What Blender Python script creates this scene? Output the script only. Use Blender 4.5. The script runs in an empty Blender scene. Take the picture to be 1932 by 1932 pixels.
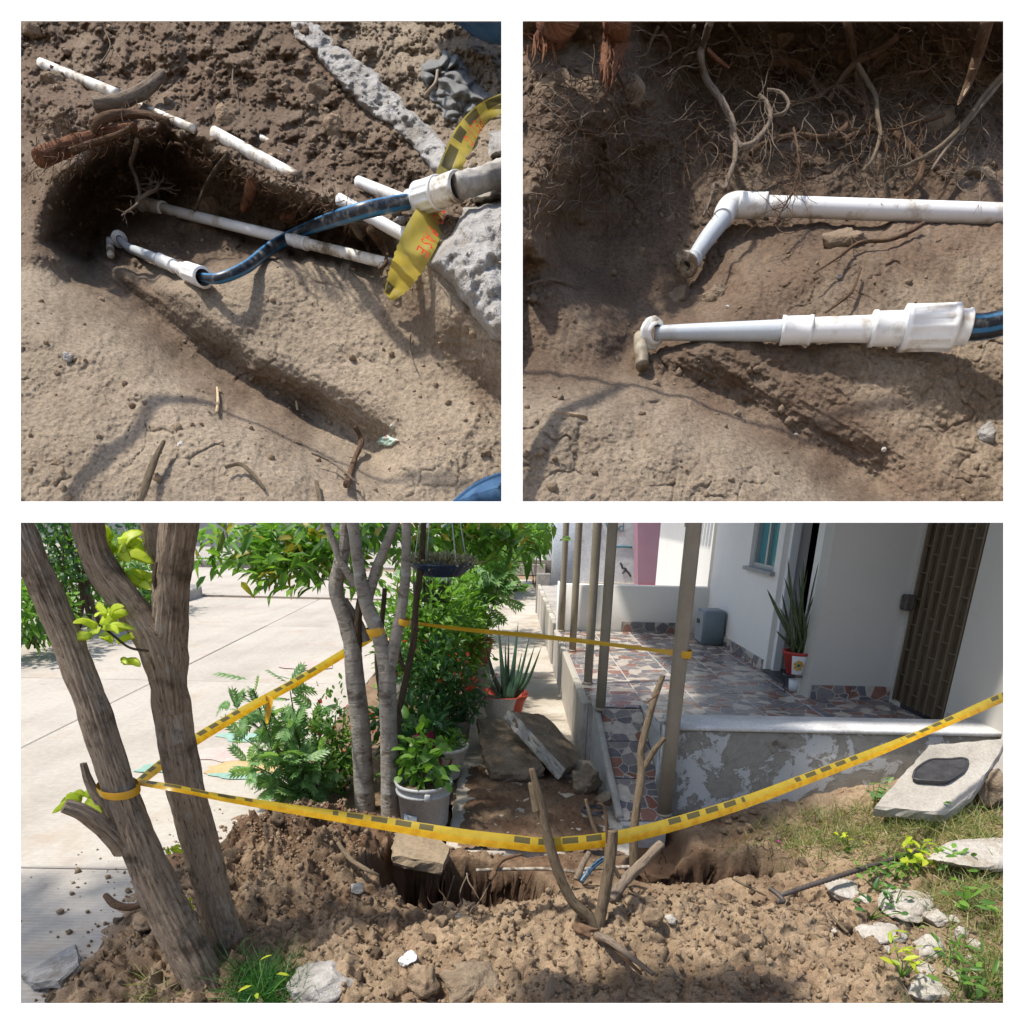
import bpy, bmesh, math, random
import numpy as np
from mathutils import Vector, Matrix

R = math.radians
rnd = random.Random(7)
# ------------------------------------------------------------------ camera
FPX, PCX, PCY = 1340.0, 966.0, 1438.0          # focal length and principal point, in a 1932-pixel-wide picture
CAM = Vector((0, 0, 1.6))
ROT = (Matrix.Rotation(R(-0.9), 3, 'Z') @ Matrix.Rotation(R(90 - 19.8), 3, 'X') @ Matrix.Rotation(R(1.4), 3, 'Z'))
sc = bpy.context.scene
cd = bpy.data.cameras.new('camera')
cam = bpy.data.objects.new('camera', cd)
sc.collection.objects.link(cam)
cam.matrix_world = Matrix.Translation(CAM) @ ROT.to_4x4()
cd.sensor_width = 36
cd.lens = FPX / 1932 * 36
cd.shift_y = (PCY - 966) / 1932
cd.clip_start, cd.clip_end = 0.05, 2000
sc.camera = cam
# ------------------------------------------------------------------ world, sun, exposure
SUN = Vector((-0.400, -0.10, 0.913)).normalized()
w = bpy.data.worlds.new('World')
sc.world = w
w.use_nodes = True
wn = w.node_tree.nodes
sky = wn.new('ShaderNodeTexSky')
sky.sky_type = 'NISHITA'
sky.sun_disc = False
sky.sun_elevation = math.asin(SUN.z)
sky.sun_rotation = math.atan2(SUN.x, SUN.y)
sky.dust_density = 2.0
w.node_tree.links.new(sky.outputs[0], wn['Background'].inputs[0])
wn['Background'].inputs[1].default_value = 0.15
sl = bpy.data.lights.new('sun', 'SUN')
sl.energy = 3.8
sl.angle = R(2.4)
sl.color = (1.0, 0.94, 0.85)
so = bpy.data.objects.new('sun', sl)
sc.collection.objects.link(so)
so.rotation_euler = SUN.to_track_quat('Z', 'Y').to_euler()
so.location = SUN * 20
sc.view_settings.view_transform = 'Standard'
sc.view_settings.look = 'None'
sc.view_settings.exposure = 0.58
sc.view_settings.gamma = 1
sc.view_settings.use_curve_mapping = False

# ------------------------------------------------------------------ picture helpers
RN = np.array(ROT)
def ray(u, v):
    return ROT @ Vector(((u - PCX) / FPX, -(v - PCY) / FPX, -1.0))
def P(u, v, d):
    return CAM + ray(u, v) * d
def G(u, v, z=0.0):
    r = ray(u, v); return CAM + r * ((z - CAM.z) / r.z)
def PY(u, v, y):
    r = ray(u, v); return CAM + r * ((y - CAM.y) / r.y)
def PX(u, v, x):
    r = ray(u, v); return CAM + r * ((x - CAM.x) / r.x)
def proj(V):
    V = np.atleast_2d(np.asarray(V, float)) - np.array(CAM)
    c = V @ RN
    d = -c[:, 2]
    return PCX + c[:, 0] / d * FPX, PCY - c[:, 1] / d * FPX, d

# ------------------------------------------------------------------ noise
def _h(ix, iy, s):
    n = (ix.astype(np.int64) * 374761393 + iy.astype(np.int64) * 668265263 + int(s) * 2147483647 * 3 + 1013) & 0xFFFFFFFF
    n = ((n ^ (n >> 13)) * 1274126177) & 0xFFFFFFFF
    n = (n ^ (n >> 16)) & 0xFFFFFFFF
    n = (n * 2246822519) & 0xFFFFFFFF
    n = (n ^ (n >> 15)) & 0xFFFFFFFF
    return n / 4294967296.0
def gn(x, y, s=0):
    x0, y0 = np.floor(x), np.floor(y)
    fx, fy = x - x0, y - y0
    u = fx * fx * fx * (fx * (fx * 6 - 15) + 10); v = fy * fy * fy * (fy * (fy * 6 - 15) + 10)
    out = 0
    for dx in (0, 1):
        for dy in (0, 1):
            a = _h(x0 + dx, y0 + dy, s) * 2 * np.pi
            g = np.cos(a) * (fx - dx) + np.sin(a) * (fy - dy)
            out = out + g * (u if dx else 1 - u) * (v if dy else 1 - v)
    return out * 1.4
def fbm(x, y, o=4, s=0, gain=.5):
    a, t, f = 1.0, 0, 1.0
    for i in range(o):
        t = t + a * gn(x * f + 17.3 * i, y * f - 9.1 * i, s + i); a *= gain; f *= 2.03
    return t
def worley(x, y, s=0):
    x0, y0 = np.floor(x), np.floor(y)
    f1 = np.full(np.shape(x), 9.0); f2 = f1.copy(); cid = np.zeros(np.shape(x))
    for dx in (-1, 0, 1):
        for dy in (-1, 0, 1):
            cx, cy = x0 + dx, y0 + dy
            d = np.hypot(cx + _h(cx, cy, s) - x, cy + _h(cx, cy, s + 51) - y)
            m = d < f1
            f2 = np.where(m, f1, np.minimum(f2, d)); cid = np.where(m, _h(cx, cy, s + 77), cid); f1 = np.where(m, d, f1)
    return f1, f2, cid
def clods(x, y, s=0, dens=.6):
    wx, wy = gn(x * 1.7 + 3.3, y * 1.7, s + 201), gn(x * 1.7, y * 1.7 + 8.1, s + 202)
    x, y = x + .30 * wx + .12 * gn(x * 4.3, y * 4.3, s + 203), y + .30 * wy + .12 * gn(x * 4.1, y * 4.4, s + 204)
    f1, f2, c = worley(x, y, s)
    r = .2 + .42 * _h(np.floor(c * 9999), np.floor(c * 777), s + 5)
    r = np.where(c < dens, r, 0.001)
    q = np.clip(1 - (f1 / r) ** 2, 0, None)
    return r * q ** .72 * (.8 + .35 * gn(x * 3.1, y * 3.1, s + 207) + .25 * wx)
def billow(x, y, o=4, s=0, gain=.55):
    a, t, f = 1.0, 0, 1.0
    for i in range(o):
        t = t + a * np.abs(gn(x * f + 7.7 * i, y * f - 3.3 * i, s + i)); a *= gain; f *= 2.1
    return t
def sstep(a, b, x):
    t = np.clip((x - a) / (b - a), 0, 1); return t * t * (3 - 2 * t)
def n3(p, f=1.0, s=0):
    x, y, z = p[:, 0] * f, p[:, 1] * f, p[:, 2] * f
    return (gn(x + 3.1 * s, y + z * .73, s) + gn(y - 1.7 * s, z + x * .61, s + 9) + gn(z + 5.3, x - y * .57, s + 21)) / 1.7
def sdpoly(px, py, poly):
    """signed distance to a polygon, negative inside"""
    d = np.full(np.shape(px), 1e18); ins = np.zeros(np.shape(px), bool)
    n = len(poly)
    for i in range(n):
        ax, ay = poly[i]; bx, by = poly[(i + 1) % n]
        ex, ey = bx - ax, by - ay
        t = np.clip(((px - ax) * ex + (py - ay) * ey) / (ex * ex + ey * ey + 1e-12), 0, 1)
        d = np.minimum(d, (px - ax - t * ex) ** 2 + (py - ay - t * ey) ** 2)
        c = ((ay > py) != (by > py)) & (px < (bx - ax) * (py - ay) / (by - ay + 1e-12) + ax)
        ins ^= c
    d = np.sqrt(d)
    return np.where(ins, -d, d)
def sdline(px, py, pts):
    d = np.full(np.shape(px), 1e18)
    for (ax, ay), (bx, by) in zip(pts[:-1], pts[1:]):
        ex, ey = bx - ax, by - ay
        t = np.clip(((px - ax) * ex + (py - ay) * ey) / (ex * ex + ey * ey + 1e-12), 0, 1)
        d = np.minimum(d, (px - ax - t * ex) ** 2 + (py - ay - t * ey) ** 2)
    return np.sqrt(d)

# ------------------------------------------------------------------ materials
MATS = {}
def newmat(name):
    m = bpy.data.materials.new(name); m.use_nodes = True
    nt = m.node_tree
    return m, nt, nt.nodes['Principled BSDF']
def N(nt, t, **k):
    n = nt.nodes.new('ShaderNode' + t)
    for a, b in k.items():
        if a in n.inputs.keys() if isinstance(a, str) else False: n.inputs[a].default_value = b
        else: setattr(n, a, b)
    return n
def ramp(nt, fac, stops):
    r = nt.nodes.new('ShaderNodeValToRGB')
    e = r.color_ramp.elements
    while len(e) > 1: e.remove(e[-1])
    for i, (p, c) in enumerate(stops):
        q = e[0] if i == 0 else e.new(p)
        q.position = p; q.color = (*c, 1) if len(c) == 3 else c
    nt.links.new(fac, r.inputs[0])
    return r
def mixc(nt, fac, a, b, mode='MIX'):
    m = nt.nodes.new('ShaderNodeMix'); m.data_type = 'RGBA'; m.blend_type = mode
    if isinstance(fac, float): m.inputs[0].default_value = fac
    else: nt.links.new(fac, m.inputs[0])
    for i, s in ((6, a), (7, b)):
        if isinstance(s, tuple): m.inputs[i].default_value = (*s, 1)
        else: nt.links.new(s, m.inputs[i])
    return m.outputs[2]
def coord(nt, kind='Object', scale=(1, 1, 1), rnd_off=False):
    tc = N(nt, 'TexCoord'); mp = N(nt, 'Mapping')
    mp.inputs['Scale'].default_value = scale
    nt.links.new(tc.outputs[kind], mp.inputs[0])
    if rnd_off:
        oi = N(nt, 'ObjectInfo')
        mu = N(nt, 'Math', operation='MULTIPLY'); mu.inputs[1].default_value = 37.0
        nt.links.new(oi.outputs['Random'], mu.inputs[0]); nt.links.new(mu.outputs[0], mp.inputs['Location'])
    return mp.outputs[0]
def noise(nt, co, scale, detail=5, rough=.6, dist=0):
    n = N(nt, 'TexNoise'); n.inputs['Scale'].default_value = scale; n.inputs['Detail'].default_value = detail
    n.inputs['Roughness'].default_value = rough; n.inputs['Distortion'].default_value = dist
    nt.links.new(co, n.inputs['Vector']); return n.outputs[0]
def bump(nt, bs, h, strength=.4, dist=.01, prev=None):
    b = N(nt, 'Bump'); b.inputs['Strength'].default_value = strength; b.inputs['Distance'].default_value = dist
    nt.links.new(h, b.inputs['Height'])
    if prev is not None: nt.links.new(prev, b.inputs['Normal'])
    nt.links.new(b.outputs[0], bs.inputs['Normal']); return b.outputs[0]
def mottle(name, stops, scale=6, rough=.85, bscale=60, bstr=.35, bdist=.004, kind='Object', sc3=(1, 1, 1), fine=.25, spec=.3, off=True, detail=6):
    """general worn surface: noise through a colour ramp, fine grain, fine relief"""
    if name in MATS: return MATS[name]
    m, nt, bs = newmat(name)
    co = coord(nt, kind, sc3, off)
    c = ramp(nt, noise(nt, co, scale, detail, .62), stops).outputs[0]
    f = noise(nt, co, bscale, 4, .7)
    g = ramp(nt, f, [(.3, (1 - fine,) * 3), (.7, (1 + fine * .4,) * 3)]).outputs[0]
    c = mixc(nt, 1.0, c, g, 'MULTIPLY')
    nt.links.new(c, bs.inputs['Base Color'])
    bs.inputs['Roughness'].default_value = rough
    bs.inputs['Specular IOR Level'].default_value = spec
    if bstr: bump(nt, bs, f, bstr, bdist)
    MATS[name] = m
    return m
def sst(c, k): return tuple(min(1, x * k) for x in c)

def soil_mat(name, dry, wet, attr=True):
    m, nt, bs = newmat(name)
    co = coord(nt, 'Object')
    n1 = noise(nt, co, 3.2, 8, .65)
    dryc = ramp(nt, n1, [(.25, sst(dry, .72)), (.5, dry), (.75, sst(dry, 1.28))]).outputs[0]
    wet_shadec = ramp(nt, n1, [(.25, sst(wet, .6)), (.5, wet), (.75, sst(wet, 1.35))]).outputs[0]  # moist soil; some zones also use it as painted shade
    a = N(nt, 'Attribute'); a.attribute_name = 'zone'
    c = mixc(nt, a.outputs['Fac'], dryc, wet_shadec)
    # pale grit and dark crumbs
    f = noise(nt, co, 170, 3, .75)
    c = mixc(nt, 1.0, c, ramp(nt, f, [(.28, (.55,) * 3), (.5, (1,) * 3), (.74, (1.35,) * 3)]).outputs[0], 'MULTIPLY')
    vo = N(nt, 'TexVoronoi'); vo.inputs['Scale'].default_value = 75; nt.links.new(co, vo.inputs['Vector'])
    gr = ramp(nt, vo.outputs['Distance'], [(.0, (1,) * 3), (.10, (0,) * 3)]).outputs[0]
    sel = ramp(nt, noise(nt, co, 30, 2, .5), [(.6, (0,) * 3), (.68, (1,) * 3)]).outputs[0]
    mm = mixc(nt, 1.0, gr, sel, 'MULTIPLY')
    c = mixc(nt, mm, c, (.5, .46, .40))
    nt.links.new(c, bs.inputs['Base Color'])
    bs.inputs['Roughness'].default_value = .95
    bs.inputs['Specular IOR Level'].default_value = .15
    b1 = bump(nt, bs, f, .55, .004)
    bump(nt, bs, noise(nt, co, 48, 6, .7), .5, .012, b1)
    return m
SOIL = soil_mat('soil', (.295, .218, .143), (.140, .086, .053))
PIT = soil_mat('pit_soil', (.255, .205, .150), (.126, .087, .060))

def leaf_mat(name, a, b, trans=.35, rough=.42):
    m, nt, bs = newmat(name)
    g = N(nt, 'NewGeometry')
    co = coord(nt, 'Object')
    n = noise(nt, co, 9, 3, .6)
    ad = N(nt, 'Math', operation='ADD'); nt.links.new(g.outputs['Random Per Island'], ad.inputs[0]); nt.links.new(n, ad.inputs[1])
    c = ramp(nt, ad.outputs[0], [(.45, a), (1.0, tuple((x + y) / 2 for x, y in zip(a, b))), (1.35, b)]).outputs[0]
    nt.links.new(c, bs.inputs['Base Color'])
    bs.inputs['Roughness'].default_value = rough
    bs.inputs['Specular IOR Level'].default_value = .4
    t = N(nt, 'BsdfTranslucent'); nt.links.new(mixc(nt, 1.0, c, (1.6, 1.7, .7), 'MULTIPLY'), t.inputs[0])
    ms = N(nt, 'MixShader'); ms.inputs[0].default_value = trans
    out = nt.nodes['Material Output']
    nt.links.new(bs.outputs[0], ms.inputs[1]); nt.links.new(t.outputs[0], ms.inputs[2]); nt.links.new(ms.outputs[0], out.inputs[0])
    return m
LEAF_MID = leaf_mat('leaf_mid_green', (.06, .15, .025), (.16, .31, .05), .4)
LEAF_DARK = leaf_mat('leaf_dark_green', (.02, .075, .022), (.06, .15, .035), .25)
LEAF_LIME = leaf_mat('leaf_lime', (.30, .42, .03), (.55, .62, .06), .5)
LEAF_FERN = leaf_mat('leaf_feathery', (.09, .21, .07), (.20, .34, .13), .35)
LEAF_RED = leaf_mat('leaf_red', (.42, .03, .03), (.62, .10, .06), .3)
LEAF_OLIVE = leaf_mat('leaf_olive', (.07, .12, .02), (.28, .24, .04), .35)
LEAF_DRY = leaf_mat('leaf_dry', (.20, .18, .12), (.36, .33, .25), .2, .8)
GRASS = leaf_mat('grass_blade', (.08, .155, .04), (.34, .32, .14), .35)
GRASSD = leaf_mat('grass_blade_dark', (.02, .09, .02), (.06, .17, .035), .3)

def flatmat(name, c, rough=.5, metal=0.0, spec=.5):
    if name in MATS: return MATS[name]
    m, nt, bs = newmat(name)
    bs.inputs['Base Color'].default_value = (*c, 1); bs.inputs['Roughness'].default_value = rough
    bs.inputs['Metallic'].default_value = metal; bs.inputs['Specular IOR Level'].default_value = spec
    MATS[name] = m; return m

def bark_mat(name, base, dark, light, lich=0.0, vscale=1.0, horiz=False):
    m, nt, bs = newmat(name)
    sx = (165, 26, 1) if not horiz else (12, 30, 1)
    co = coord(nt, 'UV', (sx[0] * vscale, sx[1] * vscale, 1))
    n1 = noise(nt, co, 1.0, 8, .68, .6)
    c = ramp(nt, n1, [(.36, dark), (.46, base), (.58, base), (.70, light)]).outputs[0]
    co2 = coord(nt, 'UV', (1, 1, 1))
    if lich:
        n2 = noise(nt, co2, 11, 5, .62)
        c = mixc(nt, ramp(nt, n2, [(.56, (0,) * 3), (.63, (lich,) * 3)]).outputs[0], c, (.42, .43, .39))
        n4 = noise(nt, co2, 7, 5, .6)
        c = mixc(nt, ramp(nt, n4, [(.53, (0,) * 3), (.64, (.75,) * 3)]).outputs[0], c, (.085, .062, .044))
    n3_ = noise(nt, co2, 4, 3, .5)
    c = mixc(nt, 1.0, c, ramp(nt, n3_, [(.3, (.72,) * 3), (.7, (1.15,) * 3)]).outputs[0], 'MULTIPLY')
    nt.links.new(c, bs.inputs['Base Color'])
    bs.inputs['Roughness'].default_value = .92; bs.inputs['Specular IOR Level'].default_value = .15
    b1 = bump(nt, bs, n1, 1.0, .010)
    bump(nt, bs, noise(nt, co, 3.1, 5, .7), .5, .006, b1)
    return m
BARK = bark_mat('rough_bark', (.37, .29, .215), (.13, .095, .068), (.56, .48, .385), .35)
BARKG = bark_mat('grey_bark', (.31, .28, .24), (.15, .125, .10), (.44, .41, .37), .9, 1, True)
BARKD = bark_mat('dark_bark', (.11, .08, .055), (.04, .03, .02), (.2, .16, .12))
STICK = bark_mat('stick_bark', (.215, .165, .11), (.09, .065, .042), (.34, .275, .20))
ROOT = bark_mat('root_bark', (.17, .105, .065), (.07, .042, .028), (.30, .20, .135))
ROOTP = bark_mat('pale_root_bark', (.28, .22, .165), (.13, .095, .07), (.42, .35, .28))
ROOTR = bark_mat('torn_root_wood', (.27, .125, .07), (.10, .045, .028), (.46, .26, .16))

CONC = mottle('concrete', [(.3, (.27, .25, .22)), (.5, (.37, .345, .305)), (.7, (.45, .425, .385))], 5, .9, 90, .4, .004)
CONCW = mottle('pale_rubble', [(.3, (.33, .275, .21)), (.46, (.46, .42, .365)), (.72, (.56, .535, .49))], 9, .95, 60, .9, .014)
CONCD = mottle('soil_caked_concrete', [(.30, (.15, .108, .07)), (.52, (.26, .20, .138)), (.75, (.36, .30, .225))], 6, .95, 40, .9, .02)
CONCG = mottle('grey_white_concrete', [(.25, (.17, .145, .11)), (.40, (.25, .23, .205)), (.55, (.37, .36, .345)), (.68, (.29, .245, .19)), (.8, (.22, .17, .12))], 12, .95, 60, .9, .012)
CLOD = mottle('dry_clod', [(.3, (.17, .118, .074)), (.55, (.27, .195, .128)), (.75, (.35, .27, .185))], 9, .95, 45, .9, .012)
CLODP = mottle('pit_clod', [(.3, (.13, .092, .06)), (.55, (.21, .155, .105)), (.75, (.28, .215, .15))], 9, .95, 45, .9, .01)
WALLW = mottle('white_wall_paint', [(.3, (.70, .68, .64)), (.7, (.76, .74, .70))], 1.3, .75, 120, .08, .002, fine=.04)
BOARD = mottle('white_board', [(.3, (.905, .905, .905)), (.7, (.915, .915, .915))], 2, .9, 100, 0, 0, fine=0.0, spec=.0)
PINK = mottle('mauve_paint', [(.3, (.29, .165, .205)), (.7, (.34, .195, .24))], 3, .8, 100, .1, .002, fine=.08)
REDP = mottle('red_paint', [(.3, (.36, .03, .025)), (.7, (.42, .05, .04))], 4, .7, 90, .1, .002, fine=.1)
POSTM = mottle('taupe_post_paint', [(.3, (.24, .20, .145)), (.7, (.31, .265, .20))], 5, .45, 60, .05, .001, fine=.07, spec=.5)
PVC = mottle('white_pvc', [(.30, (.36, .29, .21)), (.42, (.66, .64, .60)), (.47, (.76, .765, .76)), (.8, (.80, .81, .81))], 30, .35, 200, .05, .0005, fine=.03, spec=.5)
PVCG = mottle('grey_pvc', [(.25, (.30, .28, .25)), (.42, (.46, .50, .54)), (.8, (.56, .60, .63))], 18, .4, 200, .05, .0005, fine=.04, spec=.5)
PVCD = mottle('soiled_pvc', [(.42, (.20, .145, .095)), (.50, (.55, .50, .42)), (.56, (.74, .725, .68)), (.8, (.80, .79, .75))], 30, .5, 90, .3, .002, fine=.1, spec=.4)
HOSE, nt, bs = newmat('blue_black_hose')
_u = N(nt, 'UVMap'); _s = N(nt, 'SeparateXYZ'); nt.links.new(_u.outputs[0], _s.inputs[0])
_w = N(nt, 'Math', operation='SINE'); _m = N(nt, 'Math', operation='MULTIPLY'); _m.inputs[1].default_value = 400.0
nt.links.new(_s.outputs[0], _m.inputs[0]); nt.links.new(_m.outputs[0], _w.inputs[0])
_c = ramp(nt, _w.outputs[0], [(.0, (.008, .013, .022)), (.40, (.010, .022, .04)), (.62, (.015, .12, .26)), (.9, (.02, .16, .33))]).outputs[0]
_d = noise(nt, coord(nt, 'Object'), 60, 5, .7)
_c = mixc(nt, ramp(nt, _d, [(.5, (0,) * 3), (.72, (.55,) * 3)]).outputs[0], _c, (.34, .34, .32))
nt.links.new(_c, bs.inputs['Base Color']); bs.inputs['Roughness'].default_value = .4

TAPE, nt, bs = newmat('caution_tape')
_u = N(nt, 'UVMap'); _s = N(nt, 'SeparateXYZ'); nt.links.new(_u.outputs[0], _s.inputs[0])
def _cmp(src, lo, hi):
    a = N(nt, 'Math', operation='GREATER_THAN'); a.inputs[1].default_value = lo; nt.links.new(src, a.inputs[0])
    b = N(nt, 'Math', operation='LESS_THAN'); b.inputs[1].default_value = hi; nt.links.new(src, b.inputs[0])
    c = N(nt, 'Math', operation='MULTIPLY'); nt.links.new(a.outputs[0], c.inputs[0]); nt.links.new(b.outputs[0], c.inputs[1]); return c.outputs[0]
_fr = N(nt, 'Math', operation='FRACT'); _mu = N(nt, 'Math', operation='MULTIPLY'); _mu.inputs[1].default_value = 1 / .085
nt.links.new(_s.outputs[0], _mu.inputs[0]); nt.links.new(_mu.outputs[0], _fr.inputs[0])
_l = N(nt, 'Math', operation='MULTIPLY'); nt.links.new(_cmp(_fr.outputs[0], .22, .88), _l.inputs[0]); nt.links.new(_cmp(_s.outputs[1], .52, .93), _l.inputs[1])
_gap = N(nt, 'Math', operation='MULTIPLY'); nt.links.new(_l.outputs[0], _gap.inputs[0])
_per = N(nt, 'Math', operation='FRACT'); _pm = N(nt, 'Math', operation='MULTIPLY'); _pm.inputs[1].default_value = 1 / .62
nt.links.new(_s.outputs[0], _pm.inputs[0]); nt.links.new(_pm.outputs[0], _per.inputs[0]); nt.links.new(_cmp(_per.outputs[0], .05, .62), _gap.inputs[1])
_lt = _cmp(_s.outputs[1], .16, .34)
_lt2 = N(nt, 'Math', operation='MULTIPLY'); _f2 = N(nt, 'Math', operation='FRACT'); _m2 = N(nt, 'Math', operation='MULTIPLY'); _m2.inputs[1].default_value = 1 / .031
nt.links.new(_s.outputs[0], _m2.inputs[0]); nt.links.new(_m2.outputs[0], _f2.inputs[0]); nt.links.new(_lt, _lt2.inputs[0]); nt.links.new(_cmp(_f2.outputs[0], .1, .8), _lt2.inputs[1])
_n = noise(nt, coord(nt, 'Object'), 30, 4, .6)
_y = ramp(nt, _n, [(.35, (.58, .29, .008)), (.55, (.72, .41, .010)), (.75, (.74, .50, .05))]).outputs[0]
_y = mixc(nt, ramp(nt, _s.outputs[1], [(.44, (0,) * 3), (.50, (1,) * 3)]).outputs[0], _y, mixc(nt, .55, _y, (.50, .46, .07)))
_y = mixc(nt, _gap.outputs[0], _y, (.14, .12, .045))
nt.links.new(_y, bs.inputs['Base Color']); bs.inputs['Roughness'].default_value = .32
_t = N(nt, 'BsdfTranslucent'); nt.links.new(_y, _t.inputs[0])
_ms = N(nt, 'MixShader'); _ms.inputs[0].default_value = .4
nt.links.new(bs.outputs[0], _ms.inputs[1]); nt.links.new(_t.outputs[0], _ms.inputs[2]); nt.links.new(_ms.outputs[0], nt.nodes['Material Output'].inputs[0])
TAPEPLAIN = flatmat('tape_plain_yellow', (.62, .33, .012), .35)
TAPEINK = mottle('tape_dark_print', [(.4, (.10, .09, .055)), (.65, (.17, .15, .10))], 40, .5, 60, .1, .001)
TAPERED = flatmat('tape_red_print', (.70, .05, .02), .5)
DENIM = mottle('denim', [(.3, (.018, .055, .13)), (.5, (.04, .105, .21)), (.75, (.10, .19, .30))], 14, .95, 420, .5, .002, sc3=(1, 1, 1))
RAG = mottle('grey_rag_cloth', [(.3, (.15, .152, .148)), (.7, (.225, .225, .215))], 8, .98, 300, .35, .002)

STREET, nt, bs = newmat('brushed_street_concrete')
co = coord(nt, 'Object')
_c = ramp(nt, noise(nt, co, .9, 8, .65), [(.25, (.34, .30, .255)), (.5, (.42, .385, .335)), (.75, (.47, .435, .385))]).outputs[0]
_c = mixc(nt, 1.0, _c, ramp(nt, noise(nt, co, 25, 6, .7), [(.3, (.86,) * 3), (.7, (1.08,) * 3)]).outputs[0], 'MULTIPLY')
_wv = N(nt, 'TexWave'); _wv.bands_direction = 'Y'; _wv.inputs['Scale'].default_value = 14; _wv.inputs['Distortion'].default_value = 1.2; _wv.inputs['Detail'].default_value = 3
nt.links.new(co, _wv.inputs['Vector'])
_c = mixc(nt, 1.0, _c, ramp(nt, _wv.outputs[0], [(.0, (.93,) * 3), (.3, (1,) * 3)]).outputs[0], 'MULTIPLY')
# fine dirt carried onto the road, pinkish chalk stain
_dirt = ramp(nt, noise(nt, co, 2.2, 7, .7), [(.56, (0,) * 3), (.72, (.7,) * 3)]).outputs[0]
_c = mixc(nt, _dirt, _c, (.36, .29, .22))
_tr = noise(nt, coord(nt, 'Object', (2.6, .22, 1)), 1.0, 6, .65)
_c = mixc(nt, 1.0, _c, ramp(nt, _tr, [(.35, (.92,) * 3), (.55, (1.02,) * 3)]).outputs[0], 'MULTIPLY')
_c = mixc(nt, ramp(nt, noise(nt, co, 5.5, 5, .7), [(.66, (0,) * 3), (.72, (.6,) * 3)]).outputs[0], _c, (.22, .19, .16))
nt.links.new(_c, bs.inputs['Base Color']); bs.inputs['Roughness'].default_value = .9; bs.inputs['Specular IOR Level'].default_value = .2
bump(nt, bs, _wv.outputs[0], .35, .004)

TILE, nt, bs = newmat('mosaic_print_tile')
co = coord(nt, 'Object', (1, 1, 1), True)
_vo = N(nt, 'TexVoronoi'); _vo.inputs['Scale'].default_value = 10.5; _vo.inputs['Randomness'].default_value = 1; nt.links.new(co, _vo.inputs['Vector'])
_vd = N(nt, 'TexVoronoi'); _vd.feature = 'DISTANCE_TO_EDGE'; _vd.inputs['Scale'].default_value = 10.5; nt.links.new(co, _vd.inputs['Vector'])
_sp = N(nt, 'SeparateColor'); nt.links.new(_vo.outputs['Color'], _sp.inputs[0])
_rp = ramp(nt, _sp.outputs[0], [(0, (.22, .20, .195)), (.24, (.135, .13, .145)), (.42, (.25, .125, .095)), (.58, (.48, .43, .37)), (.84, (.17, .16, .17)), (.93, (.21, .095, .07))])
_rp.color_ramp.interpolation = 'CONSTANT'
_c = mixc(nt, 1.0, _rp.outputs[0], ramp(nt, noise(nt, co, 30, 5, .6), [(.3, (.8,) * 3), (.7, (1.15,) * 3)]).outputs[0], 'MULTIPLY')
_c = mixc(nt, ramp(nt, _vd.outputs[0], [(.022, (1,) * 3), (.035, (0,) * 3)]).outputs[0], _c, (.40, .36, .31))
nt.links.new(_c, bs.inputs['Base Color']); bs.inputs['Roughness'].default_value = .22; bs.inputs['Specular IOR Level'].default_value = .5
GROUT = mottle('grout', [(.3, (.40, .385, .36)), (.7, (.5, .48, .46))], 12, .9, 90, .2, .002)

PEEL, nt, bs = newmat('peeling_white_paint_on_render')
co = coord(nt, 'Object')
_cx = N(nt, 'SeparateXYZ'); nt.links.new(co, _cx.inputs[0])
_n = noise(nt, co, 5.5, 8, .72, .4)
_hb = ramp(nt, _cx.outputs[2], [(.16, (.12,) * 3), (.30, (0,) * 3), (.52, (-.0,) * 3)]).outputs[0]
_ad = N(nt, 'Math', operation='ADD'); nt.links.new(_n, _ad.inputs[0]); nt.links.new(_hb, _ad.inputs[1])
_pw = ramp(nt, noise(nt, co, 3, 5, .6), [(.3, (.38, .385, .38)), (.7, (.48, .485, .48))]).outputs[0]
_rc = ramp(nt, noise(nt, co, 20, 6, .7), [(.3, (.20, .185, .16)), (.7, (.30, .285, .25))]).outputs[0]
_c = mixc(nt, ramp(nt, _ad.outputs[0], [(.525, (1,) * 3), (.54, (0,) * 3)]).outputs[0], _pw, _rc)
_n2 = noise(nt, co, 2.1, 6, .62, .5)
_c = mixc(nt, ramp(nt, _n2, [(.62, (0,) * 3), (.66, (.9,) * 3)]).outputs[0], _c, (.10, .085, .06))
nt.links.new(_c, bs.inputs['Base Color']); bs.inputs['Roughness'].default_value = .9; bs.inputs['Specular IOR Level'].default_value = .2
bump(nt, bs, ramp(nt, _ad.outputs[0], [(.49, (0,) * 3), (.52, (1,) * 3)]).outputs[0], .5, .004)

MURAL = mottle('faded_mural_wall', [(.30, (.40, .30, .28)), (.42, (.52, .52, .52)), (.6, (.62, .63, .64)), (.75, (.46, .40, .38))], 2.2, .9, 22, .4, .01, fine=.18)
GLASS = flatmat('teal_curtained_glass', (.02, .20, .24), .08, 0, .6)
ALU = flatmat('aluminium', (.46, .47, .48), .4, .6)
NAVY = flatmat('dark_doorway', (.008, .010, .016), .6)
BLUEP = flatmat('blue_door_edge', (.03, .22, .42), .5)
WOODG = mottle('brown_wood_panel', [(.3, (.085, .062, .038)), (.7, (.15, .11, .07))], 8, .6, 50, .2, .002, sc3=(4, 4, .5))
GRILLE = flatmat('bronze_grille_bar', (.15, .115, .07), .5, .2)
IRON = mottle('rusty_steel', [(.3, (.045, .035, .03)), (.7, (.10, .08, .07))], 30, .6, 120, .4, .002, spec=.5)
BLACKP = mottle('black_plastic', [(.3, (.02, .02, .022)), (.7, (.06, .06, .065))], 20, .45, 60, .3, .003, spec=.5)
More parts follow.
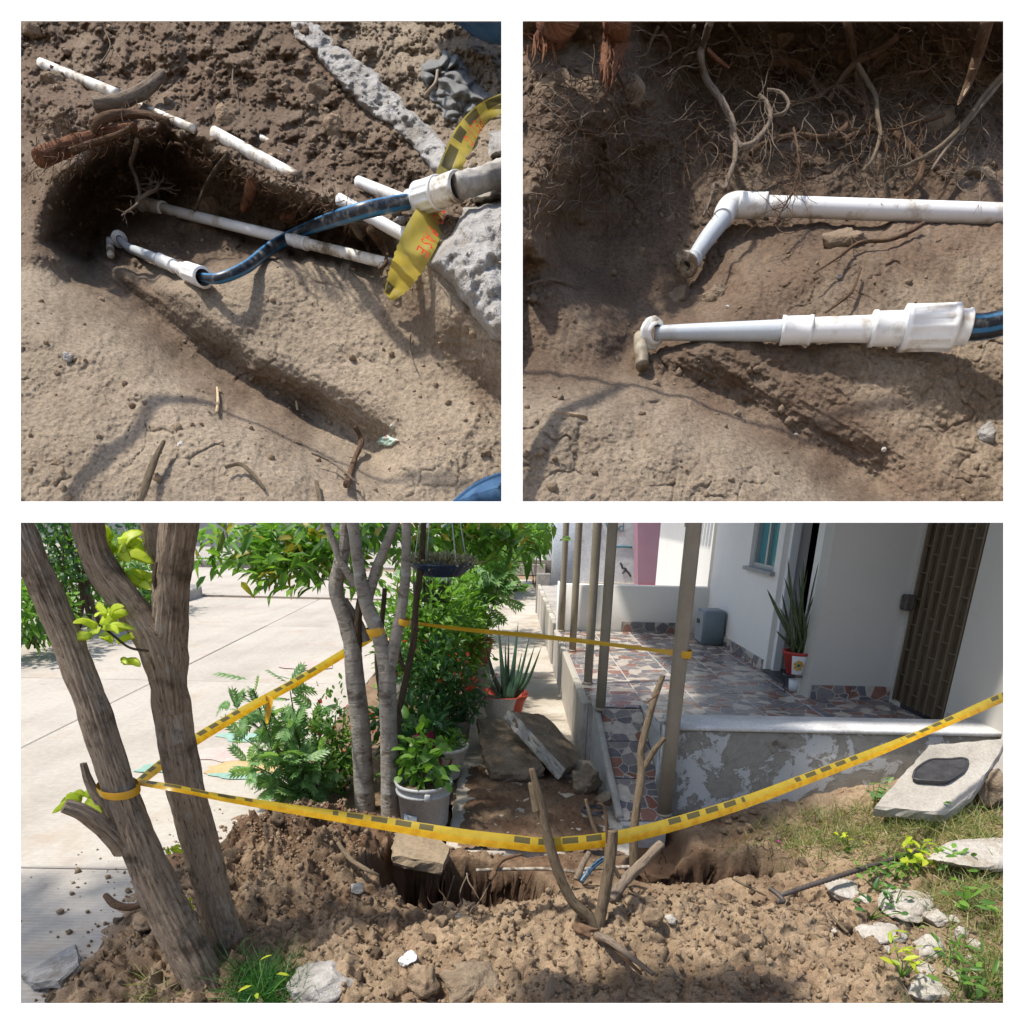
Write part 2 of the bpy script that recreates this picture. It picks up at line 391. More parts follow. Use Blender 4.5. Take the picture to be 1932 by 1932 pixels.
POTW = mottle('chalky_white_pot', [(.3, (.42, .41, .39)), (.7, (.60, .59, .56))], 9, .7, 60, .2, .003)
POTR = mottle('red_pot', [(.3, (.30, .04, .025)), (.7, (.42, .07, .04))], 9, .55, 60, .15, .002)
POTC = mottle('cream_pot', [(.3, (.50, .46, .38)), (.7, (.62, .58, .50))], 9, .6, 60, .15, .002)
POTT = mottle('terracotta_pot', [(.3, (.24, .085, .045)), (.7, (.34, .13, .075))], 9, .8, 60, .3, .003)
BUCKET = mottle('grey_bucket_plastic', [(.3, (.36, .37, .37)), (.7, (.48, .485, .475))], 6, .55, 70, .15, .002)
BLUEDISH = mottle('blue_scalloped_plastic', [(.3, (.012, .03, .085)), (.7, (.03, .06, .15))], 9, .4, 60, .1, .002)
GREYBOX = flatmat('grey_metal_box', (.15, .19, .22), .45, .2)
GOLD = flatmat('painted_orange_flower', (.62, .30, .02), .6)
GREENP = mottle('teal_paint', [(.3, (.20, .36, .30)), (.7, (.32, .46, .39))], 7, .85, 60, .2, .003)
YELP = mottle('ochre_paint', [(.3, (.42, .30, .13)), (.7, (.52, .40, .22))], 7, .85, 60, .2, .003)
PINKP = mottle('worn_pink_paint', [(.3, (.46, .34, .31)), (.7, (.54, .45, .41))], 7, .85, 60, .2, .003)
GREYW = mottle('grey_far_wall', [(.3, (.22, .225, .23)), (.7, (.30, .305, .31))], 2, .9, 30, .2, .01)
TEALINK = flatmat('teal_letter_paint', (.05, .16, .20), .8)
BLUEINK = flatmat('blue_sign_paint', (.10, .26, .42), .8)
WHITEP = flatmat('white_paint', (.74, .75, .75), .6)
FLESH = mottle('twig_pale_wood', [(.3, (.42, .30, .17)), (.7, (.56, .43, .28))], 20, .8, 90, .3, .002)

# ------------------------------------------------------------------ mesh helpers
COL = sc.collection
def arr(V): return np.asarray([tuple(v) for v in V] if not isinstance(V, np.ndarray) else V, float)
def build(name, V, Fc, smooth=True, uv=None, attr=None):
    V = arr(V)
    me = bpy.data.meshes.new(name)
    if isinstance(Fc, np.ndarray):
        n, k = Fc.shape
        me.vertices.add(len(V)); me.vertices.foreach_set('co', V.ravel())
        me.loops.add(n * k); me.loops.foreach_set('vertex_index', Fc.ravel().astype(np.int32))
        me.polygons.add(n); me.polygons.foreach_set('loop_start', np.arange(0, n * k, k, dtype=np.int32))
        me.update(calc_edges=True)
    else:
        me.from_pydata([tuple(v) for v in V], [], [tuple(int(i) for i in f) for f in Fc])
    if uv is not None:
        l = me.uv_layers.new(name='UVMap')
        idx = np.empty(len(me.loops), np.int32); me.loops.foreach_get('vertex_index', idx)
        l.data.foreach_set('uv', np.asarray(uv, float)[idx].ravel())
    if attr is not None:
        a = me.attributes.new('zone', 'FLOAT', 'POINT'); a.data.foreach_set('value', np.asarray(attr, np.float32))
    if smooth: me.polygons.foreach_set('use_smooth', np.ones(len(me.polygons), bool))
    me.validate()
    return me
def tag(o, label=None, cat=None, group=None, kind=None):
    if label: o['label'] = label
    if cat: o['category'] = cat
    if group: o['group'] = group
    if kind: o['kind'] = kind
    return o
def mk(name, V, Fc, mat, parent=None, smooth=True, uv=None, attr=None):
    """one mesh object whose origin sits at the foot of its shape"""
    V = arr(V)
    lo, hi = V.min(0), V.max(0)
    loc = np.array([(lo[0] + hi[0]) / 2, (lo[1] + hi[1]) / 2, lo[2]])
    me = build(name, V - loc, Fc, smooth, uv, attr)
    me.materials.append(mat)
    o = bpy.data.objects.new(name, me); COL.objects.link(o)
    if parent is not None:
        o.parent = parent
        pl = parent.get('_w'); o.location = Vector(loc) - Vector(pl)
    else: o.location = loc
    o['_w'] = [float(x) for x in loc]
    return o
def thing(name, label, cat, loc, group=None):
    o = bpy.data.objects.new(name, None); COL.objects.link(o)
    o.location = loc; o['_w'] = [float(x) for x in loc]; o.empty_display_size = .05
    return tag(o, label, cat, group)
def solo(name, VF, mat, label, cat, group=None, smooth=True, **k):
    return tag(mk(name, VF[0], VF[1], mat, None, smooth, **k), label, cat, group)
def struct(name, VF, mat, parent=None, smooth=False, **k):
    o = mk(name, VF[0], VF[1], mat, parent, smooth, **k)
    if parent is None: o['kind'] = 'structure'
    return o
def part(name, VF, mat, parent, smooth=True, **k):
    return mk(name, VF[0], VF[1], mat, parent, smooth, **k)
def join(*vfs):
    Vs, Fs, n = [], [], 0
    for V, Fc in vfs:
        V = arr(V); Vs.append(V); Fs += [tuple(int(i) + n for i in f) for f in Fc]; n += len(V)
    return np.vstack(Vs), Fs
def box(x0, x1, y0, y1, z0, z1):
    V = [(x, y, z) for z in (z0, z1) for y in (y0, y1) for x in (x0, x1)]
    return arr(V), [(0, 2, 3, 1), (4, 5, 7, 6), (0, 1, 5, 4), (2, 6, 7, 3), (0, 4, 6, 2), (1, 3, 7, 5)]
def bbox(x0, x1, y0, y1, z0, z1, b=.01, seg=2):
    bm = bmesh.new(); V, Fc = box(x0, x1, y0, y1, z0, z1)
    vs = [bm.verts.new(v) for v in V]
    for f in Fc: bm.faces.new([vs[i] for i in f])
    bmesh.ops.bevel(bm, geom=bm.edges[:], offset=b, segments=seg, affect='EDGES', profile=.6)
    return frombm(bm)
def frombm(bm):
    bm.verts.index_update()
    V = arr([v.co[:] for v in bm.verts]); Fc = [tuple(v.index for v in f.verts) for f in bm.faces]; bm.free(); return V, Fc
def xf(VF, M):
    V = arr(VF[0]); A = np.array(M)
    return V @ A[:3, :3].T + A[:3, 3], VF[1]
def spline(pts, n):
    pts = [Vector(p) for p in pts]
    if len(pts) == 2: pts = [pts[0], (pts[0] + pts[1]) / 2, pts[1]]
    out = []
    m = len(pts) - 1
    for i in range(n):
        t = i / (n - 1) * m; k = min(int(t), m - 1); f = t - k
        p0, p1, p2, p3 = pts[max(k - 1, 0)], pts[k], pts[k + 1], pts[min(k + 2, m)]
        out.append(.5 * ((2 * p1) + (p2 - p0) * f + (2 * p0 - 5 * p1 + 4 * p2 - p3) * f * f + (3 * p1 - p0 - 3 * p2 + p3) * f ** 3))
    return out
def lerpl(r, n):
    r = list(r) if hasattr(r, '__len__') else [r, r]
    return np.interp(np.linspace(0, len(r) - 1, n), range(len(r)), r)
def tube(pts, rad, n=12, k=None, disp=0.0, df=12, seed=0, cap=True, dv=.12):
    """tapered tube with caps, returns V, F, UV; disp adds knobbly relief that runs along the tube"""
    k = k or max(6, len(pts) * 4)
    C = spline(pts, k); r = lerpl(rad, k)
    C = np.array([tuple(c) for c in C])
    T = np.gradient(C, axis=0); T /= np.linalg.norm(T, axis=1)[:, None] + 1e-12
    ref = np.array([0, 1, 0.01]) if abs(T[0][1]) < .9 else np.array([1, 0, 0.01])
    Nn = []; cur = ref - T[0] * ref.dot(T[0]); cur /= np.linalg.norm(cur)
    for t in T:
        cur = cur - t * cur.dot(t); cur /= np.linalg.norm(cur); Nn.append(cur)
    Nn = np.array(Nn); B = np.cross(T, Nn)
    L = np.concatenate([[0], np.cumsum(np.linalg.norm(np.diff(C, axis=0), axis=1))])
    a = np.linspace(0, 2 * np.pi, n + 1)
    ca, sa = np.cos(a), np.sin(a)
    rr = np.repeat(r[:, None], n + 1, 1)
    if disp:
        q = np.stack([np.tile(ca * df * .16, (k, 1)).ravel(), np.tile(sa * df * .16, (k, 1)).ravel(), np.repeat(L * df * dv, n + 1)], 1)
        d = n3(q, 1.0, seed) + .6 * n3(q * np.array([2.3, 2.3, 2.0]), 1.0, seed + 3) + .35 * n3(q * np.array([5.1, 5.1, 3.0]), 1, seed + 5)
        rr = rr + disp * d.reshape(k, n + 1)
    V = (C[:, None, :] + rr[..., None] * (Nn[:, None, :] * ca[None, :, None] + B[:, None, :] * sa[None, :, None])).reshape(-1, 3)
    rm = float(np.mean(r))
    UV = np.stack([np.tile(a * rm, (k, 1)).ravel(), np.repeat(L, n + 1)], 1)
    i, j = np.meshgrid(np.arange(k - 1), np.arange(n), indexing='ij')
    b = i * (n + 1) + j
    Q = np.stack([b, b + 1, b + n + 2, b + n + 1], -1).reshape(-1, 4)
    Fc = [tuple(f) for f in Q]
    if cap:
        V = np.vstack([V, C[0], C[-1]]); m = len(V)
        UV = np.vstack([UV, [[0, 0]], [[0, L[-1]]]])
        for j in range(n):
            Fc.append((m - 2, j + 1, j)); e = (k - 1) * (n + 1); Fc.append((m - 1, e + j, e + j + 1))
    return V, Fc, UV
def jt(*ts):
    Vs, Fs, Us, n = [], [], [], 0
    for V, Fc, U in ts:
        Vs.append(V); Us.append(U); Fs += [tuple(int(i) + n for i in f) for f in Fc]; n += len(V)
    return np.vstack(Vs), Fs, np.vstack(Us)
def tpart(name, t, mat, parent): return mk(name, t[0], t[1], mat, parent, True, uv=t[2])
def tsolo(name, t, mat, label, cat, group=None): return tag(mk(name, t[0], t[1], mat, None, True, uv=t[2]), label, cat, group)
def lathe(prof, n=28, c=(0, 0, 0), wob=None):
    V, Fc = [], []
    for r, z in prof:
        for j in range(n):
            a = 2 * math.pi * j / n
            q = r * (1 + (wob(a, z) if wob else 0))
            V.append((c[0] + q * math.cos(a), c[1] + q * math.sin(a), c[2] + z))
    for i in range(len(prof) - 1):
        for j in range(n):
            Fc.append((i * n + j, i * n + (j + 1) % n, (i + 1) * n + (j + 1) % n, (i + 1) * n + j))
    return arr(V), Fc
_ico = {}
def ico(s):
    if s not in _ico:
        bm = bmesh.new(); bmesh.ops.create_icosphere(bm, subdivisions=s, radius=1); _ico[s] = frombm(bm)
    return _ico[s]
def rock(c, size, seed=0, sub=4, rough=.25, ang=.5, rot=0, tilt=(0, 0)):
    """broken lump: an icosphere cut by random planes, then roughened"""
    V, Fc = ico(sub); V = V.copy(); r = random.Random(seed)
    for _ in range(int(9 + 8 * ang)):
        d = np.array([r.gauss(0, 1) for _ in range(3)]); d /= np.linalg.norm(d)
        h = r.uniform(.55, .9); t = V @ d
        V = V - np.where(t > h, t - h, 0)[:, None] * d[None, :]
    nn = V / (np.linalg.norm(V, axis=1)[:, None] + 1e-9)
    V = V + nn * (rough * (.35 * n3(V + seed, 1.6, seed) + .22 * n3(V + seed, 4.1, seed + 2) + .12 * n3(V, 9, seed + 4)))[:, None]
    M = Matrix.Translation(c) @ Matrix.Rotation(rot, 4, 'Z') @ Matrix.Rotation(tilt[0], 4, 'X') @ Matrix.Rotation(tilt[1], 4, 'Y') @ Matrix.Diagonal((size[0], size[1], size[2], 1))
    return xf((V, Fc), M)
def slab(poly, th, frame, seed=0, rough=.012, step=.03):
    """broken plate: polygon in a frame (Matrix), thickness th along its z, edges chipped"""
    P2 = []
    n = len(poly)
    for i in range(n):
        a, b = Vector(poly[i]), Vector(poly[(i + 1) % n]); m = max(1, int((b - a).length / step))
        for k in range(m): P2.append(a.lerp(b, k / m))
    P2 = np.array([tuple(p) for p in P2]); c = P2.mean(0); k = len(P2)
    rings = []
    for z, s in ((0, .985), (th * .3, 1), (th * .8, 1), (th, .975)):
        q = c + (P2 - c) * s
        ns = fbm(P2[:, 0] * 14 + z * 40, P2[:, 1] * 14, 3, seed) * rough
        dirv = (P2 - c) / (np.linalg.norm(P2 - c, axis=1)[:, None] + 1e-9)
        q = q + dirv * ns[:, None]
        rings.append(np.column_stack([q, np.full(k, z)]))
    # inner top rings so that the upper face can be uneven
    for s in (.8, .55, .3):
        q = c + (P2 - c) * s
        rings.append(np.column_stack([q, th + fbm(q[:, 0] * 9, q[:, 1] * 9, 3, seed + 3) * rough * .7]))
    V = np.vstack(rings + [np.array([[c[0], c[1], th]]), np.array([[c[0], c[1], 0]])])
    Fc = []
    for i in range(len(rings) - 1):
        for j in range(k): Fc.append((i * k + j, i * k + (j + 1) % k, (i + 1) * k + (j + 1) % k, (i + 1) * k + j))
    t = len(V) - 2; e = (len(rings) - 1) * k
    for j in range(k): Fc.append((e + j, e + (j + 1) % k, t)); Fc.append(((j + 1) % k, j, t + 1))
    return xf((V, Fc), frame)

# --- leaves
def leaf_tpl(kind):
    if kind == 'oval': pts = [(0, 0, 0), (.32, .42, .06), (.7, .36, .05), (1, 0, -.08), (.7, -.36, .05), (.32, -.42, .06), (.45, 0, 0)]
    elif kind == 'long': pts = [(0, 0, 0), (.25, .42, .05), (.62, .34, .02), (1, 0, -.2), (.62, -.34, .02), (.25, -.42, .05), (.45, 0, -.02)]
    Fc = [(0, 6, 1), (1, 6, 2), (2, 6, 3), (3, 6, 4), (4, 6, 5), (5, 6, 0)]
    return arr(pts), np.array(Fc)
def feather_tpl():
    V, Fc = [], []
    for i in range(6):
        t = .15 + .85 * i / 6
        for s in (-1, 1):
            L = .42 * math.sin(math.pi * (.25 + .6 * i / 6)) + .06
            n = len(V); a = .9
            tip = (t + L * math.cos(a), s * L * math.sin(a), -.05)
            V += [(t - .05, 0, 0), (t + .5 * L * math.cos(a) - .05, s * (.5 * L * math.sin(a) + .035), .02), tip, (t + .5 * L * math.cos(a) + .05, s * (.5 * L * math.sin(a) - .035), .01), (t + .06, 0, 0)]
            Fc += [(n, n + 1, n + 3), (n, n + 3, n + 4), (n + 1, n + 2, n + 3)]
    n = len(V); V += [(0, .012, 0), (0, -.012, 0), (1.05, 0, -.03)]; Fc += [(n, n + 1, n + 2)]
    n = len(V); V += [(.9, -.05, 0), (.9, .05, 0), (1.18, 0, -.06)]; Fc += [(n, n + 1, n + 2)]
    return arr(V), np.array(Fc)
def strap_tpl(seg=4):
    V, Fc = [], []
    for i in range(seg + 1):
        t = i / seg; wd = .5 * (1 - t ** 1.5) + .02
        V += [(t, wd, -.35 * t * t), (t, -wd, -.35 * t * t)]
    for i in range(seg): Fc.append((2 * i, 2 * i + 1, 2 * i + 3)); Fc.append((2 * i, 2 * i + 3, 2 * i + 2))
    return arr(V), np.array(Fc)
TPL = {'oval': leaf_tpl('oval'), 'long': leaf_tpl('long'), 'feather': feather_tpl(), 'strap': strap_tpl()}
def leaves(pos, dirs, L, W, tpl='oval', seed=0, roll=.6):
    """many leaves at pos pointing along dirs"""
    g = np.random.default_rng(seed)
    T, Fc = TPL[tpl]
    pos = arr(pos); n = len(pos)
    D = arr(dirs); D = D / (np.linalg.norm(D, axis=1)[:, None] + 1e-9)
    up = np.array([0, 0, 1.0]) + g.normal(0, roll, (n, 3))
    S = np.cross(up, D); S /= np.linalg.norm(S, axis=1)[:, None] + 1e-9
    U = np.cross(D, S)
    L = np.broadcast_to(np.asarray(L, float), (n,)) * g.uniform(.65, 1.25, n); W = np.broadcast_to(np.asarray(W, float), (n,)) * g.uniform(.7, 1.2, n)
    V = pos[:, None, :] + T[None, :, 0, None] * D[:, None, :] * L[:, None, None] + T[None, :, 1, None] * S[:, None, :] * W[:, None, None] + T[None, :, 2, None] * U[:, None, :] * L[:, None, None]
    m = len(T)
    Fa = (Fc[None] + (np.arange(n) * m)[:, None, None]).reshape(-1, 3)
    return V.reshape(-1, 3), Fa
def cloud(n, c, r, seed=0, clump=18, spread=.28, shell=.5):
    """leaf points in clumps through an ellipsoid"""
    g = np.random.default_rng(seed)
    k = max(3, n // clump)
    d = g.normal(0, 1, (k, 3)); d /= np.linalg.norm(d, axis=1)[:, None]
    cc = d * (g.uniform(0, 1, (k, 1)) ** shell)
    p = cc[g.integers(0, k, n)] + g.normal(0, spread, (n, 3)) * .6
    return np.array(c) + p * np.array(r), p
def jl(*vs):
    Vs, Fs, n = [], [], 0
    for V, Fc in vs: Vs.append(V); Fs.append(np.asarray(Fc) + n); n += len(V)
    return np.vstack(Vs), np.vstack(Fs)

# ================================================================== THE SETTING
# ---- added white border panel, not a wall, with three openings (two square ones above a wide one)
BD, BT = .715, .004
def border_bar(u0, u1, v0, v1):
    V = [P(u, v, BD) for u, v in ((u0, v0), (u1, v0), (u1, v1), (u0, v1))]
    k = BD / (BD + BT)
    V += [P(PCX + (u - PCX) * k, PCY + (v - PCY) * k, BD + BT) for u, v in ((u0 + 6, v0 + 6), (u1 - 6, v0 + 6), (u1 - 6, v1 - 6), (u0 + 6, v1 - 6))]
    return arr(V), [(0, 1, 2, 3), (7, 6, 5, 4), (0, 4, 5, 1), (1, 5, 6, 2), (2, 6, 7, 3), (3, 7, 4, 0)]
board = tag(bpy.data.objects.new('wall', None), 'added thin white border panel with two square openings above a wide one', None, None, 'structure')
COL.objects.link(board)
_p = P(PCX, 3940, BD); board.location = (_p.x, _p.y, 0); board['_w'] = [_p.x, _p.y, 0.0]
V, Fc = join(border_bar(-8, 2650, -6, 39.2), border_bar(-8, 39.2, 39.2, 946), border_bar(946, 986, 39.2, 946), border_bar(1893, 2650, 39.2, 946),
             border_bar(-8, 2650, 946, 986), border_bar(-8, 39.2, 986, 1892.6), border_bar(1893, 2650, 986, 1892.6), border_bar(-8, 2650, 1892.6, 3935))
struct('panel', (V, Fc), BOARD, board)
def ledge(u0, u1, d1, v=966):
    V = [P(u, v + dv * BD / d, d) for dv in (-5, 5) for d in (BD + BT + .001, d1) for u in (u0, u1)]
    return arr(V), [(0, 1, 3, 2), (4, 6, 7, 5), (0, 4, 5, 1), (2, 3, 7, 6), (0, 2, 6, 4), (1, 5, 7, 3)]
struct('shelf', ledge(0, 1940, 1.0), BOARD, board)

# ---- the two cuttings of earth behind the square openings
def upz(v, d): return (PCY - v) / FPX * d
T20 = math.tan(R(20))
def dplane(v, d0, v0=946):
    """depth of a bank that leans back 20 degrees from the border panel, d0 at picture row v0"""
    up0 = upz(v0, d0); k = (PCY - v) / FPX
    return (d0 - T20 * up0) / (1 - T20 * k)
def c3(x, y): return 30.2 + .4805 * x, 30.2 + .4805 * y      # left cutting, enlarged-view coordinates
def c4(x, y): return 973.6 + .4805 * x, 30.2 + .4805 * y      # right cutting
def depthL(U, Vv, detail=True):
    d0_ = dplane(Vv, .90); d = d0_ * 1.0
    x, y = (U - 30.2) / .4805, (Vv - 30.2) / .4805
    wob = 26 * fbm(x / 140, y / 140, 3, 5)
    hol = [(120, 880), (150, 760), (230, 640), (330, 560), (470, 500), (600, 470), (760, 540), (860, 610), (1000, 690), (1180, 760), (1350, 840), (1480, 930), (1400, 990), (1100, 960), (880, 960), (700, 1010), (520, 1030), (380, 985), (230, 950)]
    h = sdpoly(x, y + wob, hol)
    d = d + .135 * sstep(70, -130, h) + .04 * sstep(10, -30, h)
    cave = sdpoly(x, y + wob, [(150, 860), (250, 650), (420, 540), (620, 520), (700, 640), (640, 780), (420, 850), (300, 930)])
    d = d + .09 * sstep(60, -110, cave)
    # overhanging turf rim above the hollow
    rim = sdline(x, y, [(0, 330), (150, 370), (330, 400), (560, 430), (780, 520), (960, 620), (1180, 700), (1420, 800)])
    d = d - .065 * np.exp(-(rim / 95) ** 2)
    rl = sdline(x, y, [(30, 560), (130, 640), (90, 800), (60, 930)])
    d = d - .05 * np.exp(-(rl / 110) ** 2)
    # long bank at lower left
    mound = sdpoly(x, y + wob * .7, [(-300, 1010), (60, 1010), (330, 1090), (520, 1200), (700, 1350), (860, 1420), (1080, 1540), (1150, 1640), (1350, 1760), (1600, 1950), (1700, 2300), (-400, 2300)])
    d = d - .135 * sstep(60, -270, mound) - .03 * sstep(26, -60, mound)
    gr = sdline(x, y, [(300, 1000), (480, 1120), (660, 1300), (900, 1470), (1130, 1560), (1400, 1700)])
    d = d + .115 * np.exp(-(gr / 95) ** 2)
    # floor on the right curls up to the concrete
    rw = sdpoly(x, y, [(1560, 960), (1700, 1200), (1950, 1400), (2300, 1500), (2300, 300), (1700, 560)])
    d = d - .11 * sstep(160, -90, rw)
    ub = sdpoly(x, y, [(-300, -300), (2300, -300), (2300, 430), (1720, 640), (1300, 330), (1020, 20)])
    d = d - .0 * ub
    fl = np.exp(-((x - 1250) / 330) ** 2 - ((y - 1330) / 260) ** 2)
    d = d + .03 * fl
    if detail:
        a, b = (U - PCX) / FPX * 1.15, (Vv - PCY) / FPX * 1.15
        up = sstep(-60, 60, -(rim * np.sign(y - (330 + .33 * x)))) # 1 above the rim
        crumb = .05 + .95 * sstep(60, -60, y - (330 + .36 * x))
        crumb = np.maximum(crumb, .6 * sstep(40, -40, h))
        crumb = crumb + .14 * sstep(0, .5, fbm(x / 210, y / 210, 2, 66))
        dd = .012 * fbm(a * 7, b * 7, 4, 3, .42)
        dd = dd + .012 * crumb * (fbm(a * 24, b * 24, 4, 8))
        dd = dd - crumb * (.024 * billow(a * 17, b * 17, 5, 31, .58) + .014 * clods(a * 20, b * 20, 3, .4) + .008 * clods(a * 45, b * 45, 9, .4) - .012)
        f1, f2, _ = worley(a * 15 + fbm(a * 20, b * 20, 2, 2) * .4, b * 15, 31)
        dd = dd + .003 * np.exp(-((f2 - f1) / .06) ** 2) * sstep(.1, .4, fbm(a * 5, b * 5, 2, 19))
        dd = dd + .0016 * fbm(a * 120, b * 120, 3, 41)
        # drag marks of the spade along the groove
        dd = dd + .005 * fbm((a * .8 + b * .62) * 8, (a * .62 - b * .8) * 60, 3, 23) * np.exp(-(gr / 170) ** 2)
        d = d0_ + (d - d0_) * .86 + dd
    else: d = d0_ + (d - d0_) * .86
    return d
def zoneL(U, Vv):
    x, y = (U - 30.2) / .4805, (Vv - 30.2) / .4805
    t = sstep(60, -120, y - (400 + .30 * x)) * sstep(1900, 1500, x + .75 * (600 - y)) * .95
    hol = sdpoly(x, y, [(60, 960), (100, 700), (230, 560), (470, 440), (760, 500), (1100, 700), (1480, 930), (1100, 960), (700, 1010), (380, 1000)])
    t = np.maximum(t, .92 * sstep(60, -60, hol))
    lb = sdpoly(x, y, [(-300, 330), (120, 360), (330, 470), (200, 640), (150, 960), (-300, 1000)])  # left bank darkened, its shade put into the soil colour
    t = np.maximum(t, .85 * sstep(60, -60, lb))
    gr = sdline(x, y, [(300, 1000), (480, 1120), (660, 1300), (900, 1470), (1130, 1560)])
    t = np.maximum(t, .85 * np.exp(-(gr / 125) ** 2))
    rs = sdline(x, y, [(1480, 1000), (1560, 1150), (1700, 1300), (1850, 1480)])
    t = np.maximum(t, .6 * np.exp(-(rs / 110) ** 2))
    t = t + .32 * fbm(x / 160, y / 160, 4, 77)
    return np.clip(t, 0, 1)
def depthR(U, Vv, detail=True):
    d = dplane(Vv, .825)
    x, y = (U - 973.6) / .4805, (Vv - 30.2) / .4805
    wob = 30 * fbm(x / 150, y / 150, 3, 15)
    hol = sdpoly(x, y + wob, [(150, 1080), (120, 800), (300, 560), (480, 430), (560, 120), (700, 40), (1900, 60), (2200, 300), (2200, 800), (1700, 870), (1300, 930), (950, 1050), (760, 1280), (420, 1330)])
    d = d + .115 * sstep(60, -220, hol)
    lf = sdpoly(x, y + wob, [(-300, -300), (520, -300), (490, 300), (330, 500), (250, 620), (170, 760), (120, 960), (-300, 1080)])
    d = d - .09 * sstep(60, -160, lf) - .03 * sstep(8, -20, lf)
    top = sstep(90, -60, y)  # unseen soil lip above the opening, shaped to shade the upper bank
    d = d - .11 * top * sstep(-600, -200, x)
    mound = sdpoly(x, y + wob * .7, [(-300, 1380), (120, 1360), (420, 1400), (700, 1490), (980, 1640), (1300, 1800), (1500, 1960), (1600, 2300), (-300, 2300)])
    d = d - .078 * sstep(60, -260, mound) - .016 * sstep(30, -60, mound)
    gr = sdline(x, y, [(420, 1350), (700, 1440), (1050, 1600), (1400, 1800)])
    d = d + .035 * np.exp(-(gr / 80) ** 2)
    rr = sdpoly(x, y, [(1250, 1060), (2300, 900), (2300, 1500), (1700, 1420), (1250, 1300)])
    d = d - .02 * sstep(120, -120, rr)
    if detail:
        a, b = (U - PCX) / FPX * 1.0, (Vv - PCY) / FPX * 1.0
        crumb = .07 + .10 * sstep(-20, 60, mound) + .42 * sstep(20, 60, mound) * sstep(900, 500, y) + .16 * sstep(0, .5, fbm(x / 210, y / 210, 2, 166))
        dd = .012 * fbm(a * 8, b * 8, 4, 103, .42) + .013 * crumb * fbm(a * 26, b * 26, 4, 108)
        dd = dd - crumb * (.026 * billow(a * 17, b * 17, 5, 131, .58) + .012 * clods(a * 20, b * 20, 103, .4) + .006 * clods(a * 45, b * 45, 109, .4) - .012)
        f1, f2, _ = worley(a * 17 + fbm(a * 20, b * 20, 2, 2) * .5, b * 17 + .4 * fbm(a * 22, b * 18, 2, 6), 131)
        dd = dd + .0035 * np.exp(-((f2 - f1) / .06) ** 2) * sstep(0, .35, fbm(a * 5, b * 5, 2, 119))
        dd = dd + .0018 * fbm(a * 130, b * 130, 3, 141)
        dd = dd + .005 * fbm((a * .85 + b * .5) * 8, (a * .5 - b * .85) * 55, 3, 123) * np.exp(-(gr / 200) ** 2)
        d = d + dd
    return d
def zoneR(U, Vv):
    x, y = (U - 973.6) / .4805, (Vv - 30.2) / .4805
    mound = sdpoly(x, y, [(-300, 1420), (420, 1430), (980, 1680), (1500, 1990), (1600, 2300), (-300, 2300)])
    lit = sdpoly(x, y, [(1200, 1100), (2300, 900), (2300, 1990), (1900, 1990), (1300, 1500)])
    t = .95 - .75 * sstep(80, -120, mound) - .55 * sstep(120, -160, lit) + .3 * fbm(x / 170, y / 170, 4, 177)  # dark upper soil, paler lit slope: shade and sunlight put into the colour
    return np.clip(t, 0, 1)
def cutting(name, u0, u1, v0, v1, nu, nv, df, zf, back, mat):
    u = np.linspace(u0, u1, nu); v = np.linspace(v0, v1, nv)
    U, Vv = np.meshgrid(u, v)
    D = df(U, Vv); Z = zf(U, Vv)
    dirs = np.stack([(U - PCX) / FPX, -(Vv - PCY) / FPX, -np.ones_like(U)], -1) @ RN.T
    X = np.array(CAM) + dirs * D[..., None]
    i, j = np.meshgrid(np.arange(nv - 1), np.arange(nu - 1), indexing='ij')
    b = i * nu + j
    Fq = np.stack([b, b + nu, b + nu + 1, b + 1], -1).reshape(-1, 4)
    # solid back: a rim pushed away from the face, closed behind
    V = X.reshape(-1, 3); zz = Z.ravel()
    rim = np.concatenate([np.arange(nu), np.arange(1, nv) * nu + nu - 1, (nv - 1) * nu + np.arange(nu - 2, -1, -1), np.arange(nv - 2, 0, -1) * nu])
    Vs = np.array(CAM) + dirs[::6, ::6].reshape(-1, 3) * (D[::6, ::6].reshape(-1, 1) + back)
    n0 = len(V); k = len(rim)
    nb_u, nb_v = len(u[::6]), len(v[::6])
    Vr = np.array(CAM) + dirs.reshape(-1, 3)[rim] * (D.reshape(-1, 1)[rim] + back)
    side = np.array([[rim[q], n0 + q, n0 + (q + 1) % k, rim[(q + 1) % k]] for q in range(k)])
    i2, j2 = np.meshgrid(np.arange(nb_v - 1), np.arange(nb_u - 1), indexing='ij')
    b2 = n0 + k + i2 * nb_u + j2
    bk = np.stack([b2, b2 + 1, b2 + nb_u + 1, b2 + nb_u], -1).reshape(-1, 4)
    V = np.vstack([V, Vr, Vs]); zz = np.concatenate([zz, np.full(len(Vr) + len(Vs), .6)])
    Fq = np.vstack([Fq, side, bk])
    me = struct(name, (V, Fq), mat, None, True, attr=zz)
    return me
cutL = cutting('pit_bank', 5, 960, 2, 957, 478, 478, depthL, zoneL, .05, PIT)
cutR = cutting('pit_bank', 976, 1945, -60, 957, 485, 508, depthR, zoneR, .05, PIT)

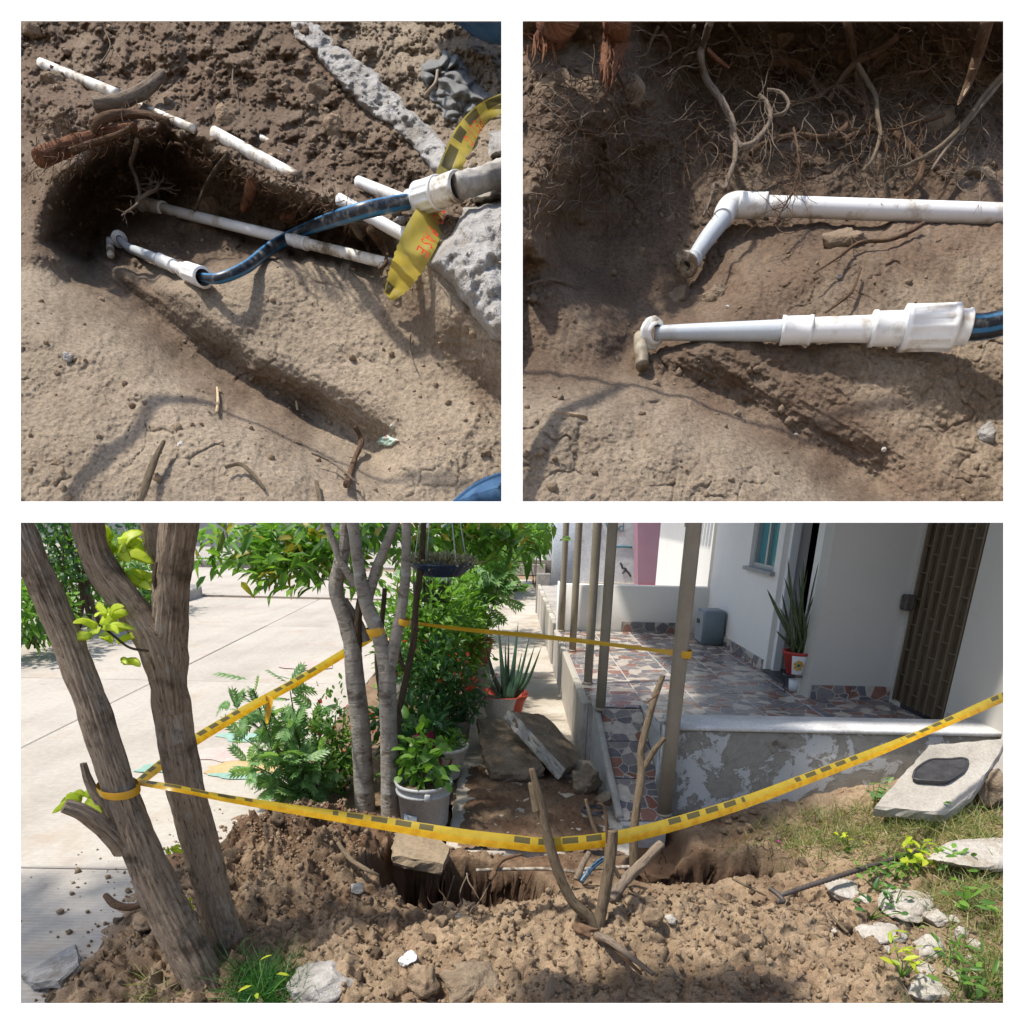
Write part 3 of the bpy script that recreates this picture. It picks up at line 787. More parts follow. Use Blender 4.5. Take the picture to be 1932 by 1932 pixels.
# ---- ground with the dug pit, heaped soil and the rising verge
PITS = [((-.14, 2.80), .40, .235, .85)]
def hz(x, y, detail=True):
    x = np.asarray(x, float); y = np.asarray(y, float)
    z = np.full(np.broadcast(x, y).shape, -.012) + .0 * x
    z = z + .25 * sstep(.95, 2.5, x) * sstep(1.2, 2.0, y) + .03 * sstep(.2, 1.2, x)
    g = lambda cx, cy, sx, sy: np.exp(-((x - cx) / sx) ** 2 - ((y - cy) / sy) ** 2)
    e1 = g(-.88, 2.98, .42, .36)
    z = z + .235 * e1 + .10 * g(-.62, 2.55, .45, .3)
    z = z + .20 * g(.34, 2.30, .42, .22) + .16 * g(.95, 2.25, .45, .28) + .10 * g(-.35, 2.15, .5, .28) + .10 * g(.6, 1.85, .9, .3)
    z = z + .10 * g(-1.25, 2.25, .32, .4) + .07 * g(-.1, 1.7, 1.2, .3)
    street = sstep(-1.25, -1.75, x + .28 * fbm(x * 2.1, y * 2.1, 3, 3)) * sstep(1.2, 1.9, y)
    # the spoil thins out over the road
    z = z * (1 - street) - .02 * street
    wob = .05 * fbm(x * 5, y * 5, 3, 44)
    el = np.hypot((x + .14) / .41, (y - 2.765) / .275) + wob * 2.2
    hole = sstep(1.08, .86, el)
    tr = np.hypot(np.maximum(np.abs(x - 1.0) - .26, 0), y - (2.94 + .06 * x)) + wob * .6
    trench = sstep(.16, .085, tr)
    fl = np.maximum(hole, 0)
    if detail:
        cl = sstep(-.004, .05, z) * (1 - .6 * street)
        cl = np.maximum(cl, .25)
        heap = np.clip(e1 * 1.3 + g(-1.2, 2.2, .35, .4) * .8, 0, 1)
        verge = sstep(1.15, 1.7, x + .35 * (y - 2.6))
        rough = cl * (1 - .55 * verge)
        dz = .028 * fbm(x * 4.5, y * 4.5, 4, 6) + .020 * rough * fbm(x * 13, y * 13, 4, 12)
        dz = dz + rough * ((.058 + .05 * heap) * billow(x * 8.5, y * 8.5, 5, 61, .56) + (.03 + .05 * heap) * clods(x * 9, y * 9, 61, .5) + (.03 + .02 * heap) * clods(x * 19, y * 19, 63, .5) + .016 * clods(x * 42, y * 42, 67, .5) - .035)
        dz = dz + .005 * fbm(x * 60, y * 60, 3, 71)
        z = z + dz * (1 - .85 * street) * sstep(3.9, 3.5, y)
    z = z * (1 - fl) + (-.82 + .05 * fbm(x * 6, y * 6, 3, 2)) * fl
    z = np.minimum(z, z * (1 - trench) + (-.36 + .04 * fbm(x * 9, y * 9, 3, 2)) * trench)
    # keep below the paving that starts behind
    pav = sstep(3.12, 3.2, y + .06 * fbm(x * 6, y * 3, 2, 8)) * sstep(-.34, -.25, x) * sstep(.98, .9, x)
    z = np.where(pav > 0, np.minimum(z, z * (1 - pav) - .13 * pav), z)
    return z
def hzp(x, y): return float(hz(np.array([x]), np.array([y]))[0])
GX0, GX1, GY0, GY1 = -2.4, 3.6, 1.0, 3.78
gx = np.linspace(GX0, GX1, 760); gy = np.concatenate([np.linspace(GY0, 1.8, 70)[:-1], np.linspace(1.8, GY1, 330)])
XX, YY = np.meshgrid(gx, gy)
ZZ = hz(XX, YY)
# walls of the pit lean and are ragged
edge = (np.arange(len(gy))[:, None] * 0 + 1.0)
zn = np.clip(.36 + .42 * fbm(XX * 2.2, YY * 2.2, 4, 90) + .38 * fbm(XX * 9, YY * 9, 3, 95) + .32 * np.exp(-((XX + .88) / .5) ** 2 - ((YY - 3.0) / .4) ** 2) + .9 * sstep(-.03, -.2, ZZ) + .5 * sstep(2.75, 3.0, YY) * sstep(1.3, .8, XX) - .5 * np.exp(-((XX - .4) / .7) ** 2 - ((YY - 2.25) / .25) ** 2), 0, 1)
nx, ny = len(gx), len(gy)
i, j = np.meshgrid(np.arange(ny - 1), np.arange(nx - 1), indexing='ij')
b = i * nx + j
Fq = np.stack([b, b + 1, b + nx + 1, b + nx], -1).reshape(-1, 4)
_st = sstep(-.03, -.14, ZZ)
_sf = sstep(0, .08, ZZ)
XJ = XX + _st * .035 * fbm(XX * 14 + ZZ * 9, ZZ * 16 + YY * 5, 4, 301) + _sf * .016 * fbm(XX * 22, YY * 22 + ZZ * 25, 3, 311)
YJ = YY + _st * .05 * fbm(XX * 13 - ZZ * 6, ZZ * 18, 4, 305) + _sf * .016 * fbm(XX * 21 + ZZ * 23, YY * 23, 3, 315)
V = np.stack([XJ, YJ, ZZ], -1).reshape(-1, 3)
# the ground goes on to the horizon as a sheet around the dug part
n0 = len(V)
far = [(-400, -60), (400, -60), (400, 500), (-400, 500)]
ring = [(GX0, GY0), (GX1, GY0), (GX1, GY1), (GX0, GY1)]
V = np.vstack([V, [(x, y, -.03) for x, y in ring], [(x, y, -.03) for x, y in far]])
Fr = np.array([[n0 + q, n0 + 4 + q, n0 + 4 + (q + 1) % 4, n0 + (q + 1) % 4] for q in range(4)])
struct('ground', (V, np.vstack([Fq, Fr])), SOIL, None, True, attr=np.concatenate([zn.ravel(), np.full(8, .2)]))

# ---- street: concrete panels with open joints, opposite kerb, crossing road
street = tag(bpy.data.objects.new('street', None), 'pale concrete street of cast panels running away beside the dig', None, None, 'structure')
COL.objects.link(street); street.location = (-3.4, 6, 0); street['_w'] = [-3.4, 6.0, 0.0]
xs = [-5.5, -3.22, -1.28]
ys = [-1.2, 2.9, 6.5, 9.7, 12.6]
for a in range(2):
    for b_ in range(4):
        part('panel', bbox(xs[a] + .006, xs[a + 1] - .006, ys[b_] + .006, ys[b_ + 1] - .006, -.2, .004 - .002 * ((a + b_) % 2), .006, 1), STREET, street, False)
part('panel', box(-40, -.4, 12.9, 18.3, -.2, .0), STREET, street, False)
part('panel', box(-1.27, -.31, 8.3, 12.6, -.2, -.002), STREET, street, False)
part('gutter', box(-14, -.4, 12.61, 12.89, -.2, -.03), mottle('wet_gutter', [(.3, (.16, .13, .10)), (.7, (.30, .26, .21))], 3, .5, 30, .3, .01), street, False)
for k, (u, v, wd, dp, m) in enumerate([(470, 1392, .5, .22, GREENP), (470, 1450, .55, .30, YELP), (420, 1425, .5, .28, PINKP), (452, 1466, .36, .10, GREENP), (300, 1452, .3, .16, GREENP), (580, 1258, .55, .4, PINKP)]):
    p = G(u, v, .0)
    n = 18; poly = []
    for q in range(n):
        a = 2 * math.pi * q / n; rr_ = 1 + .35 * math.sin(3 * a + k * 2) * .5 + rnd.uniform(-.15, .15)
        poly.append((p.x + wd * .5 * rr_ * math.cos(a), p.y + dp * .5 * rr_ * math.sin(a), .008 + .0007 * k))
    part('painted_patch', (poly, [tuple(range(n))]), m, street, False)
def kerb(name, pts, wdt, h, label, zb=0):
    V, Fc = [], []
    P2 = [Vector(p) for p in pts]
    n = max(2, int(sum((b - a).length for a, b in zip(P2[:-1], P2[1:])) / .3))
    L = spline([(p.x, p.y, 0) for p in P2], n)
    for q, c in enumerate(L):
        t = (L[min(q + 1, n - 1)] - L[max(q - 1, 0)]).normalized(); s = Vector((-t.y, t.x, 0))
        for (o, z) in ((-wdt / 2, zb - .1), (-wdt / 2, zb + h - .02), (-wdt / 2 + .02, zb + h), (wdt / 2 - .02, zb + h), (wdt / 2, zb + h - .02), (wdt / 2, zb - .1)):
            V.append(c + s * o + Vector((0, 0, z)))
    for q in range(n - 1):
        for k in range(5): Fc.append((q * 6 + k, q * 6 + k + 1, q * 6 + 6 + k + 1, q * 6 + 6 + k))
    Fc += [tuple(range(5, -1, -1)), tuple(range((n - 1) * 6, n * 6))]
    return solo(name, (V, Fc), CONC, label, 'kerb', None, False)
kerb('kerb', [(-5.9, -1), (-5.62, 5), (-5.58, 9), (-5.35, 12.2), (-5.55, 13.0)], .22, .17, 'grey concrete kerb across the street ending at the junction')
kerb('kerb', [(-16, 18.9), (-9, 18.7), (-6.6, 18.7), (-5.6, 19.4)], .22, .16, 'far concrete kerb beyond the side road in front of a grey wall')
struct('far_pavement', box(-14, -5.75, -2, 12.6, -.15, .10), CONC)
struct('far_pavement', box(-40, -5.8, 18.9, 30, -.15, .09), CONC)
struct('far_yard', box(-5.4, 30, 19.2, 60, -.15, .02), CONC)

# ---- pavement between planting strip and porch, in poured bays with a broken near end
pave = tag(bpy.data.objects.new('pavement', None), 'narrow concrete pavement between the planters and the tiled porch', None, None, 'structure')
COL.objects.link(pave); pave.location = (.15, 5, 0); pave['_w'] = [.15, 5.0, 0.0]
PAVE = mottle('dusty_pavement', [(.28, (.27, .22, .165)), (.5, (.44, .395, .33)), (.72, (.53, .49, .43))], 2.6, .92, 60, .4, .006)
V, Fc = slab([(-.27, 3.13), (-.1, 3.10), (.12, 3.16), (.3, 3.12), (.5, 3.19), (.66, 3.14), (.66, 4.6), (-.27, 4.6)], .105, Matrix.Translation((0, 0, -.10)), 5, .015)
part('bay', (V, Fc), PAVE, pave)
for y0, y1 in ((4.615, 6.9), (6.915, 9.2), (9.215, 12.4), (12.42, 17)):
    part('bay', bbox(-.29, .62, y0, y1, -.12, .004 + rnd.uniform(-.003, .003), .008, 1), PAVE, pave, False)
struct('planting_bed', (lambda nu, nv: (np.stack([np.tile(np.linspace(-1.28, -.3, nu), nv), np.repeat(np.linspace(3.35, 8.3, nv), nu), .0 + .03 * fbm(np.tile(np.linspace(-1.28, -.3, nu), nv) * 6, np.repeat(np.linspace(3.35, 8.3, nv), nu) * 6, 4, 3)], 1),
        np.array([[a * nu + c, a * nu + c + 1, a * nu + nu + c + 1, a * nu + nu + c] for a in range(nv - 1) for c in range(nu - 1)])))(60, 200), SOIL, None, True, attr=np.full(12000, .55))

# ================================================================== HOUSE AND PORCH
ZP = .40
porch = thing('porch', 'raised porch floor of mosaic-print tiles with a ramp beside the peeling wall', 'porch', (1.6, 5.5, 0))
part('base', join(box(.565, 2.66, 4.5, 7.42, -.1, ZP - .004), box(.9, 2.66, 3.82, 4.5, -.1, ZP - .004)), GROUT, porch, False)
part('edge', bbox(.52, .565, 4.5, 7.42, -.05, ZP + .004, .006, 1), mottle('streaked_edge', [(.3, (.34, .30, .25)), (.7, (.52, .49, .44))], 9, .9, 60, .2, .004, sc3=(1, 6, .5)), porch, False)
tw = .365
tme = None
def tile_obj(x, y, z, sx, sy, parent, tilt=0.0):
    global tme
    if tme is None:
        V, Fc = bbox(-.5, .5, -.5, .5, -.010, 0, .004, 1)
        V, Fc = bbox(-tw / 2 + .005, tw / 2 - .005, -tw / 2 + .005, tw / 2 - .005, -.010, 0, .002, 1)
        tme = build('tile', V, Fc, False); tme.materials.append(TILE)
    o = bpy.data.objects.new('tile', tme); COL.objects.link(o); o.parent = parent
    o.location = Vector((x, y, z)) - Vector(parent['_w']); o.scale = (sx / tw, sy / tw, 1); o.rotation_euler = (tilt, 0, 0)
    return o
yy = 7.40
while yy - tw > 3.80:
    for k in range(6):
        x0 = .567 + k * tw
        x1 = min(x0 + tw, 2.655)
        if yy - tw < 4.4 and x1 <= .95 + .02: continue
        tile_obj((x0 + x1) / 2, yy - tw / 2, ZP + rnd.uniform(-.001, .001), x1 - x0, tw, porch)
    yy -= tw
# ramp strip in front of the posts
rampf = lambda y: ZP * float(sstep(3.42, 4.5, np.array(y))) ** .9 if y < 4.5 else ZP
V = []
ylist = np.linspace(3.47, 4.5, 30)
rz = lambda y: ZP * max(0, min(1, (y - 3.42) / 1.0)) if y < 4.42 else ZP
for y in ylist:
    V += [(.60 + .05 * (4.4 - y), y, rz(y) - .018), (.895, y, rz(y) - .018), (.895, y, -.2), (.60 + .05 * (4.4 - y), y, -.2)]
Fc = [(a * 4 + k, a * 4 + (k + 1) % 4, a * 4 + 4 + (k + 1) % 4, a * 4 + 4 + k) for a in range(29) for k in range(4)] + [(0, 1, 2, 3), (119, 118, 117, 116)]
part('ramp', (V, Fc), GROUT, porch, False)
y = 4.42; slope = math.atan2(ZP, 1.0)
for k in range(3):
    L = .335 * math.cos(slope); x0 = .605 + .05 * (4.4 - y) * .7
    tile_obj((x0 + .893) / 2 + .006, y - L / 2, (rz(y) + rz(y - L)) / 2 - .005, .893 - x0, .33, porch, slope); y -= L
tile_obj(.735, 4.42 + .16, ZP, .31, .31, porch)
part('ramp_edge', tube([(.585, 4.5, ZP), (.60, 4.42, ZP), (.62, 3.9, rz(3.9) + .01), (.645, 3.5, .03)], .022, 8)[:2], CONC, porch)

post_group = 'tan steel porch posts'
def post(u, v, y, z0, r, label, z1=2.95):
    b = PY(u, v, y)
    t = thing('porch_post', label, 'post', (b.x, b.y, z0), post_group)
    part('shaft', tube([(b.x, b.y, z0), (b.x, b.y, z1)], r, 20, 6)[:2], POSTM, t)
    part('foot_collar', lathe([(r * .9, 0), (r + .006, 0), (r + .006, .012), (r * .99, .016)], 20, (b.x, b.y, z0)), POSTM, t)
    return b
MP = post(1256, 1500, 3.55, rz(3.55) - .02, .038, 'nearest and thickest tan porch post, wrapped by yellow tape')
def porchY(u, v): return G(u, v, ZP)
for u, v, lab in ((1132.5, 1339, 'second tan porch post from the dig, its shadow crossing the sunlit tiles'), (1109, 1290, 'third tan porch post from the dig'), (1080, 1228.6, 'fourth tan porch post from the dig'), (1059, 1191, 'farthest tan porch post, against the low parapet')):
    p = porchY(u, v); post(u, v, p.y, ZP, .031, lab)

rw = thing('retaining_wall', 'low porch wall with white paint peeling off grey render', 'wall', (1.9, 3.7, 0))
V, Fc = bbox(.90, 2.95, 3.60, 3.80, -.3, .50, .012, 2)
part('face', (V, Fc), PEEL, rw)
part('coping', bbox(.895, 2.95, 3.585, 3.83, .503, .528, .006, 1), mottle('worn_white_coping', [(.3, (.50, .50, .49)), (.7, (.66, .665, .66))], 6, .8, 60, .2, .003), rw)
part('end_face', bbox(.88, .899, 3.62, 3.79, -.2, .49, .004, 1), mottle('flaked_white_edge', [(.4, (.24, .22, .19)), (.5, (.62, .63, .63))], 9, .9, 50, .4, .006, sc3=(1, 1, .35)), rw)

hs = thing('house', 'white house with teal window, dark doorway and brown grille door behind the porch', 'house', (2.4, 5.6, 0))
hw = part('wall', join(box(2.10, 2.3, 6.32, 7.42, 0, 3.2), box(2.10, 2.3, 5.72, 6.32, 0, 1.16), box(2.10, 2.3, 5.72, 6.32, 2.3, 3.2), box(2.10, 2.3, 5.6, 5.72, 0, 3.2),
                         box(2.10, 2.3, 4.9, 5.0, 0, 3.2)), WALLW, hs, False)
part('bay_wall', join(box(2.10, 2.74, 4.75, 4.90, 0, 3.2), box(2.66, 2.74, 4.72, 4.75, 0, 3.2), box(2.66, 2.9, 3.55, 4.10, 0, 3.2)), mottle('shaded_house_paint', [(.3, (.48, .455, .405)), (.7, (.53, .505, .455))], 1.3, .75, 120, .08, .002, fine=.04), hs, False)  # same house paint darkened, the porch shade put into its colour
part('room', join(box(3.2, 3.3, 4.9, 7.4, 0, 3.2), box(2.3, 3.2, 5.0, 5.05, 0, 3.2), box(2.3, 3.2, 7.38, 7.42, 0, 3.2)), NAVY, hs, False)
# window: frame, two panes, sill
wf = part('window', join(box(2.13, 2.19, 5.72, 5.76, 1.16, 2.3), box(2.13, 2.19, 6.28, 6.32, 1.16, 2.3), box(2.13, 2.19, 5.76, 6.28, 1.16, 1.20), box(2.13, 2.19, 5.99, 6.025, 1.20, 2.3)), ALU, hs, False)
part('pane', box(2.155, 2.162, 5.76, 5.99, 1.20, 2.3), GLASS, wf, False)
part('pane', box(2.165, 2.172, 6.025, 6.28, 1.20, 2.3), GLASS, wf, False)
part('sill', box(2.06, 2.13, 5.68, 6.36, 1.135, 1.165), mottle('grey_sill', [(.3, (.30, .30, .29)), (.7, (.38, .38, .37))], 6, .8, 60, .2, .002), hs, False)
dr = part('door', join(box(2.14, 2.20, 5.54, 5.6, ZP, 2.5), box(2.14, 2.20, 5.0, 5.05, ZP, 2.5)), WHITEP, hs, False)
part('door_leaf', bbox(2.22, 2.80, 5.10, 5.145, ZP + .01, 2.5, .005, 1), BLACKP, dr, False)
part('edge_strip', box(2.205, 2.22, 5.10, 5.16, ZP + .01, 2.5), BLUEP, dr, False)
part('threshold', box(2.08, 2.3, 5.05, 5.6, ZP + .001, ZP + .02), BLACKP, hs, False)
# brown grille door facing the street
gd = part('grille_door', box(2.70, 2.73, 4.10, 4.72, ZP + .01, 2.6), WOODG, hs, False)
for k in range(7):
    yb = 4.12 + k * .095
    part('bar', box(2.664, 2.684, yb, yb + .014, ZP + .02, 2.6), GRILLE, gd, False)
    for q in range(13):
        if k < 6: part('cross_bar', box(2.668, 2.680, yb + .016, yb + .093, ZP + .10 + q * .165 + .05 * ((k * 7) % 3), ZP + .106 + q * .165 + .05 * ((k * 7) % 3)), GRILLE, gd, False)
part('lock', bbox(2.60, 2.66, 4.66, 4.73, 1.02, 1.12, .008, 1), IRON, gd, False)
# skirting of mosaic tiles
for x0, x1, y0, y1 in ((2.085, 2.099, 5.66, 6.5), (2.085, 2.099, 6.51, 7.40)):
    part('skirting', box(x0, x1, y0, y1, ZP + .001, ZP + .085), TILE, hs, False)
part('skirting', box(2.12, 2.38, 4.733, 4.749, ZP + .001, ZP + .095), TILE, hs, False)
part('skirting', box(2.385, 2.655, 4.733, 4.749, ZP + .001, ZP + .095), TILE, hs, False)
part('skirting', box(2.64, 2.659, 3.83, 4.05, ZP + .001, ZP + .11), TILE, hs, False)
part('roof', box(.22, 5.0, 3.45, 7.35, 2.95, 3.05), CONC, hs, False)
part('pilaster', bbox(2.63, 2.95, 3.42, 3.55, .15, 3.2, .006, 1), WALLW, hs, False)
pp = thing('parapet', 'low white parapet closing the far end of the porch', 'wall', (1.35, 7.5, 0))
part('face', bbox(.56, 2.095, 7.43, 7.55, ZP - .2, .865, .006, 1), WALLW, pp)
part('skirting', box(1.22, 1.56, 7.41, 7.428, ZP + .001, ZP + .10), TILE, pp, False)
part('skirting', box(1.565, 1.92, 7.41, 7.428, ZP + .001, ZP + .10), TILE, pp, False)
part('end_block', bbox(.548, .565, 7.41, 7.57, ZP - .2, .885, .004, 1), WHITEP, pp)
# grey equipment box by the wall
eb = thing('equipment_box', 'grey metal equipment box standing on the porch beside the house wall', 'metal box', (1.98, 6.8, ZP))
part('cabinet', bbox(1.88, 2.08, 6.72, 6.98, ZP + .002, ZP + .32, .008, 1), GREYBOX, eb)
part('grille', join(*[box(1.866, 1.879, 6.74 + .018 * k, 6.748 + .018 * k, ZP + .03, ZP + .30) for k in range(12)]), flatmat('pale_grey_wire', (.42, .45, .46), .5), eb, False)
part('label_plate', box(1.858, 1.866, 6.82, 6.90, ZP + .19, ZP + .23), BLACKP, eb, False)

# snake plant on a stand
sp0 = G(1497, 1305, ZP)
sx, sy = sp0.x, sp0.y + .02
st = thing('plant_stand', 'black wire stand under the red and white flower pot', 'plant stand', (sx, sy, ZP))
for k in range(4):
    a = k * math.pi / 2 + .5
    part('leg', tube([(sx + .085 * math.cos(a), sy + .085 * math.sin(a), ZP + .003), (sx + .07 * math.cos(a), sy + .07 * math.sin(a), ZP + .07), (sx + .078 * math.cos(a), sy + .078 * math.sin(a), ZP + .125)], .005, 6)[:2], BLACKP, st)
part('ring', tube([(sx + .078 * math.cos(a * .5236), sy + .078 * math.sin(a * .5236), ZP + .12) for a in range(13)], .005, 6, 40)[:2], BLACKP, st)
fp = thing('flower_pot', 'red and white flower pot with a painted orange flower on a wire stand', 'flower pot', (sx, sy, ZP + .12))
part('pot', lathe([(.0, .126), (.055, .126), (.062, .13), (.10, .27), (.108, .275), (.108, .29), (.098, .29), (.094, .27), (.0, .26)], 30, (sx, sy, ZP)), REDP, fp)
def potpatch(a0, a1, r0, r1, z0, z1, off):
    V, Fc = [], []
    for q in range(9):
        a = a0 + (a1 - a0) * q / 8
        for t in (0, 1):
            r = (r0 + (r1 - r0) * t) + off; V.append((sx + r * math.cos(a), sy + r * math.sin(a), ZP + z0 + (z1 - z0) * t))
    for q in range(8): Fc.append((q * 2, q * 2 + 2, q * 2 + 3, q * 2 + 1))
    return V, Fc
part('white_band', potpatch(-2.35, -1.25, .063, .1, .133, .268, .002), WHITEP, fp)
fa = -1.83; fr = .088
fc = Vector((sx + fr * math.cos(fa), sy + fr * math.sin(fa), ZP + .203))
for k in range(7):
    a = k * 2 * math.pi / 7
    part('petal', rock(fc + Vector((.024 * math.cos(a), -.004, .026 * math.sin(a))), (.012, .006, .013), k, 2, .05, 0), GOLD, fp)
part('flower_centre', rock(fc + Vector((0, -.006, 0)), (.012, .006, .012), 3, 2, .05, 0), flatmat('green_paint', (.03, .16, .04), .6), fp)
sn = thing('snake_plant', 'tall snake plant with stiff yellow-edged leaves in the red and white pot', 'plant', (sx, sy, ZP + .27))
SNK = mottle('snake_leaf', [(.35, (.035, .06, .02)), (.5, (.075, .10, .035)), (.62, (.04, .07, .025))], 30, .45, 60, .05, .001, sc3=(.4, .4, 1), spec=.5)
SNKE = flatmat('snake_leaf_edge', (.40, .36, .10), .5)
def blade(base, tip, wd, bend=(0, 0, 0), n=9, thick=.004, face=None, taper=False):
    base, tip = Vector(base), Vector(tip); mid = (base + tip) / 2 + Vector(bend)
    C = spline([base, mid, tip], n)
    V, Fc = [], []
    f = Vector(face or (0, -1, 0))
    for q, c in enumerate(C):
        t = q / (n - 1)
        tg = (C[min(q + 1, n - 1)] - C[max(q - 1, 0)]).normalized()
        s = tg.cross(f).normalized(); nn = s.cross(tg)
        w_ = wd * (.55 + .9 * t - 1.43 * t ** 3.0) if t < 1 else wd * .02
        if taper: w_ = wd * (1 - t ** 1.15) * (.9 + .1 * t)
        w_ = max(w_, wd * .02); h = thick * (1 - t * .8)
        for a, bq in ((-1, 0.35), (-.5, -.2), (0, -.6), (.5, -.2), (1, .35), (.5, .8), (0, .55), (-.5, .8)):
            V.append(c + s * w_ * .5 * a + nn * h * bq * 2)
    for q in range(n - 1):
        for k in range(8): Fc.append((q * 8 + k, q * 8 + (k + 1) % 8, q * 8 + 8 + (k + 1) % 8, q * 8 + 8 + k))
    Fc += [tuple(range(7, -1, -1)), tuple(range((n - 1) * 8, n * 8))]
    return V, Fc
tips = [(1608, 1043), (1447, 1111), (1486, 1052), (1516, 1057), (1545, 1060), (1558, 1068), (1555, 1125), (1470, 1145), (1530, 1105), (1500, 1110), (1543, 1145), (1480, 1090), (1558, 1145), (1515, 1150), (1464, 1190), (1540, 1185), (1497, 1165), (1507, 1080), (1524, 1075), (1492, 1130), (1475, 1120), (1535, 1125), (1550, 1100), (1510, 1130), (1522, 1170), (1485, 1185)]
for k, (u, v) in enumerate(tips):
    tp = PY(u, v, sy + rnd.uniform(-.07, .09))
    b0 = (sx + rnd.uniform(-.05, .05) + (u - 1505) * .0003, sy + rnd.uniform(-.04, .04), ZP + .262)
    bl = part('leaf', blade(b0, tp, rnd.uniform(.022, .036), (rnd.uniform(-.02, .02), 0, rnd.uniform(0, .03)), face=(rnd.uniform(-.7, .7), -1, 0)), SNK, sn)
    for s in (-1, 1):
        pass
rk = solo('garden_ornament', rock((sx + .075, sy - .02, ZP + .052), (.055, .055, .055), 12, 4, .12, 0), mottle('speckled_shell', [(.45, (.55, .50, .44)), (.55, (.24, .17, .13))], 60, .7, 60, .6, .006), 'round speckled ornament on the floor beside the plant stand', 'ornament')
wp = solo('small_pot', lathe([(.0, .0), (.028, .0), (.036, .085), (.032, .085), (.0, .07)], 20, (sx, sy, ZP + .002)), WHITEP, 'small white pot tucked under the wire plant stand', 'pot')

# ================================================================== NEIGHBOURS AND FAR BACKGROUND
nt_ = thing('neighbour_terrace', 'rough concrete terrace of the neighbouring house beyond the parapet', 'terrace', (1.4, 9.5, 0))
part('platform', bbox(.57, 6.0, 7.58, 11.6, -.1, .44, .01, 1), CONC, nt_, False)
for k in range(16):
    part('edge_stone', bbox(.515, .567, 7.6 + k * .247, 7.6 + k * .247 + .238, -.05, .45 + .008 * (k % 2), .008, 1), [CONC, POTC, CONC, PINKP][k % 4] if False else mottle('edge_stone_%d' % (k % 3), [(.3, sst((.40, .36, .30), .75 + .2 * (k % 3))), (.7, sst((.50, .46, .40), .75 + .2 * (k % 3)))], 7, .9, 60, .3, .005), nt_, False)
part('end_pillar', bbox(.50, .72, 11.45, 11.62, -.1, .62, .02, 2), mottle('weathered_pillar', [(.3, (.17, .16, .145)), (.7, (.30, .285, .26))], 5, .9, 40, .5, .01), nt_)
nh = thing('neighbour_house', 'white neighbouring house with mauve pillar and faded mural wall', 'house', (2.3, 9.7, .4))
part('wall', join(box(2.12, 2.4, 7.6, 10.25, .3, 3.2)), WALLW, nh, False)
# scalloped eave board that throws a zigzag shadow
V, Fc = [], []
part('eave', join(*[box(1.86, 2.13, 7.6 + k * .12, 7.69 + k * .12, 1.83, 1.87) for k in range(22)]), WALLW, nh, False)
part('window', box(2.09, 2.118, 8.35, 8.75, 1.42, 2.2), flatmat('dark_grey_window', (.08, .085, .09), .3), nh, False)
V = []
for y in (11.0, 11.35):
    for z, w0, w1 in ((.44, 2.02, 2.42), (1.75, 1.90, 2.5), (2.8, 1.8, 2.6)):
        V += [(w0, y, z), (w1, y, z)]
part('pillar', (V, [(0, 1, 3, 2), (2, 3, 5, 4), (7, 6, 8, 9), (9, 8, 10, 11), (0, 2, 8, 6), (2, 4, 10, 8), (3, 1, 7, 9), (5, 3, 9, 11)]), PINK, nh, False)
part('pillar_foot', bbox(2.03, 2.45, 10.96, 11.4, .441, .53, .006, 1), REDP, nh, False)
mw = part('mural_wall', box(1.16, 2.2, 11.56, 11.72, .44, 3.0), MURAL, nh, False)
part('base_strip', box(1.2, 2.15, 11.50, 11.559, .442, .50), POTC, mw, False)
def text(body, size, M, mat, parent, name='lettering', ext=.0):
    cu = bpy.data.curves.new(name, 'FONT'); cu.body = body; cu.size = size; cu.extrude = ext; cu.resolution_u = 3
    t = bpy.data.objects.new(name, cu); COL.objects.link(t)
    me = bpy.data.meshes.new_from_object(t.evaluated_get(bpy.context.evaluated_depsgraph_get()))
    COL.objects.unlink(t); bpy.data.objects.remove(t)
    V = arr([v.co[:] for v in me.vertices]); Fc = [tuple(p.vertices) for p in me.polygons]; bpy.data.meshes.remove(me)
    A = np.array(M); V = V @ A[:3, :3].T + A[:3, 3]
    return mk(name, V, Fc, mat, parent, False)
def wallM(u, v, y): p = PY(u, v, y); return Matrix.Translation(p) @ Matrix.Rotation(R(90), 4, 'X')
text('Vo', .19, wallM(1141, 1003, 11.552), TEALINK, mw); text('d', .19, wallM(1166, 1003, 11.552), TEALINK, mw)
text('de', .17, wallM(1145, 1015, 11.552), TEALINK, mw)
# painted blue house outline and small marks
a0, a1 = PY(1117, 1000, 11.55), PY(1131, 988, 11.55)
for A, B in (((1117, 1003), (1131, 990)), ((1131, 990), (1136, 992)), ((1121, 1000), (1121, 1018)), ((1121, 1018), (1134, 1015)), ((1122, 1008), (1131, 1005))):
    part('painted_line', tube([PY(*A, 11.553), PY(*B, 11.553)], .014, 6)[:2], BLUEINK, mw)
for A, B in (((1225 - 55, 1062), (1174, 1072)), ((1174, 1072), (1182, 1075)), ((1174, 1082), (1180, 1076)), ((1180, 1076), (1190, 1088)), ((1150, 1032), (1192, 1032))):
    part('crack', tube([PY(*A, 11.556), PY((A[0] + B[0]) / 2 + 1, (A[1] + B[1]) / 2 - 1, 11.556), PY(*B, 11.556)], .016, 6)[:2], TEALINK if A[0] == 1150 else BLACKP, mw)
fh = thing('far_house', 'far white house with dark narrow windows behind the porch posts', 'house', (1.3, 20, 0))
part('wall', join(box(.95, 1.6, 18.5, 22, 0, 3.5), box(.1, .95, 20.0, 22, 0, 3.5)), WALLW, fh, False)
part('window', box(.935, .949, 18.9, 19.25, 1.2, 2.6), flatmat('dark_violet_shutter', (.06, .04, .07), .6), fh, False)
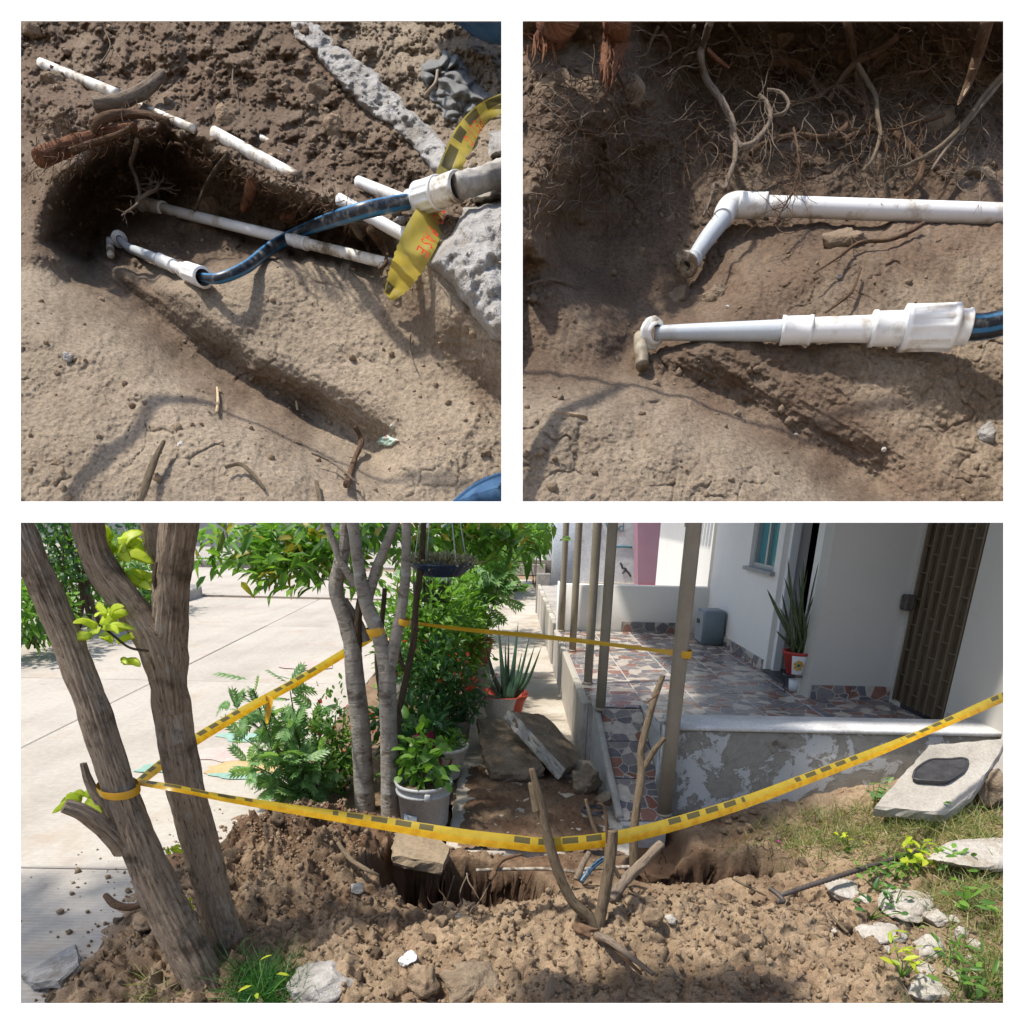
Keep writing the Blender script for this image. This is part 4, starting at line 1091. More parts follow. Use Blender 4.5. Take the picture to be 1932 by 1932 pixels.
part('window', box(.30, .5, 19.985, 19.999, .8, 2.4), NAVY, fh, False)
part('step', box(.2, 1.0, 18.3, 18.5, 0, .25), CONCW, fh, False)
gb = thing('gate_pillar', 'pale blue-grey gate pillar with white cap beyond the parapet', 'pillar', (1.1, 14.5, 0))
part('shaft', bbox(.90, 1.42, 14.0, 14.4, 0, 1.42, .01, 1), mottle('pale_blue_paint', [(.3, (.42, .45, .50)), (.7, (.52, .55, .60))], 5, .8, 40, .2, .004), gb)
part('cap', bbox(.98, 1.26, 14.0, 14.4, 1.425, 1.62, .02, 1), WHITEP, gb)
lw = thing('low_wall', 'low stepped pale wall at the far end of the pavement', 'wall', (-.1, 15, 0))
part('body', bbox(-.02, .18, 13.2, 13.9, 0, .40, .02, 1), POTC, lw); part('step', bbox(-.06, .12, 13.95, 15.6, 0, .78, .02, 1), POTC, lw)
lw2 = solo('low_wall', bbox(.2, 8, 18.4, 18.55, 0, .35, .02, 1), mottle('dark_low_wall', [(.3, (.10, .085, .07)), (.7, (.16, .14, .12))], 5, .9, 40, .3, .01), 'dark low garden wall in front of the far white house', 'wall')
gw = thing('far_building', 'grey far building with a dark pipe across the junction', 'building', (-9, 25, 0))
part('wall', box(-20, -4.6, 25, 26, 0, 5), GREYW, gw, False)
part('column', bbox(-9.6, -9.2, 24.6, 25, 0, 4.5, .01, 1), mottle('pale_column', [(.3, (.38, .38, .37)), (.7, (.46, .46, .45))], 3, .9, 30, .2, .01), gw)
part('pipe', tube([(-9.0, 24.9, 0), (-9.0, 24.9, 4.5)], .12, 12)[:2], BLACKP, gw)
part('plinth', bbox(-9.0, -8.3, 24.2, 24.99, 0, .9, .02, 1), GREYW, gw)
gw2 = thing('street_wall', 'grey rendered garden wall across the street behind the shrubs', 'wall', (-9.2, 7, 0))
part('face', box(-9.4, -9.2, -2, 12.4, 0, 3), GREYW, gw2, False)
bk = thing('far_row', 'pale row of houses closing the end of the street', 'building', (-1.5, 46, 0))
part('wall', box(-5, 1.2, 46, 47, 0, 5), mottle('pale_far_wall', [(.3, (.40, .40, .38)), (.7, (.5, .5, .48))], .6, .9, 10, .2, .01), bk, False)
for k in range(4): part('window', box(-4.4 + k * 1.4, -3.7 + k * 1.4, 45.97, 45.999, .9, 2.4), NAVY, bk, False)

# ================================================================== TREES
def pys(pts, y): return [PY(u, v, y if not callable(y) else y(v)) for u, v in pts]
def prad(ws, y): return [w_ * y * (.80 if y < 2.5 else .89) / FPX / 2 for w_ in ws]
def shoot(parent, base, n, L, spread, seed, mat, up=.3):
    """a spray of separate leaves on a twig"""
    g = random.Random(seed)
    for k in range(n):
        a = g.uniform(0, 2 * math.pi)
        d = Vector((math.cos(a) * spread, math.sin(a) * spread * .7, up + g.uniform(-.5, .5))).normalized()
        tip = base + d * L * g.uniform(.6, 1.15) + Vector((0, 0, -.02))
        part('leaf', blade(base + d * .01, tip, L * g.uniform(.30, .45), (g.uniform(-.01, .01), 0, L * .12), 7, .0012, (g.uniform(-.6, .6), -1, .6)), mat, parent)
t1 = thing('tree', 'big rough-barked tree with two leaning trunks and a fork beside the street', 'tree', PY(430, 1893, 2.05))
yA = lambda v: 2.02 + .10 * (1893 - v) / 900
A = [(455, 1985), (408, 1893), (352, 1790), (303, 1690), (262, 1590), (222, 1480), (186, 1370), (140, 1240), (95, 1135), (50, 1030), (15, 940), (-25, 820)]
tk1 = tpart('trunk', tube(pys(A, yA), prad([125, 112, 106, 98, 88, 72, 70, 68, 66, 62, 58, 52], 2.05), 90, 260, .0075, 46, 2), BARK, t1)
B = [(500, 1985), (458, 1893), (432, 1800), (405, 1700), (378, 1590), (352, 1490), (334, 1400), (322, 1320), (315, 1265)]
yB = lambda v: 2.20 + .05 * (1893 - v) / 900
Bc = [(323, 1345), (317, 1240), (322, 1160), (325, 1100), (332, 1040), (340, 975), (350, 860), (365, 700)]
Bd = [(322, 1345), (302, 1240), (272, 1180), (236, 1130), (202, 1085), (178, 1040), (166, 985), (160, 900), (150, 760)]
tpart('trunk', tube(pys(B, yB), prad([118, 104, 92, 86, 86, 87, 86, 84, 60], 2.2), 90, 220, .0075, 46, 5), BARK, t1)
tpart('limb', tube(pys(Bc, 2.22), prad([60, 84, 76, 73, 74, 76, 66, 55], 2.21), 80, 180, .0075, 44, 8), BARK, t1)
tpart('limb', tube(pys(Bd, 2.20), prad([56, 80, 74, 70, 66, 60, 60, 55, 44], 2.2), 80, 180, .0075, 44, 11), BARK, t1)
tpart('limb', tube(pys([(330, 1120), (300, 1060), (288, 1000), (280, 930), (268, 820)], 2.36), prad([42, 42, 44, 42, 34], 2.3), 40, 80, .006, 40, 19), BARK, t1)
tpart('stub', tube([PY(235, 1600, 2.04), PY(195, 1560, 2.0), PY(155, 1532, 1.97), PY(121, 1520, 1.95)], prad([64, 46, 38, 34], 2.0), 40, 60, .006, 40, 14), BARK, t1)
tpart('stub', tube([PY(205, 1540, 2.1), PY(170, 1480, 2.12), PY(157, 1440, 2.12)], prad([30, 22, 15], 2.0), 24, 30, .005, 40, 15), BARK, t1)
tpart('hollow', tube([PY(296, 1060, 2.19), PY(293, 1095, 2.185), PY(300, 1125, 2.19)], prad([8, 16, 6], 2.1), 16, 16, .001), BARKD, t1)
for k, (u, v, n, L) in enumerate([(160, 1508, 9, .085), (222, 1045, 9, .12), (230, 1085, 7, .11), (262, 1105, 6, .11), (215, 1020, 5, .12), (318, 1608, 4, .05), (352, 1702, 4, .035)]):
    shoot(t1, PY(u, v, 2.12 if v > 1200 else 2.28), n, L, .8, 40 + k, LEAF_LIME)
for pts, lv in (([(280, 1228), (245, 1222), (215, 1200), (190, 1180)], [(190, 1185, 6), (205, 1165, 6), (215, 1215, 3), (180, 1200, 4), (228, 1250, 2), (160, 1205, 3)]),):
    tpart('twig', tube(pys(pts, 2.12), .004, 8), BARKD, t1)
    for k, (u, v, n) in enumerate(lv): shoot(t1, PY(u, v, 2.10 + .02 * (k % 3)), n, .085, .9, 70 + k, LEAF_LIME)
p, q = cloud(1500, (-3.05, 2.0, 3.3), (.9, .55, .55), 3, 30, .3, .45)
p = p[(p[:, 2] > 2.35)]
g_ = np.random.default_rng(3)
V, Fa = leaves(p, g_.normal(0, 1, (len(p), 3)) + [0, 0, -.3], .11, .05, 'long', 4)
tag(mk('crown', V, Fa, LEAF_MID, t1, False), kind=None)

t2 = thing('tree', 'slim pale grey-barked tree with two stems among the potted plants', 'tree', PY(715, 1545, 3.55))
def stem(pts, ws, y, mat=BARKG, nm='stem', n=36, sd=0, disp=.0022):
    return tpart(nm, tube(pys(pts, y), prad(ws, y if not callable(y) else 3.6), n, len(pts) * 16, disp, 36, sd, dv=.3), mat, t2)
stem([(692, 1575), (690, 1540), (685, 1450), (680, 1370), (670, 1280), (664, 1215), (650, 1165), (634, 1115), (640, 1072), (650, 1028), (655, 975), (665, 880)], [52, 48, 44, 42, 40, 36, 32, 30, 28, 26, 24, 20], 3.6, sd=1)
stem([(737, 1580), (737, 1545), (735, 1450), (733, 1370), (731, 1290), (729, 1235)], [50, 44, 40, 37, 38, 30], 3.5, sd=2)
stem([(730, 1275), (717, 1205), (697, 1155), (684, 1112), (676, 1062), (669, 1010), (663, 965), (655, 870)], [34, 32, 30, 27, 25, 23, 22, 18], 3.5, sd=3)
stem([(731, 1275), (744, 1215), (756, 1155), (764, 1100), (766, 1045), (767, 985), (770, 880)], [30, 26, 22, 20, 19, 18, 15], 3.5, sd=4)
stem([(694, 1130), (708, 1080), (728, 1030), (750, 975), (775, 900)], [22, 20, 18, 17, 13], 3.52, sd=5, nm='branch')
stem([(670, 1105), (645, 1062), (628, 1020), (612, 975), (600, 900)], [17, 16, 15, 14, 11], 3.58, sd=6, nm='branch')
stem([(690, 1210), (680, 1180), (662, 1150), (650, 1130)], [20, 17, 14, 12], 3.62, sd=7, nm='branch')
stem([(672, 1230), (676, 1160), (684, 1110)], [24, 16, 12], 3.6, BARKD, sd=8, nm='branch')
stem([(748, 1420), (752, 1350), (768, 1270), (780, 1210), (785, 1140), (795, 1060), (800, 970)], [17, 16, 15, 14, 13, 12, 10], 3.8, BARKD, 'stem', 24, 9, .003)
stem([(770, 1280), (755, 1240), (752, 1200), (765, 1150)], [8, 8, 7, 6], 3.8, BARKD, 'branch', 16, 10, .002)
stem([(722, 1330), (712, 1250), (720, 1180), (726, 1110)], [12, 12, 11, 9], 3.75, BARKD, 'stem', 20, 12, .002)
cps = [cloud(4200, (-.55, 3.75, 2.75), (1.05, .9, .65), 11, 40, .3, .5)[0], cloud(1100, (.05, 3.6, 2.75), (.7, .65, .45), 12, 26, .3, .5)[0]]
# low boughs that hang into view on the left and in front of the pavement
low = []
for (u, v, y, n) in [(470, 1030, 4.2, 90), (520, 1010, 4.3, 110), (560, 1050, 4.2, 110), (600, 1025, 4.3, 110), (440, 1005, 4.2, 70), (550, 1085, 4.1, 40), (510, 1060, 4.2, 80), (615, 1085, 4.1, 40), (640, 1040, 4.4, 60), (700, 1000, 4.3, 90), (740, 1005, 4.6, 70), (850, 1000, 4.5, 80), (910, 995, 4.6, 70), (960, 1005, 4.6, 60), (930, 1035, 4.6, 40), (880, 1015, 4.6, 50), (1000, 995, 4.7, 40), (820, 1010, 4.6, 60)]:
    c = PY(u, v, y); g2 = np.random.default_rng(u)
    low.append(np.array(c) + g2.normal(0, 1, (n, 3)) * [.13, .15, .06])
low = np.vstack(low)
p = np.vstack(cps + [low])
g_ = np.random.default_rng(5)
uu, vv, dd = proj(p)
p = p[(p[:, 2] > 1.9) | (vv < 1110)]
dr_ = g_.normal(0, 1, (len(p), 3)) * [1, 1, .5] + [0, 0, -.5]
k = int(len(p) * .86)
idx = g_.permutation(len(p))
V, Fa = leaves(p[idx[:k]], dr_[idx[:k]], .125, .048, 'long', 6, .5)
mk('crown', V, Fa, LEAF_MID, t2, False)
V, Fa = leaves(p[idx[k:]], dr_[idx[k:]], .12, .05, 'long', 7, .5)
mk('crown', V, Fa, LEAF_OLIVE, t2, False)

# ================================================================== SHRUBS AND POTTED PLANTS
def bush(name, label, c, r, n, L, W, mat, seed, tpl='oval', stems=7, cat='shrub', clump=14, group=None, base=None, droop=-.1, smat=None, shell=.5):
    base = Vector(base) if base is not None else Vector((c[0], c[1], c[2] - r[2]))
    t = thing(name, label, cat, base, group)
    p, q = cloud(n, c, r, seed, clump, .3, shell)
    p[:, 2] = np.maximum(p[:, 2], base.z + .02)
    g = np.random.default_rng(seed + 1)
    V, Fa = leaves(p, q + g.normal(0, .6, q.shape) + [0, 0, droop], L, W, tpl, seed)
    mk('foliage', V, Fa, mat, t, False)
    if stems:
        ts = []
        for k in range(stems):
            e = p[g.integers(0, len(p))]
            mid = (np.array(base) + e) / 2 + g.normal(0, .03, 3)
            ts.append(tube([base + Vector((g.normal(0, .03), g.normal(0, .03), 0)), mid, e], [.008, .006, .003], 7, 10))
        tpart('stems', jt(*ts), smat or BARKD, t)
    return t
# feathery shrub at the kerb
fb = PY(600, 1532, 3.75)
ft = thing('shrub', 'light green feathery-leaved shrub between the heap and the street', 'shrub', fb)
fs = [PY(u, v, y) for u, v, y in [(478, 1300, 3.6), (500, 1330, 3.7), (545, 1290, 3.7), (455, 1390, 3.5), (470, 1440, 3.5), (520, 1420, 3.5), (555, 1370, 3.6), (590, 1340, 3.8), (520, 1480, 3.5), (480, 1350, 3.8), (565, 1440, 3.5), (600, 1420, 3.6), (535, 1350, 3.9), (440, 1330, 3.7), (560, 1500, 3.5), (610, 1480, 3.6), (630, 1390, 3.9)]]
ts, fp_, fd_ = [], [], []
g_ = np.random.default_rng(8)
for e in fs:
    mid = (fb + e) / 2 + Vector((g_.normal(0, .03), g_.normal(0, .03), .05))
    ts.append(tube([fb, mid, e], [.007, .005, .002], 7, 12))
    for k in range(17):
        t = g_.uniform(.45, 1.08); b0 = mid.lerp(e, (t - .5) * 2) if t > .5 else fb.lerp(mid, t * 2)
        fp_.append(tuple(b0)); fd_.append((e - mid).normalized() * .35 + Vector(tuple(g_.normal(0, .75, 3))) + Vector((0, 0, -.1)))
V, Fa = leaves(fp_, fd_, .135, .105, 'feather', 3, .5)
mk('foliage', V, Fa, LEAF_FERN, ft, False); tpart('stems', jt(*ts), BARKD, ft)
for k, (u, v) in enumerate([(434, 1278), (446, 1300)]):
    pass
rb = PY(640, 1530, 3.85)
rt = bush('shrub', 'red-flowered thorny shrub between feathery shrub and pale tree', PY(632, 1420, 3.9), (.20, .2, .34), 900, .045, .022, LEAF_MID, 21, 'oval', 10, base=rb)
p, q = cloud(70, PY(632, 1420, 3.82), (.19, .16, .33), 22, 3, .3, .4)
V, Fa = leaves(p, q, .03, .02, 'oval', 23); tag(mk('flowers', V, Fa, LEAF_RED, rt, False), kind='stuff')
hgroup = 'leafy shrubs in the planting strip'
bush('shrub', 'tall leafy shrub right behind the pale tree under the hanging dish', PY(800, 1190, 5.2), (.30, .35, .45), 1500, .07, .032, LEAF_MID, 31, 'oval', 9, group=hgroup, base=(PY(800, 1300, 5.2).x, 5.2, 0), smat=STICK)
bush('shrub', 'shrub with shiny bright leaves beside the pavement, behind the red-flowered pot', PY(850, 1190, 5.8), (.28, .4, .42), 1600, .075, .035, LEAF_MID, 32, 'oval', 9, group=hgroup, base=(PY(845, 1300, 5.8).x, 5.8, 0), smat=STICK)
bush('shrub', 'dark green shrub low behind the cream pot', PY(810, 1270, 4.9), (.30, .3, .28), 1100, .06, .03, LEAF_DARK, 33, 'oval', 6, group=hgroup, base=(PY(810, 1330, 4.9).x, 4.9, 0))
bush('shrub', 'lobed-leaf shrub overhanging the far pavement edge', PY(885, 1090, 6.6), (.36, .5, .42), 420, .20, .17, LEAF_FERN, 34, 'feather', 8, group=hgroup, base=(PY(870, 1220, 6.6).x, 6.6, 0))
bush('shrub', 'farthest shrub of the planting strip, beside the low stepped wall', PY(905, 1060, 9.0), (.5, .8, .55), 1300, .11, .05, LEAF_MID, 35, 'oval', 6, group=hgroup, base=(PY(890, 1120, 9.0).x, 9.0, 0))
bush('shrub', 'airy shrub seen through the stems of the pale tree', PY(760, 1210, 5.8), (.22, .4, .55), 800, .06, .028, LEAF_MID, 36, 'oval', 6, group=hgroup, base=(PY(760, 1300, 5.8).x, 5.8, 0))
bush('shrub', 'small round-leaved shrub at the pavement edge with red blooms', PY(885, 1215, 6.2), (.18, .2, .24), 500, .055, .03, LEAF_DARK, 37, 'oval', 5, group=hgroup, base=(PY(880, 1290, 6.2).x, 6.2, 0))
p, q = cloud(26, PY(850, 1230, 5.1), (.4, .1, .3), 41, 2, .3, .4)
rfl = bush('flowering_plant', 'scattered red blossoms on thin stems among the planting strip shrubs', PY(845, 1245, 5.0), (.38, .15, .2), 30, .035, .03, LEAF_RED, 42, 'oval', 8, 'plant', 2, base=(PY(845, 1330, 5.0).x, 5.0, 0))

def soil_disc(c, r, parent): part('soil', rock(Vector(c), (r, r, .02), 3, 3, .15, .1), CLODP, parent)
# bucket
bc = PY(800, 1556, 3.42)
bc = Vector((bc.x, 3.45, .0))
bt = thing('bucket', 'grey paint bucket used as planter at the corner of the pavement', 'bucket', bc)
part('shell', lathe([(.0, .005), (.118, .005), (.122, .012), (.136, .185), (.146, .188), (.147, .203), (.138, .206), (.139, .228), (.149, .231), (.150, .248), (.140, .250), (.134, .235), (.128, .2), (.0, .19)], 40, bc), BUCKET, bt)
part('blue_print', xf((lambda: ([(.1345 * math.cos(a), .1345 * math.sin(a), z) for a in np.linspace(-2.35, -1.75, 9) for z in (.05, .10)], [(q * 2, q * 2 + 2, q * 2 + 3, q * 2 + 1) for q in range(8)]))(), Matrix.Translation(bc)), mottle('faded_blue_print', [(.45, (.42, .43, .43)), (.6, (.10, .22, .40))], 40, .6, 60, .1, .001), bt)
part('handle_ear', bbox(bc.x + .02, bc.x + .05, bc.y - .165, bc.y - .145, .19, .23, .004, 1), BUCKET, bt)
soil_disc((bc.x, bc.y, .2), .13, bt)
bush('bucket_plant', 'broad-leaved green plant growing in the grey bucket', (bc.x - .01, bc.y, .37), (.15, .13, .16), 150, .085, .05, LEAF_MID, 51, 'oval', 8, 'plant', 5, base=(bc.x, bc.y, .205))
# cream pot with orange ornament
cc = PY(840, 1462, 4.15); cc = Vector((cc.x, 4.15, 0))
ct = thing('plant_pot', 'cream plant pot with an orange scroll ornament by the pavement', 'plant pot', cc)
part('pot', lathe([(0, .004), (.085, .004), (.09, .01), (.135, .19), (.145, .195), (.146, .215), (.136, .216), (.13, .19), (0, .18)], 34, cc), POTC, ct)
for s in (-1, 1):
    pts = [cc + Vector((.122 * math.cos(a), .122 * math.sin(a), z)) for a, z in ((-1.45 + s * .01, .05), (-1.45 + s * .12, .10), (-1.45 + s * .28, .15), (-1.45 + s * .20, .165))]
    part('scroll', tube([cc + (p_ - cc).normalized() * 0 + Vector(((p_ - cc).x * (.105 + .24 * (p_.z) * .55) / .122, (p_ - cc).y * (.105 + .24 * (p_.z) * .55) / .122, p_.z)) for p_ in pts], .008, 6)[:2], POTT, ct)
bush('succulent', 'low bright green succulent filling the cream scroll pot', (cc.x, cc.y, .235), (.13, .12, .05), 420, .045, .014, LEAF_MID, 52, 'long', 0, 'plant', 8, base=(cc.x, cc.y, .19), droop=.4)
# dark-leaved plants between
bush('foliage_plant', 'green and wine-red leaved plant behind the grey bucket', PY(790, 1410, 4.1), (.18, .16, .2), 170, .12, .06, LEAF_DARK, 53, 'long', 6, 'plant', 6, base=(PY(790, 1470, 4.1).x, 4.1, 0))
wr = bush('foliage_plant', 'wine-red drooping leaves between the bucket and the cream pot', PY(815, 1425, 3.95), (.07, .07, .09), 22, .09, .06, leaf_mat('wine_leaf', (.10, .01, .03), (.18, .02, .05), .2), 54, 'oval', 3, 'plant', 3, base=(PY(815, 1480, 3.95).x, 3.95, 0))
bush('foliage_plant', 'dark spreading plant beside the cream pot under the shrubs', PY(775, 1370, 4.5), (.28, .25, .16), 420, .10, .045, LEAF_DARK, 55, 'long', 6, 'plant', 8, base=(PY(775, 1430, 4.5).x, 4.5, 0))
# red-flowering pot in front of the aloe
rc = Vector((PY(862, 1350, 4.75).x, 4.75, 0))
rt2 = thing('plant_pot', 'stone-grey pot holding the red-flowered plant beside the aloe', 'plant pot', rc)
part('pot', lathe([(0, .004), (.075, .004), (.095, .18), (.10, .2), (.09, .2), (0, .17)], 26, rc), mottle('mossy_pot', [(.3, (.17, .11, .08)), (.7, (.26, .22, .17))], 9, .9, 40, .4, .006), rt2)
rp_ = bush('flowering_plant', 'potted plant with red flower heads next to the aloe', (rc.x, rc.y, .34), (.15, .13, .16), 260, .075, .026, LEAF_DARK, 56, 'long', 6, 'plant', 8, base=(rc.x, rc.y, .18))
p, q = cloud(60, (rc.x, rc.y - .03, .47), (.17, .1, .05), 57, 9, .25, .5)
V, Fa = leaves(p, q + [0, 0, .6], .035, .022, 'oval', 58); tag(mk('flowers', V, Fa, LEAF_RED, rp_, False), kind='stuff')
# aloe in a scalloped planter
ac = Vector((PY(950, 1345, 5.45).x, 5.45, 0))
at_ = thing('planter', 'scalloped planter painted white in front and red at the side, holding the aloe', 'planter', ac)
def scal(a, z): return (.06 * abs(math.sin(4 * a)) if z > .16 else .02)
part('body', lathe([(0, .004), (.12, .004), (.126, .02), (.165, .16), (.19, .215), (.182, .22), (.155, .17), (0, .15)], 64, ac, scal), POTR, at_)
V, Fc = lathe([(.125, .012), (.169, .16), (.196, .218)], 64, ac, scal)
keep = [f for f in Fc if np.mean([math.atan2(V[i][1] - ac.y, V[i][0] - ac.x) for i in f]) < -1.05 or False]
V = V + (V - np.array([ac.x, ac.y, 0])) * [.02, .02, 0]
_us = sorted({i for f_ in keep for i in f_}); _mp = {i: k for k, i in enumerate(_us)}
part('white_face', (V[_us], [tuple(_mp[i] for i in f_) for f_ in keep]), POTW, at_)
al = thing('aloe', 'large spiky aloe with long dark green pointed leaves', 'plant', (ac.x, ac.y, .15))
ALOE = mottle('aloe_skin', [(.3, (.030, .085, .045)), (.7, (.075, .15, .085))], 7, .4, 30, .05, .002, spec=.5)
for k, (u, v, w_) in enumerate([(940, 1172, .055), (978, 1173, .055), (912, 1196, .05), (960, 1195, .035), (953, 1207, .035), (1000, 1196, .045), (1022, 1219, .05), (868, 1237, .055), (1009, 1218, .05), (905, 1225, .04), (944, 1218, .03), (985, 1230, .045)]):
    tp = PY(u, v, 5.45 + [.06, .1, -.05, .12, -.02, .05, -.08, -.1, -.05, .12, .15, .12][k])
    b0 = Vector((ac.x + (u - 945) * .0006 + .02, ac.y + rnd.uniform(-.04, .03), .17))
    side = (tp.x - b0.x)
    part('leaf', blade(b0, tp, w_ * 1.15, (side * .02, -.02, -.01 - abs(side) * .30), 12, .011, (side * -.8, -1, .15), True), ALOE, al)
# small pots standing further along
for k, (u, v, y, m, lab) in enumerate([(835, 1275, 5.3, BLACKP, 'dark rectangular pot of dry stalks behind the red-flowered plant'), (905, 1222, 6.0, POTT, 'terracotta pot at the pavement edge beside the shiny shrub'), (893, 1195, 6.8, POTT, 'farther terracotta pot standing on a small grey slab'), (742, 1250, 5.4, POTR, 'red bowl pot seen through the fork of the pale tree')]):
    c = PY(u, v, y); c.z = max(0, c.z - .12)
    t = thing('plant_pot', lab, 'plant pot', c)
    part('pot', lathe([(0, .0), (.08, .0), (.11, .16), (.12, .17), (.12, .19), (.105, .19), (.1, .16), (0, .15)], 24, c), m, t)
    soil_disc((c.x, c.y, c.z + .155), .1, t)
    if c.z > .05: part('support', bbox(c.x - .09, c.x + .09, c.y - .09, c.y + .09, 0, c.z - .001, .01, 1), CONC, t)
# hanging dish and hanging black pot
hd = PY(832, 1075, 3.9)
hg = thing('hanging_dish', 'hanging dark blue ribbed dish of dry grey succulents', 'hanging planter', hd)
part('dish', lathe([(0, -.03), (.10, -.03), (.112, -.025), (.172, .03), (.178, .032), (.170, .036), (.1, -.005), (0, -.01)], 80, hd, lambda a, z: .025 * math.sin(30 * a)), BLUEDISH, hg)
p, q = cloud(900, hd + Vector((0, 0, .045)), (.17, .16, .028), 61, 9, .3, .5)
V, Fa = leaves(p, q + [0, 0, .5], .028, .014, 'oval', 62, 1.0); mk('dry_foliage', V, Fa, LEAF_DRY, hg, False)
for k in range(4):
    a = .6 + k * math.pi / 2
    part('hanger', tube([hd + Vector((.16 * math.cos(a), .16 * math.sin(a), .03)), hd + Vector((.02 * math.cos(a), .02 * math.sin(a), .75))], .0035, 6)[:2], flatmat('pale_hanger_cord', (.5, .5, .48), .6), hg)
part('hook', tube([hd + Vector((0, 0, .74)), hd + Vector((.0, 0, 1.1))], .004, 6)[:2], IRON, hg)
bp = PY(808, 1118, 5.3)
bg = thing('hanging_pot', 'black square pot hanging below the blue dish among the leaves', 'hanging planter', bp)
part('pot', bbox(bp.x - .10, bp.x + .16, bp.y - .1, bp.y + .1, bp.z - .06, bp.z + .10, .012, 2), BLACKP, bg)
for s in (-.09, .15): part('hanger', tube([(bp.x + s, bp.y, bp.z + .09), (bp.x + .03, bp.y, bp.z + .9)], .003, 6)[:2], BLACKP, bg)
V, Fa = leaves(*[(lambda g: (np.array([bp.x, bp.y - .08, bp.z + .1]) + g.uniform(-1, 1, (60, 3)) * [.08, .04, .05], g.normal(0, .5, (60, 3)) + [0, -.3, -1.2]))(np.random.default_rng(4))][0], .09, .015, 'long', 5)
mk('foliage', V, Fa, LEAF_MID, bg, False)

# far shrubs and trees
fgroup = 'shrubs across the street'
for k, (u, v, y, r, m, lab) in enumerate([(95, 1030, 8.6, (.55, .6, .55), LEAF_DARK, 'dark bushy shrub across the street between the first leaning trunks'), (130, 1085, 8.9, (.5, .5, .45), LEAF_MID, 'mid green shrub across the street beside the thin bent stems'), (55, 1150, 7.4, (.4, .5, .28), LEAF_MID, 'low shrub at the left picture edge across the street'), (255, 1075, 10.5, (.5, .8, .45), LEAF_FERN, 'pale green shrub across the street seen through the tree fork'), (255, 1125, 10.3, (.42, .5, .22), LEAF_MID, 'low green clump on the far kerb seen through the tree fork'), (225, 1010, 12.5, (.8, .8, .5), LEAF_DARK, 'dark shrub against the far grey wall'), (420, 1080, 18.9, (.9, .5, .13), LEAF_MID, 'low planting along the far kerb beyond the junction')]):
    c = PY(u, v, y)
    bush('shrub', lab, c, r, 900 if k < 6 else 500, .11, .05, m, 80 + k, 'oval', 6, group=fgroup, base=(c.x, c.y, .1), shell=.4)
for k, (u, v, y, r, m, lab) in enumerate([(1025, 1052, 21, (.62, .6, .42), LEAF_OLIVE, 'rounded orange-tinged bush in front of the far white house'), (975, 1010, 24, (1.2, 1, .9), LEAF_DARK, 'dark leafy tree mass at the end of the pavement'), (1010, 1000, 16, (.6, .8, .45), LEAF_MID, 'drooping green foliage above the far pavement'), (940, 1020, 14, (.7, .9, .55), LEAF_MID, 'bushy green growth beside the far pavement'), (1108, 1080, 12.9, (.13, .2, .2), LEAF_OLIVE, 'small yellowish plant behind the parapet')]):
    c = PY(u, v, y)
    bush('far_shrub', lab, c, r, 1000, .16 if k < 4 else .1, .08 if k < 4 else .05, m, 100 + k, 'oval', 5, group='far greenery', base=(c.x, c.y, 0), shell=.4)
tr = thing('far_tree', 'thin pale trunk of a young tree in front of the far white house', 'tree', G(1003, 1072, 0))
b0 = G(1003, 1072, 0)
tpart('trunk', tube([b0, b0 + Vector((.05, 0, 1.2)), b0 + Vector((0, 0, 2.4))], [.14, .11, .09], 10), ROOTP, tr)
p, q = cloud(900, b0 + Vector((0, 0, 2.2)), (1.0, .9, .8), 121, 20)
V, Fa = leaves(p, q, .2, .1, 'oval', 5); mk('crown', V, Fa, LEAF_MID, tr, False)
for k in range(3): # thin bent shrubs stems across the street
    b0 = PY(150 + k * 22, 1190, 8.7); b0.z = .1
    tsolo('sapling', tube([b0, b0 + Vector((.12 - .1 * k, 0, .5)), b0 + Vector((-.05 + .12 * k, .1, 1.3))], [.03, .025, .015], 8), BARKD, ['leftmost bent thin sapling stem across the street', 'middle thin sapling stem across the street', 'right thin sapling stem across the street by the fork'][k], 'sapling', 'thin stems across the street')

# ================================================================== THE DIG: TAPE, SLABS, STICKS, STONES
def ribbon(pts, wd, tilt, mat, n=120, v0=0.0, flip=False):
    """a strip of tape: pts are world points of its middle line, tilt the lean of its width away from upright"""
    C = spline(pts, n); tl = lerpl(tilt, n); wl = lerpl(wd, n)
    V, UV, L = [], [], 0
    for q, c in enumerate(C):
        tg = (C[min(q + 1, n - 1)] - C[max(q - 1, 0)]).normalized()
        up = Vector((0, 0, 1)); up = (up - tg * up.dot(tg)).normalized(); out = tg.cross(up)
        a = up * math.cos(tl[q]) + out * math.sin(tl[q])
        if q: L += (c - C[q - 1]).length
        for k in range(5):
            f = k / 4; cup = .06 * (1 - (2 * f - 1) ** 2) * wl[q]
            V.append(c + a * wl[q] * (f - .5) + tg.cross(a) * cup); UV.append((L + v0, 1 - f if flip else f))
    Fc = [(q * 5 + k, q * 5 + 5 + k, q * 5 + 6 + k, q * 5 + 1 + k) for q in range(n - 1) for k in range(4)]
    return V, Fc, UV
tg1 = 'yellow caution tape strung around the dig'
front = [(262, 1476, 2.26), (330, 1487, 2.22), (420, 1505, 2.3), (560, 1528, 2.42), (720, 1553, 2.5), (860, 1576, 2.5), (960, 1588, 2.48), (1035, 1594, 2.47), (1150, 1583, 2.5), (1260, 1558, 2.6), (1400, 1515, 2.72), (1520, 1470, 2.85), (1650, 1420, 3.0), (1740, 1383, 3.1), (1810, 1352, 3.2), (1900, 1312, 3.35), (1990, 1275, 3.5)]
fpts = [P(u, v, d) for u, v, d in front]
